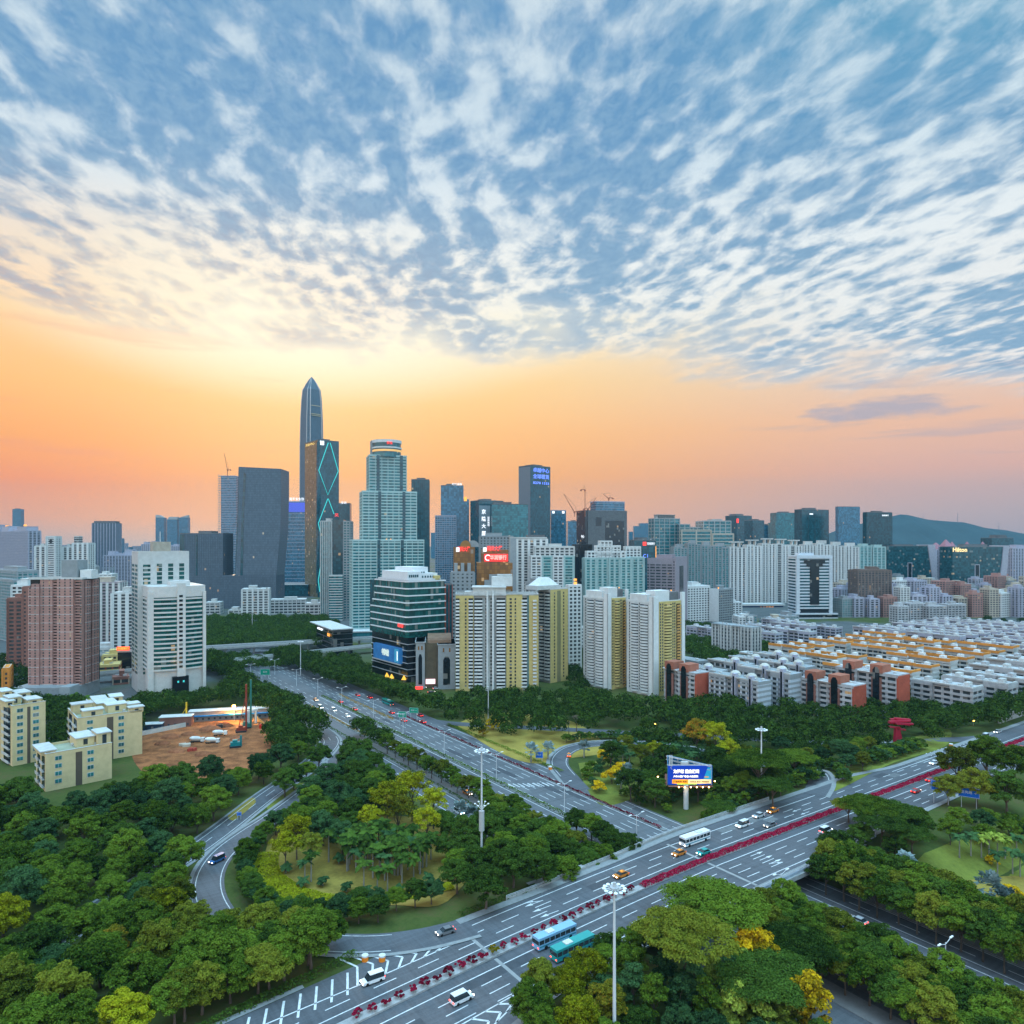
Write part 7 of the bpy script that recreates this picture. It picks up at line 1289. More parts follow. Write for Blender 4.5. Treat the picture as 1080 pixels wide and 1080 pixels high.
# ---------------------------------------------------------------- street furniture
LAMPG = mat('lamp glass', (.75,.8,.82), .3, .05); GREENS = mat('green sign', (.01,.26,.16), .4, .05); BLUES = mat('blue sign', (.01,.12,.55), .4, .05); POLE = mat('painted pole', (.55,.58,.60), .4, .08)
def lamp_proto():
    r = empty('street_lamp', (0,0,0)); q = MB(); q.tube([(0,0,0),(0,0,11.6)], [.17,.1], 7); q.build('pole', POLE, r)
    for s in (-1,1): q = MB(); q.tube([(0,0,11.2),(s*1.2,0,11.5),(s*2.3,0,11.9)], .07, 5); a = q.build('arm', POLE, r); q = MB(); q.prism([(s*2.2,-.2),(s*3.4,-.16),(s*3.4,.16),(s*2.2,.2)][::s], 11.85, 12.05); q.build('lamp_head', LAMPG, r)
    return r
LP = lamp_proto(); first = True
lamps = [(u, w, YAW, l) for u, w, l in ((0,-116,'lamp post at the bridge end of the expressway median'),(0,-79,'second lamp post from the bridge on the expressway median'),(0,-34,'third lamp post from the bridge on the expressway median, beside the tall white mast'),(0,10,'fourth lamp post from the bridge, beyond the tall mast'),(0,53,'fifth lamp post from the bridge, carrying green signs beside it'),(0,90,'sixth lamp post from the bridge on the expressway median'),(-1,134,'seventh lamp post from the bridge, left end of the median hedge'),(-3,170,'eighth lamp post from the bridge, near the red tail lights'),(-3,212,'ninth lamp post from the bridge, among far trees'),(-3,262,'tenth lamp post from the bridge, among far trees'),(-24,250,'lamp post left of the others among the far trees'),(-60,290,'lamp post furthest left near the elevated road'),(2,-168,'lamp post rising beside the near bridge parapet'),(2.5,-209,'lamp post among the trees of the lower right roads'))]
for u, w, a, l in lamps:
    r = LP if first else copy_tree(LP); first = False; p = UW(u, w); r.location = (*p, terr(u, w)+.1 if abs(w+143) > 22 else ZC); r.rotation_euler = (0,0,a); tag(r, l, 'street lamp', 'double armed lamp posts')
def mast(px, py, zt, label, n=10, box=False, foot=None):
    if foot: (x, y), z0 = GT(*foot); zt = CAMH+(HY-py)*y/F
    else: x, y = G(px, py, zt); z0 = terrp((x, y))
    r = empty('floodlight_mast', (x, y, z0), 0, label, 'mast', 'floodlight masts'); h = zt-z0; q = MB(); q.tube([(0,0,0),(0,0,h*.5),(0,0,h)], [.38,.30,.2], 9); q.build('pole', POLE, r); q = MB(); q.cyl(0,0,h-1.0,.9,.8,12); q.cyl(0,0,h-.2,.35,.8,8); q.build('head_ring', METAL, r)
    for i in range(n):
        t = 2*math.pi*i/n; f = MB(); f.tube([(.7*math.cos(t),.7*math.sin(t),h-.6),(1.6*math.cos(t),1.6*math.sin(t),h-.5)], .06, 4); f.blob(1.95*math.cos(t),1.95*math.sin(t),h-.55,.42,.42,.2,8,4); f.build('floodlight', LAMPG, r)
    if box:
        zb = CAMH+(HY-855)*y/F-z0; zt2 = CAMH+(HY-876)*y/F-z0; q = MB(); q.cyl(0,0,zt2,.82,zb-zt2,10); q.build('antenna_shroud', METAL, r)
        for i in range(6):
            t = i*math.pi/3; f = MB(); f.tube([(0,0,zb+.3),(1.8*math.cos(t),1.8*math.sin(t),zb+2.0)], .06, 4); f.blob(2.0*math.cos(t),2.0*math.sin(t),zb+2.1,.35,.35,.2,6,4); f.build('lamp_arm', LAMPG, r)
    return r
mast(508,790,0,'tallest white mast with a thick antenna sleeve, standing in the round garden',10,True,(508,919)); mast(648,934,35,'near floodlight mast with a ring of lamps before the huge roadside tree',12); mast(803,768,30,'short looking floodlight mast above the dark flat crowned trees'); mast(317,676,26,'far floodlight mast before the elevated road'); 
(x, y), z0 = GT(515,762); r = empty('mast_pole', (x, y, z0), 0, 'plain grey pole standing in the dark belt before the yellow and white flats', 'pole'); q = MB(); q.tube([(0,0,0),(0,0,(762-725)*y/F)], [.35,.2], 7); q.build('pole', METAL, r); q = MB(); q.box(-.5,-.5,(762-725)*y/F,.5,.5,(762-725)*y/F+.4); q.build('cap', METAL, r)
x, y = G(266, 668, 0); r = empty('mast_pole', (x, y, 0), 0, 'thin far pole rising over the park wood on the left', 'pole'); q = MB(); q.tube([(0,0,0),(0,0,24)], [.4,.25], 6); q.build('pole', METAL, r); q = MB(); q.cyl(0,0,24,.8,.6,8); q.build('head_ring', METAL, r)
def road_sign(u, w, z0, zc, wd, h, yaw, m, label, txt, n=1, leg=True):
    p = UW(u, w); r = empty('direction_sign', (*p, z0), yaw, label, 'road sign'); q = MB(); q.tube([(-wd*.35,.15,0),(-wd*.35,.15,zc+h/2)], .12, 6); q.build('post', METAL, r); q = MB(); q.tube([(wd*.35,.15,0),(wd*.35,.15,zc+h/2)], .12, 6); q.build('post', METAL, r)
    q = MB(); q.box(-wd/2,-.1,zc-h/2,wd/2,.05,zc+h/2); b = q.build('board', m, r); sign_text(b, txt, h*.34, WHITE, 0, -.14, zc, extrude=.02); q = MB()
    for x0, z1, x1, z2 in ((-wd/2+.08,zc-h/2+.08,wd/2-.08,zc-h/2+.16),(-wd/2+.08,zc+h/2-.16,wd/2-.08,zc+h/2-.08),(-wd/2+.08,zc-h/2+.16,-wd/2+.16,zc+h/2-.16),(wd/2-.16,zc-h/2+.16,wd/2-.08,zc+h/2-.16)): q.box(x0,-.13,z1,x1,-.1,z2)
    q.build('border', WHITE, b); return r
road_sign(107.5,-160.5,ZC,6.5,6.4,3.6,R(-32),BLUES,'left one of two blue direction signs over the near lanes','莲花路 ↑'); road_sign(111.5,-168,ZC-1,6.5,6.4,3.4,R(-32),BLUES,'right one of two blue direction signs, partly above the flat crowned tree','皇岗路 →')
road_sign(9,72,0,6.2,4.6,3.2,R(-10),GREENS,'left one of two green direction signs over the expressway','莲花山'); road_sign(18,76,0,6.4,5.2,3.0,R(-10),GREENS,'right one of two green direction signs over the expressway','梅林 →'); road_sign(31.5,-22,0,3.0,3.4,2.8,R(-5),BLUES,'small blue direction sign at the mouth of the right loop ramp','北环'); road_sign(-13,252,0,5,7,4.4,R(0),GREENS,'far green direction sign below the elevated road','机场')
road_sign(-99,-15.5,0,2.2,1.6,1.3,R(10),BLUES,'tiny blue arrow sign on the grass verge between the two left roads','←')
# billboard
def billboard():
    (x, y), z0 = GT(723.5, 853); D = y; zz = lambda py: CAMH+(HY-py)*D/F-z0; sc = D/F; r = empty('billboard', (x, y, z0), 0, 'three sided blue advertising billboard on a thick white column, lit from below', 'billboard')
    q = MB(); q.cyl(0,0,0,.95,zz(828),14); q.build('column', mat('white column', (.5,.55,.58), .4, .1), r)
    xl, xr = (704.5-723.5)*sc, (751-723.5)*sc; zb, zt = zz(827.5), zz(807.5); dd = xr-xl; A, Bp, Cp = (xl, 0), (xr, 0), (xl+dd*.18, dd*.80); steel = mat('grey truss steel', (.42,.40,.38), .6, .2)
    for k, (P, Q) in enumerate(((A, Bp), (Bp, Cp), (Cp, A))):
        P, Q = np.array(P), np.array(Q); t = (Q-P)/np.linalg.norm(Q-P); nn = np.array([t[1], -t[0]]); q = MB(); q.prism([P, Q, Q+nn*.25, P+nn*.25], zb, zt); q.build('panel', mat('billboard blue', (.008,.05,.42), .4, .12, .1, emit=(.01,.06,.45), es=.25) if k == 0 else mat('billboard back panel', (.02,.16,.30), .5, .2), r)
        f = MB()
        for h in (zt-.05, zt-1.4): f.tube([(*(P-nn*.5), h), (*(Q-nn*.5), h)], .14, 4); f.tube([(*(P-nn*1.5), h), (*(Q-nn*1.5), h)], .12, 4)
        for i in range(9): c = P+(Q-P)*i/8-nn*.5; c2 = c-nn; f.tube([(*c, zt-1.4), (*c2, zt)], .08, 4); f.tube([(*c, zt), (*c2, zt-1.4)], .08, 4); f.tube([(*c, zb), (*c, zt)], .09, 4); f.tube([(*c, zt), (*c2, zt)], .1, 4)
        f.build('truss', steel, r); w = MB(); w.prism([P+nn*.25, Q+nn*.25, Q+nn*1.3, P+nn*1.3], zb-.45, zb-.25); w.build('walkway', mat('rusty walkway', (.25,.12,.09), .8, .2), r)
    L = dd; yf = -.28; q = MB(); q.box(xl+L*.09,yf-.03,zb+.5,xl+L*.45,yf+.05,zb+L*.105+.3); q.build('orange_band', mat('orange band', (.8,.30,.02), .5, .1, emit=(1,.4,.04), es=.5), r); q = MB(); q.box(xl+L*.455,yf-.03,zb+.5,xl+L*.97,yf+.05,zb+L*.105+.3); q.build('cream_band', mat('cream band', (.8,.65,.35), .5, .1, emit=(1,.75,.35), es=.5), r)
    q = MB(); q.box(xl+L*.2,yf-.03,zb+.12,xl+L*.65,yf+.05,zb+.48); q.build('green_band', mat('lime band', (.35,.55,.05), .5, .1, emit=(.4,.6,.05), es=.4), r)
    q = MB(); q.prism([(xl+L*.80,yf-.02),(xl+L*.995,yf-.02),(xl+L*.995,yf+.05),(xl+L*.80,yf+.05)], zb+L*.13, zt-.6, [(xl+L*.9,yf-.02),(xl+L*.995,yf-.02),(xl+L*.995,yf+.05),(xl+L*.9,yf+.05)]); q.build('picture_patch', mat('turquoise picture', (.02,.3,.5), .5, .3, .5, emit=(.02,.3,.5), es=.3), r); q = MB(); q.blob(xl+L*.87,yf-.02,zb+L*.18,L*.055,.04,L*.02,10,4); q.build('picture_boat', mat('wooden boat', (.5,.3,.12), .6, .2, emit=(.5,.3,.1), es=.3), r)
    tw = glow('white lit lettering', (1,.95,.85), 1.3); sign_text(r, '为梦想 置业深圳', L*.088, tw, xl+L*.41, yf-.1, zb+L*.30, width=L*.58, bold=.06); sign_text(r, '户外大牌广告位 火热招租', L*.045, tw, xl+L*.40, yf-.1, zb+L*.19, width=L*.56, bold=.03); br = mat('brown lettering', (.25,.10,.02), .6, .05); sign_text(r, '广告招商 热线', L*.05, br, xl+L*.27, yf-.1, zb+L*.07, width=L*.3); sign_text(r, '0755-83170000', L*.05, br, xl+L*.71, yf-.1, zb+L*.07, width=L*.42)
    hl = glow('warm floodlight glass', (1,.62,.22), 14); 
    def fl(x_, y_, z_): f = MB(); f.tube([(x_, y_+.9, z_-.3), (x_, y_, z_)], .05, 4); f.blob(x_, y_, z_, .26, .26, .22, 8, 4); f.build('floodlight', hl, r)
    for i in range(6): fl(xl+L*(.17+.135*i)+L*.05, -1.9, zb-.35)
    for i in range(3): fl(xl-1.7-.7*i*.8, 1.5+i*2.8-2, zb+2.6-1.05*(2-i)*1.0) if False else fl(xl-1.9-.25*i, .5+i*3.2, zb+.2+.25*i)
    fl(xr+1.6, 2.0, zb+.6)
    for i, (lx_, ly_, e) in enumerate(((xl+L*.3,-2.4,260),(xl+L*.75,-2.4,260),(xl-2.6,4,420))):
        ld = bpy.data.lights.new('floodlight_glow', 'POINT'); ld.energy = e; ld.color = (1,.6,.22); ld.shadow_soft_size = .4; lo = bpy.data.objects.new('floodlight_glow', ld); COL.objects.link(lo); lo.parent = r; lo.location = (lx_, ly_, zb-.2)
    q = MB(); q.box(-1.4,1.2,zt-2,1.2,2.6,zt+.9); q.build('control_box', OFFW, r)
billboard()
def sculpture():
    (x, y), z0 = GT(947, 786); sc = y/F; r = empty('red_sculpture', (x, y, z0), 0, 'tall red painted steel sculpture like stacked tilted beams on a leaning post', 'sculpture'); rd = mat('red painted steel', (.36,.018,.045), .45, .15); H_ = 28*sc
    q = MB(); q.prism([(-1.8,-1.2),(2.3,-1.2),(2.3,1.2),(-1.8,1.2)], 0, H_*.66, [(-1.5,-.9),(.5,-.9),(.5,.9),(-1.5,.9)]); q.build('post', rd, r)
    for i, (a, b, c, d, th, yy) in enumerate([(-9.0,.91,9.5,.94,.75,-1.3),(-7.0,.82,4.5,.79,.7,1.2),(-2.0,1.0,11.5,.95,.8,.4),(-4.0,.86,11.0,.85,.7,-2.4),(-7.5,.70,1.5,.67,.6,0),(0,.64,5.2,.61,.6,-1),(6.5,.80,10.5,.77,.8,0),(-5.5,.955,3,.965,.6,.9)]):
        s = sc/.45*.5; q = MB(); a *= s; c *= s; L = math.hypot(c-a, (d-b)*H_); q.add([(a,yy-.9,b*H_-th/2),(c,yy-.9,d*H_-th/2),(c,yy+.9,d*H_-th/2),(a,yy+.9,b*H_-th/2),(a-.4,yy-.9,b*H_+th/2),(c+.3,yy-.9,d*H_+th/2),(c+.3,yy+.9,d*H_+th/2),(a-.4,yy+.9,b*H_+th/2)], [(0,3,2,1),(4,5,6,7),(0,1,5,4),(1,2,6,5),(2,3,7,6),(3,0,4,7)]); q.build('beam', rd, r)
    q = MB(); q.cyl(0,0,-.1,7,.5,20); q.build('plinth', PAVE, r)
sculpture()
# ---------------------------------------------------------------- vehicles
TYRE = mat('tyre', (.015,.015,.015), .9, .1); CGL = mat('car glass', (.02,.03,.035), .1, 0, spec=.8); HEAD = glow('headlight glass', (1,.93,.8), 9); TAIL = glow('tail light glass', (1,.05,.03), 6)
def car_meshes(col, key, L=4.6, Wd=1.85, H_=1.5, van=False, taxi=False):
    paint = mat(key+' car paint', col, .3, .04, spec=.5); q = MB(); h1 = .95
    prof = [(-L/2,.3),(L/2,.3),(L/2,.62),(L/2-.2,.8),(L*.22,h1),(-L/2+.1,h1),(-L/2,.7)]; ring = lambda y, s=1: [(x*s, y, z) for x, z in prof]
    q.loft([ring(-Wd/2, .97), ring(-Wd/2+.08), ring(Wd/2-.08), ring(Wd/2, .97)]); body = q.mesh('body', paint)
    a0, a1 = (-L/2+.1, L*.30) if van else (-L*.42, L*.26); r0, r1 = (-L/2+.25, L*.16) if van else (-L*.26, L*.08); Hh = H_+(.45 if van else 0)
    q = MB(); q.prism([(a0,-Wd/2+.06),(a1,-Wd/2+.06),(a1,Wd/2-.06),(a0,Wd/2-.06)], h1, Hh-.06, [(r0,-Wd/2+.22),(r1,-Wd/2+.22),(r1,Wd/2-.22),(r0,Wd/2-.22)]); cabin = q.mesh('cabin_glass', CGL)
    q = MB(); q.prism([(r0-.05,-Wd/2+.2),(r1+.05,-Wd/2+.2),(r1+.05,Wd/2-.2),(r0-.05,Wd/2-.2)], Hh-.06, Hh+.02); roof = q.mesh('roof', paint)
    return dict(body=[body], cabin_glass=[cabin], roof=[roof], L=L, W=Wd)
def wheelmesh(r=.33): q = MB(); q.loft([[(r*math.cos(t), y, r*math.sin(t)) for t in np.arange(0, 6.28, .524)] for y in (-.11, .11)]); return q.mesh('wheel', TYRE)
WM = wheelmesh(); WB = wheelmesh(.5)
def lightmesh(name, m, s=.22): q = MB(); q.box(-.04,-s,-.09,.04,s,.09); return q.mesh(name, m)
HL, TL = lightmesh('headlight', HEAD), lightmesh('tail_light', TAIL)
CARS = {}
def vehicle(kind, key, col):
    k = (kind, key)
    if k in CARS: return CARS[k], False
    r = empty(kind, (0,0,0))
    if kind in ('parked_car', 'car', 'taxi'):
        d = car_meshes(col, key); [link(n, d[n][0], r) for n in ('body','cabin_glass','roof')]; xs = (-1.4, 1.4); Wd = d['W']; L = 4.6; wm = WM; wz = .33; hz = .68
        if kind == 'taxi': q = MB(); q.box(-.35,-.2,1.52,.05,.2,1.7); q.build('roof_sign', SIGN_O, r)
    elif kind == 'van':
        d = car_meshes(col, key, 5.0, 1.95, 1.6, True); [link(n, d[n][0], r) for n in ('body','cabin_glass','roof')]; xs = (-1.5, 1.5); Wd = 1.95; L = 5.0; wm = WM; wz = .33; hz = .7
    elif kind == 'bus':
        L, Wd = 11.5, 2.5; paint = mat(key+' bus paint', col, .35, .05, spec=.5); q = MB(); q.box(-L/2,-Wd/2,.4,L/2,Wd/2,1.5); q.box(-L/2,-Wd/2,2.5,L/2,Wd/2,3.05); q.box(-L/2+.06,-Wd/2+.06,1.5,L/2-.06,Wd/2-.06,2.5)
        for x in np.arange(-L/2, L/2, 1.6): q.box(x,-Wd/2-.005,1.5,x+.14,Wd/2+.005,2.5)
        q.build('body', paint, r); q = MB(); q.box(-L/2-.01,-Wd/2+.02,1.52,L/2+.01,Wd/2-.02,2.48); q.build('window_band', CGL, r); q = MB(); q.box(-2.5,-.8,3.05,-.5,.8,3.3); q.build('roof_unit', WHITE, r); q = MB(); q.box(-L/2+.2,-Wd/2-.01,.9,L/2-.2,Wd/2+.01,1.2); q.build('stripe', mat('bus stripe', (.02,.22,.30), .5, .05), r); xs = (-3.6, 3.9); wm = WB; wz = .5; hz = .8
    for x in xs:
        for s in (-1, 1): link('wheel', wm, r, (x, s*(Wd/2-.1), wz))
    for s in (-1, 1): link('headlight', HL, r, (L/2+.01, s*(Wd/2-.32), hz)); link('tail_light', TL, r, (-L/2-.01, s*(Wd/2-.32), hz+.08))
    CARS[k] = r; return r, True
KC = dict(white=(.70,.72,.73), silver=(.42,.44,.45), black=(.02,.022,.025), red=(.38,.02,.025), blue=(.03,.12,.30), green=(.01,.26,.2), grey=(.15,.16,.17), orange=(.55,.18,.02), teal=(.02,.30,.28), skyblue=(.22,.42,.60))
def put(kind, key, px, py, z, hd, label):
    x, y = G(px, py, z); r, new = vehicle(kind, key, KC[key]); r = r if new else copy_tree(r); r.location = (x, y, z+.08); r.rotation_euler = (0,0,hd); tag(r, label, {'van':'van','bus':'bus','taxi':'taxi'}.get(kind,'car')); return r
AC, AE = YAW, YAW+R(90)      # towards the upper right / towards the far end of the expressway
for a in [('van','white',393,1036,ZC,AC+R(178),'white van heading left past the painted chevrons'),('car','grey',470,985,ZC,AC+R(176),'dark grey car on the ramp lane above the chevrons tip'),('van','white',487,1056,ZC,AC+R(3),'white van on the near lanes, bottom left of the big trees'),('bus','skyblue',585,994,ZC,AC+R(2),'pale blue bus beside the crimson shrubs left of the big trees'),('bus','teal',604,1006,ZC,AC+R(2),'turquoise bus on the outer near lane left of the big trees'),
  ('bus','white',733,889,ZC,AC+R(180),'white bus on the far lanes over the bridge'),('car','teal',742,901,ZC,AC+R(180),'turquoise car beside the white bus by the red flower hedge'),('taxi','orange',716,902,ZC,AC+R(180),'orange taxi following the white bus on the bridge'),('van','white',783,872,ZC,AC+R(180),'white van with headlights on the far lanes right of the bus'),('taxi','orange',815,857,ZC,AC+R(180),'orange taxi alone on the far lanes below the right ramp'),('car','silver',800,862,ZC,AC+R(180),'silver car just behind the orange taxi, outer far lane'),('van','white',871,878,ZC,AC,'white van on the near lanes right of the painted arrows'),('car','grey',812,872,ZC,AC+R(180),'grey car on the far inner lane opposite the white van'),
  ('car','white',859,833,1.5,AC+R(215),'white car with headlights coming down the right ramp'),('car','red',966,836,ZC,AC,'red car on the near lanes left of the blue signs'),('car','red',981,824,ZC,AC,'second red car further along the near lanes'),('car','white',985,806,ZC,AC+R(180),'white car on the far lanes below the sculpture lawn'),('car','white',1026,790,ZC,AC+R(180),'white car beside the hatched wedge'),('van','white',1039,778,ZC,AC+R(180),'white van with headlights beyond the hatched wedge'),('car','silver',1052,773,ZC,AC+R(180),'silver car with headlights furthest right on the far lanes'),('car','red',1056,794,ZC,AC,'red car near the right edge, near lanes'),('car','red',1078,790,ZC,AC,'red car cut by the right edge'),
  ('taxi','orange',655,925,ZC,AC+R(180),'orange taxi glimpsed through the top of the huge roadside tree'),
  ('car','red',359,741,0,AE,'red car beside the seventh lamp post on the expressway'),('car','red',374,749,0,AE,'red car a little nearer than the one beside the seventh lamp post'),('van','white',338,747,0,AE+R(180),'leftmost white van coming towards us on the far expressway'),('van','white',352,750,0,AE+R(180),'middle white van coming towards us on the far expressway'),('car','white',366,756,0,AE+R(180),'white car leading the two white vans on the far expressway'),('taxi','orange',333,739,0,AE+R(180),'orange taxi behind the white vans on the far expressway'),('car','red',377,734,0,AE,'red car in the outer right lane of the far expressway'),('car','red',390,736.5,0,AE,'red car right of the outer lane one, far expressway'),('bus','green',409,743,0,AE,'green bus in the outer right lane left of the green signs'),('car','red',413,752.5,0,AE,'red car below the green bus'),('car','red',426,761,0,AE,'red car just below the green signs'),('car','red',443,755.5,0,AE,'red car right of the green signs, outer lane'),('car','red',446,762.5,0,AE,'red car on the outer lane nearest the dry grass wedge'),
  ('taxi','orange',487,849,0,AE+R(180),'orange taxi on the service road left of the tall mast'),('taxi','orange',493,838,0,AE+R(180),'orange taxi half hidden by street trees behind the first one'),('van','white',484,858,0,AE+R(180),'white van beside the silvery fan palm on the service road'),('van','blue',229,909,0.2,R(62)+R(180),'blue van rounding the bend of the left loop'),('taxi','orange',600,798,0,AE+R(-40),'orange taxi entering the right loop ramp'),('car','silver',905,973,0,AE,'silver car on the lane under the trees at the lower right'),
  ('parked_car','white',452,716,0,R(10),'white car parked near the lit pink sign'),('parked_car','silver',460,727,0,R(20),'silver car parked behind the tree belt near the arched building'),('parked_car','white',446,726,0,R(15),'white car parked left of the silver one near the arched building'),('parked_car','black',455,731,0,R(15),'black car parked by the tree belt near the arched building'),('parked_car','white',1075,752,0,R(20),'white car parked at the right edge by the low wall')]: put(*a)
# ---------------------------------------------------------------- building site
def site():
    S = lambda px, py: GT(px, py)
    def hut(px, py, L, wd, h, m, label, yaw, trim=None):
        (x, y), z = S(px, py); r = empty('site_hut', (x, y, z), R(yaw), label, 'hut'); q = MB(); q.box(0,0,0,L,wd,h); q.build('wall', m, r); q = MB(); q.box(-.4,-.5,h,L+.4,wd+.4,h+.25); q.build('roof', OFFW, r)
        n = int(L/3)
        for i in range(n): q = MB(); q.box(L*(i+.3)/n,-.06,1.0,L*(i+.3)/n+1.1,.02,2.1); q.build('window', G_RES, r)
        if trim: q = MB(); q.box(-.2,-1.3,h*.55,L+.2,-.1,h*.55+.5); q.build('awning', trim, r)
        return r
    hut(199,762,42,6,5.6,mat('hut grey',(.25,.24,.23),.8,.15),'long two storey hut with a blue awning behind the red earth site',14,mat('blue sheet',(.02,.22,.55),.5,.1)); hut(168,768,16,6,5.5,BRICKC,'short brown two storey hut left of the blue awning hut',12); hut(151,771,9,5,3.2,mat('dark blue hut',(.03,.06,.10),.7,.15),'dark low hut at the left end of the red earth site',12)
    def rig(px, py, top, m, label, lean=0):
        (x, y), z = S(px, py); h = (py-top)*y/F; r = empty('piling_rig', (x, y, z), .4, label, 'piling rig'); q = MB(); q.box(-2.2,-1.4,.7,2.2,1.4,2.6); q.box(-1.2,-1.2,2.6,1.0,1.2,3.6); q.build('cab', m, r)
        for s in (-1,1): q = MB(); q.box(-2.6,s*1.7-.35,0,2.6,s*1.7+.35,.9); q.build('track', DARK, r)
        q = MB(); q.box(2.2,-.45,0,3.1,.45,h); q.build('mast', m, r); q = MB(); q.tube([(-1,0,2.6),(2.5,0,h*.75)], .18, 5); q.build('backstay', m, r); return r
    rig(254,772,722,mat('rig red',(.25,.05,.03),.6,.2),'dark red piling rig with tall mast beside the bright site lamp'); rig(259,768,717,mat('rig green',(.03,.16,.13),.6,.2),'green piling rig with tall mast right of the red one'); rig(248,788,776,mat('rig teal',(.01,.17,.18),.6,.2),'small teal crawler crane at the near edge of the red earth'); rig(191,764,741,mat('rig yellow',(.5,.33,.03),.6,.2),'yellow piling rig at the left before the huts')
    def mixer(px, py, label, yaw):
        (x, y), z = S(px, py); r = empty('mixer_truck', (x, y, z), yaw, label, 'concrete mixer'); q = MB(); q.box(-4.2,-1.1,.7,3.2,1.1,1.1); q.build('chassis', DARK, r); q = MB(); q.box(2.4,-1.2,.8,4.3,1.2,3.0); r.scale = (.8,.8,.8); c = q.build('cab', WHITE, r); q = MB(); q.box(4.28,-1.0,1.9,4.36,1.0,2.8); q.build('windscreen', CGL, c)
        q = MB(); q.loft([[(xx, rr_*math.cos(t), 2.5+(xx*-.06)+rr_*math.sin(t)) for t in np.arange(0,6.28,.524)] for xx, rr_ in ((-4.4,.6),(-2.8,1.25),(-.4,1.4),(1.2,1.2),(2.1,.7))]); q.build('drum', mat('drum white',(.62,.64,.62),.6,.15), r)
        for xx in (-3,-1.8,3): 
            for s in (-1,1): link('wheel', WB, r, (xx, s*1.05, .5))
    mixer(208,783,'left one of two white concrete mixer trucks on the red earth',.1); mixer(224,784,'right one of two white concrete mixer trucks on the red earth',.1); mixer(232,776,'pale mixer truck parked behind the other two on the red earth',.25)
    (x, y), z = S(247,760); r = empty('site_lamp', (x, y, z), 0, 'bright orange floodlight on a pole at the building site', 'lamp'); q = MB(); q.tube([(0,0,0),(0,0,8)], .15, 6); q.build('pole', METAL, r); q = MB(); q.blob(0,-.3,8.2,.9,.9,.7,10,6); q.build('lamp_head', glow('sodium lamp', (1,.50,.10), 30), r); ld = bpy.data.lights.new('site_lamp_glow', 'POINT'); ld.energy = 22000; ld.color = (1,.5,.12); ld.shadow_soft_size = .6; lo = bpy.data.objects.new('site_lamp_glow', ld); COL.objects.link(lo); lo.parent = r; lo.location = (0,-2,8.5)
    (x, y), z = S(262,765); r = empty('site_gate', (x, y, z), R(60), 'pale gate frame at the right end of the building site', 'gate'); q = MB(); q.box(0,0,0,.9,.9,7); q.build('post', WHITE, r); q = MB(); q.box(5,0,0,5.9,.9,7); q.build('post', WHITE, r); q = MB(); q.box(-.5,-.1,7,6.4,1,8); q.build('lintel', WHITE, r)
    for i, (a, b, l) in enumerate((((266,756),(292,778),'ochre hoarding along the right side of the building site'),((150,776),(199,766),'low pale wall along the back of the building site'))):
        (x0, y0), z = S(*a); (x1, y1), _ = S(*b); r = empty('site_fence', (x0, y0, z), math.atan2(y1-y0, x1-x0), l, 'fence'); L = math.hypot(x1-x0, y1-y0); q = MB(); q.box(0,0,0,L,.2,2.4); q.build('panel', mat('ochre hoarding',(.34,.24,.10),.8,.2) if i == 0 else OFFW, r); q = MB()
        q.box(-.1,-.1,0,.2,.3,2.7); q.build('post', METAL, r)
    for i, (px, py, w_, h_, m, l) in enumerate([(203,792,4,1.6,mat('red crate',(.35,.06,.04),.8,.2),'stack of red crates on the near side of the red earth'),(195,787,7,1.2,BEIGE,'pale heap of sand bags left of the red crates'),(276,768,2,2.4,mat('red tank',(.55,.03,.02),.5,.1),'small bright red tank near the site gate'),(232,768,3,2,DARK,'dark pile of steel in the middle of the red earth')]):
        (x, y), z = S(px, py); q = MB(); 
        for k in range(5): q.cbox(random.uniform(-w_*.3,w_*.3), random.uniform(-1,1), 0, w_*.45, 1.4, h_*random.uniform(.7,1.1), random.uniform(0,1))
        o = q.build('site_material', m, None, (x, y, z)); tag(o, l, 'building material')
    rn = random.Random(4)
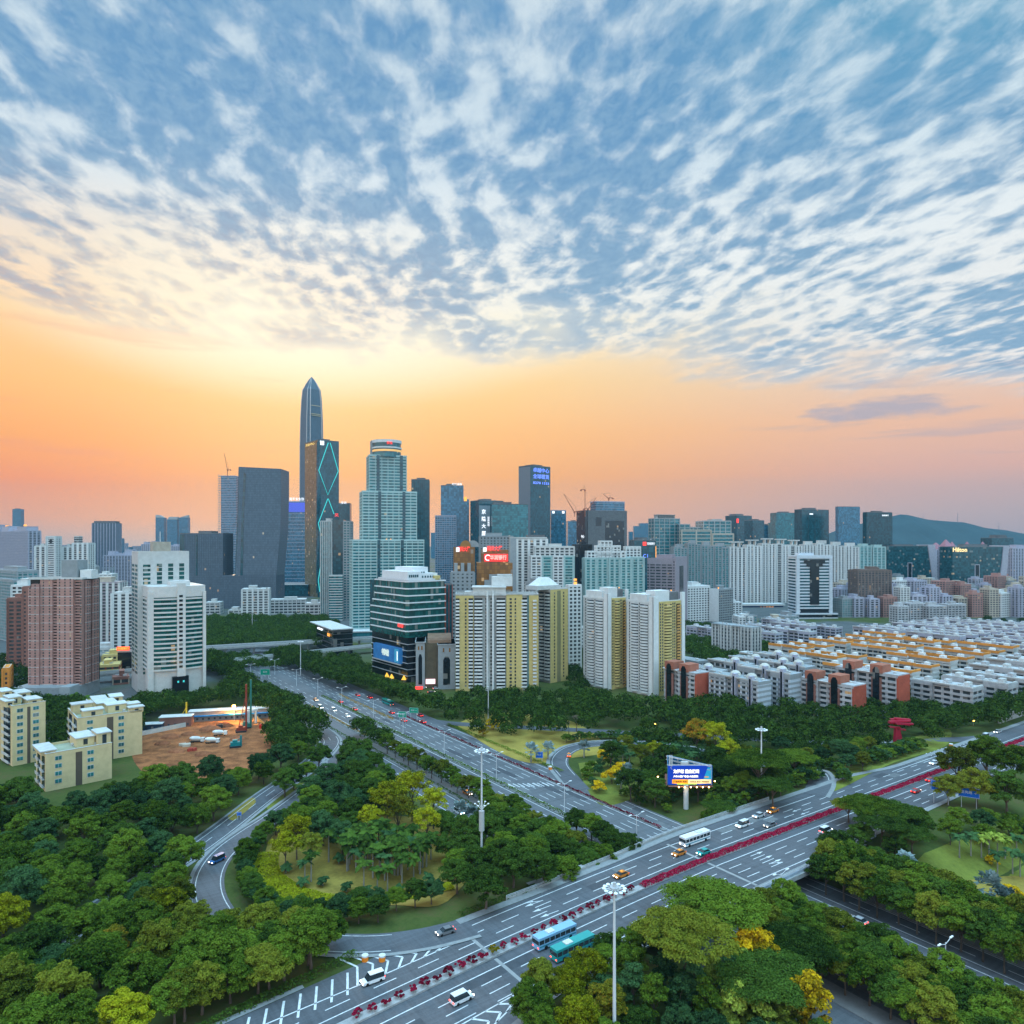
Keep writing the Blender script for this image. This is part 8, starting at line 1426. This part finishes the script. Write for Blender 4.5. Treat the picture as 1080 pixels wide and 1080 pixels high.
    for i, (px, py, s_) in enumerate([(180,778,5),(222,770,6),(236,766,5),(186,793,4),(214,796,4),(250,780,4),(171,785,4),(199,775,4)]):
        (x, y), z = S(px, py); q = MB(); q.loft([[(r_*math.cos(t)*(1+.2*rn.random()), r_*.7*math.sin(t)*(1+.2*rn.random()), h_) for t in np.arange(0,6.28,.45)] for r_, h_ in ((s_,-.2),(s_*.75,s_*.2),(s_*.4,s_*.36),(s_*.1,s_*.42))]); o = q.build('earth_heap', mat('dug earth', (.20,.075,.035), .95, .5, .5), None, (x, y, z)); tag(o, '%s heap of dug earth on the red building site, counted roughly left to right' % NUM[[6,4,3,5,2,7,0,1].index(i) if False else i], 'earth heap', 'earth heaps on the site')
site()
# small things on the roads
(x, y), z = GT(394, 1014); 
for i, dx in enumerate((-1.2, 1.2)):
    r = empty('crash_barrel', (x+dx*1.6, y, ZC+.06), 0, ['left','right'][i]+' orange crash barrel at the tip of the grass island by the chevrons', 'barrel'); q = MB(); q.cyl(0,0,0,.75,1.0,12); q.build('drum', mat('orange plastic',(.75,.22,.02),.5,.08), r); q = MB(); q.cyl(0,0,1.0,.77,.35,12); q.build('band', WHITE, r)
for px, py, l in ((499,812,'orange barrel at the mouth of the right loop ramp'),(1003,788,'orange barrel at the tip of the hatched wedge')):
    (x, y), z = GT(px if px > 600 else 580.5, py); r = empty('crash_barrel', (x, y, z+.1), 0, l, 'barrel'); q = MB(); q.cyl(0,0,0,.8,1.2,10); q.build('drum', MATS['orange plastic'], r); q = MB(); q.cyl(0,0,1.2,.82,.3,10); q.build('band', WHITE, r)
(x, y), z = GT(1065, 760); r = empty('low_wall', (x, y, z), YAW, 'grey concrete wall of the underpass at the right edge', 'wall'); q = MB(); q.box(-12,0,0,30,1,4.2); q.build('wall', CONC, r); q = MB(); q.box(-12.3,-.3,4.2,30.3,1.3,4.5); q.build('coping', OFFW, r)
for px, py, zl, l in ((691,763,6,'orange street light glowing in the dark belt left of the billboard'),(1026.5,760,8,'yellow street light glowing in the belt above the right road'),(1054,750,8,'small white yellow street light in the belt at the far right')):
    x, y = G(px, py, zl); r = empty('belt_lamp', (x, y, 0), 0, l, 'street lamp'); q = MB(); q.tube([(0,0,0),(0,0,zl)], .1, 5); q.build('pole', METAL, r); q = MB(); q.blob(0,-.2,zl,.55,.55,.4,8,5); q.build('lamp_head', glow('yellow lamp head', (1,.62,.12), 9), r)
def prune():      # keep every part within the limit of pieces and drop nothing visible
    pass
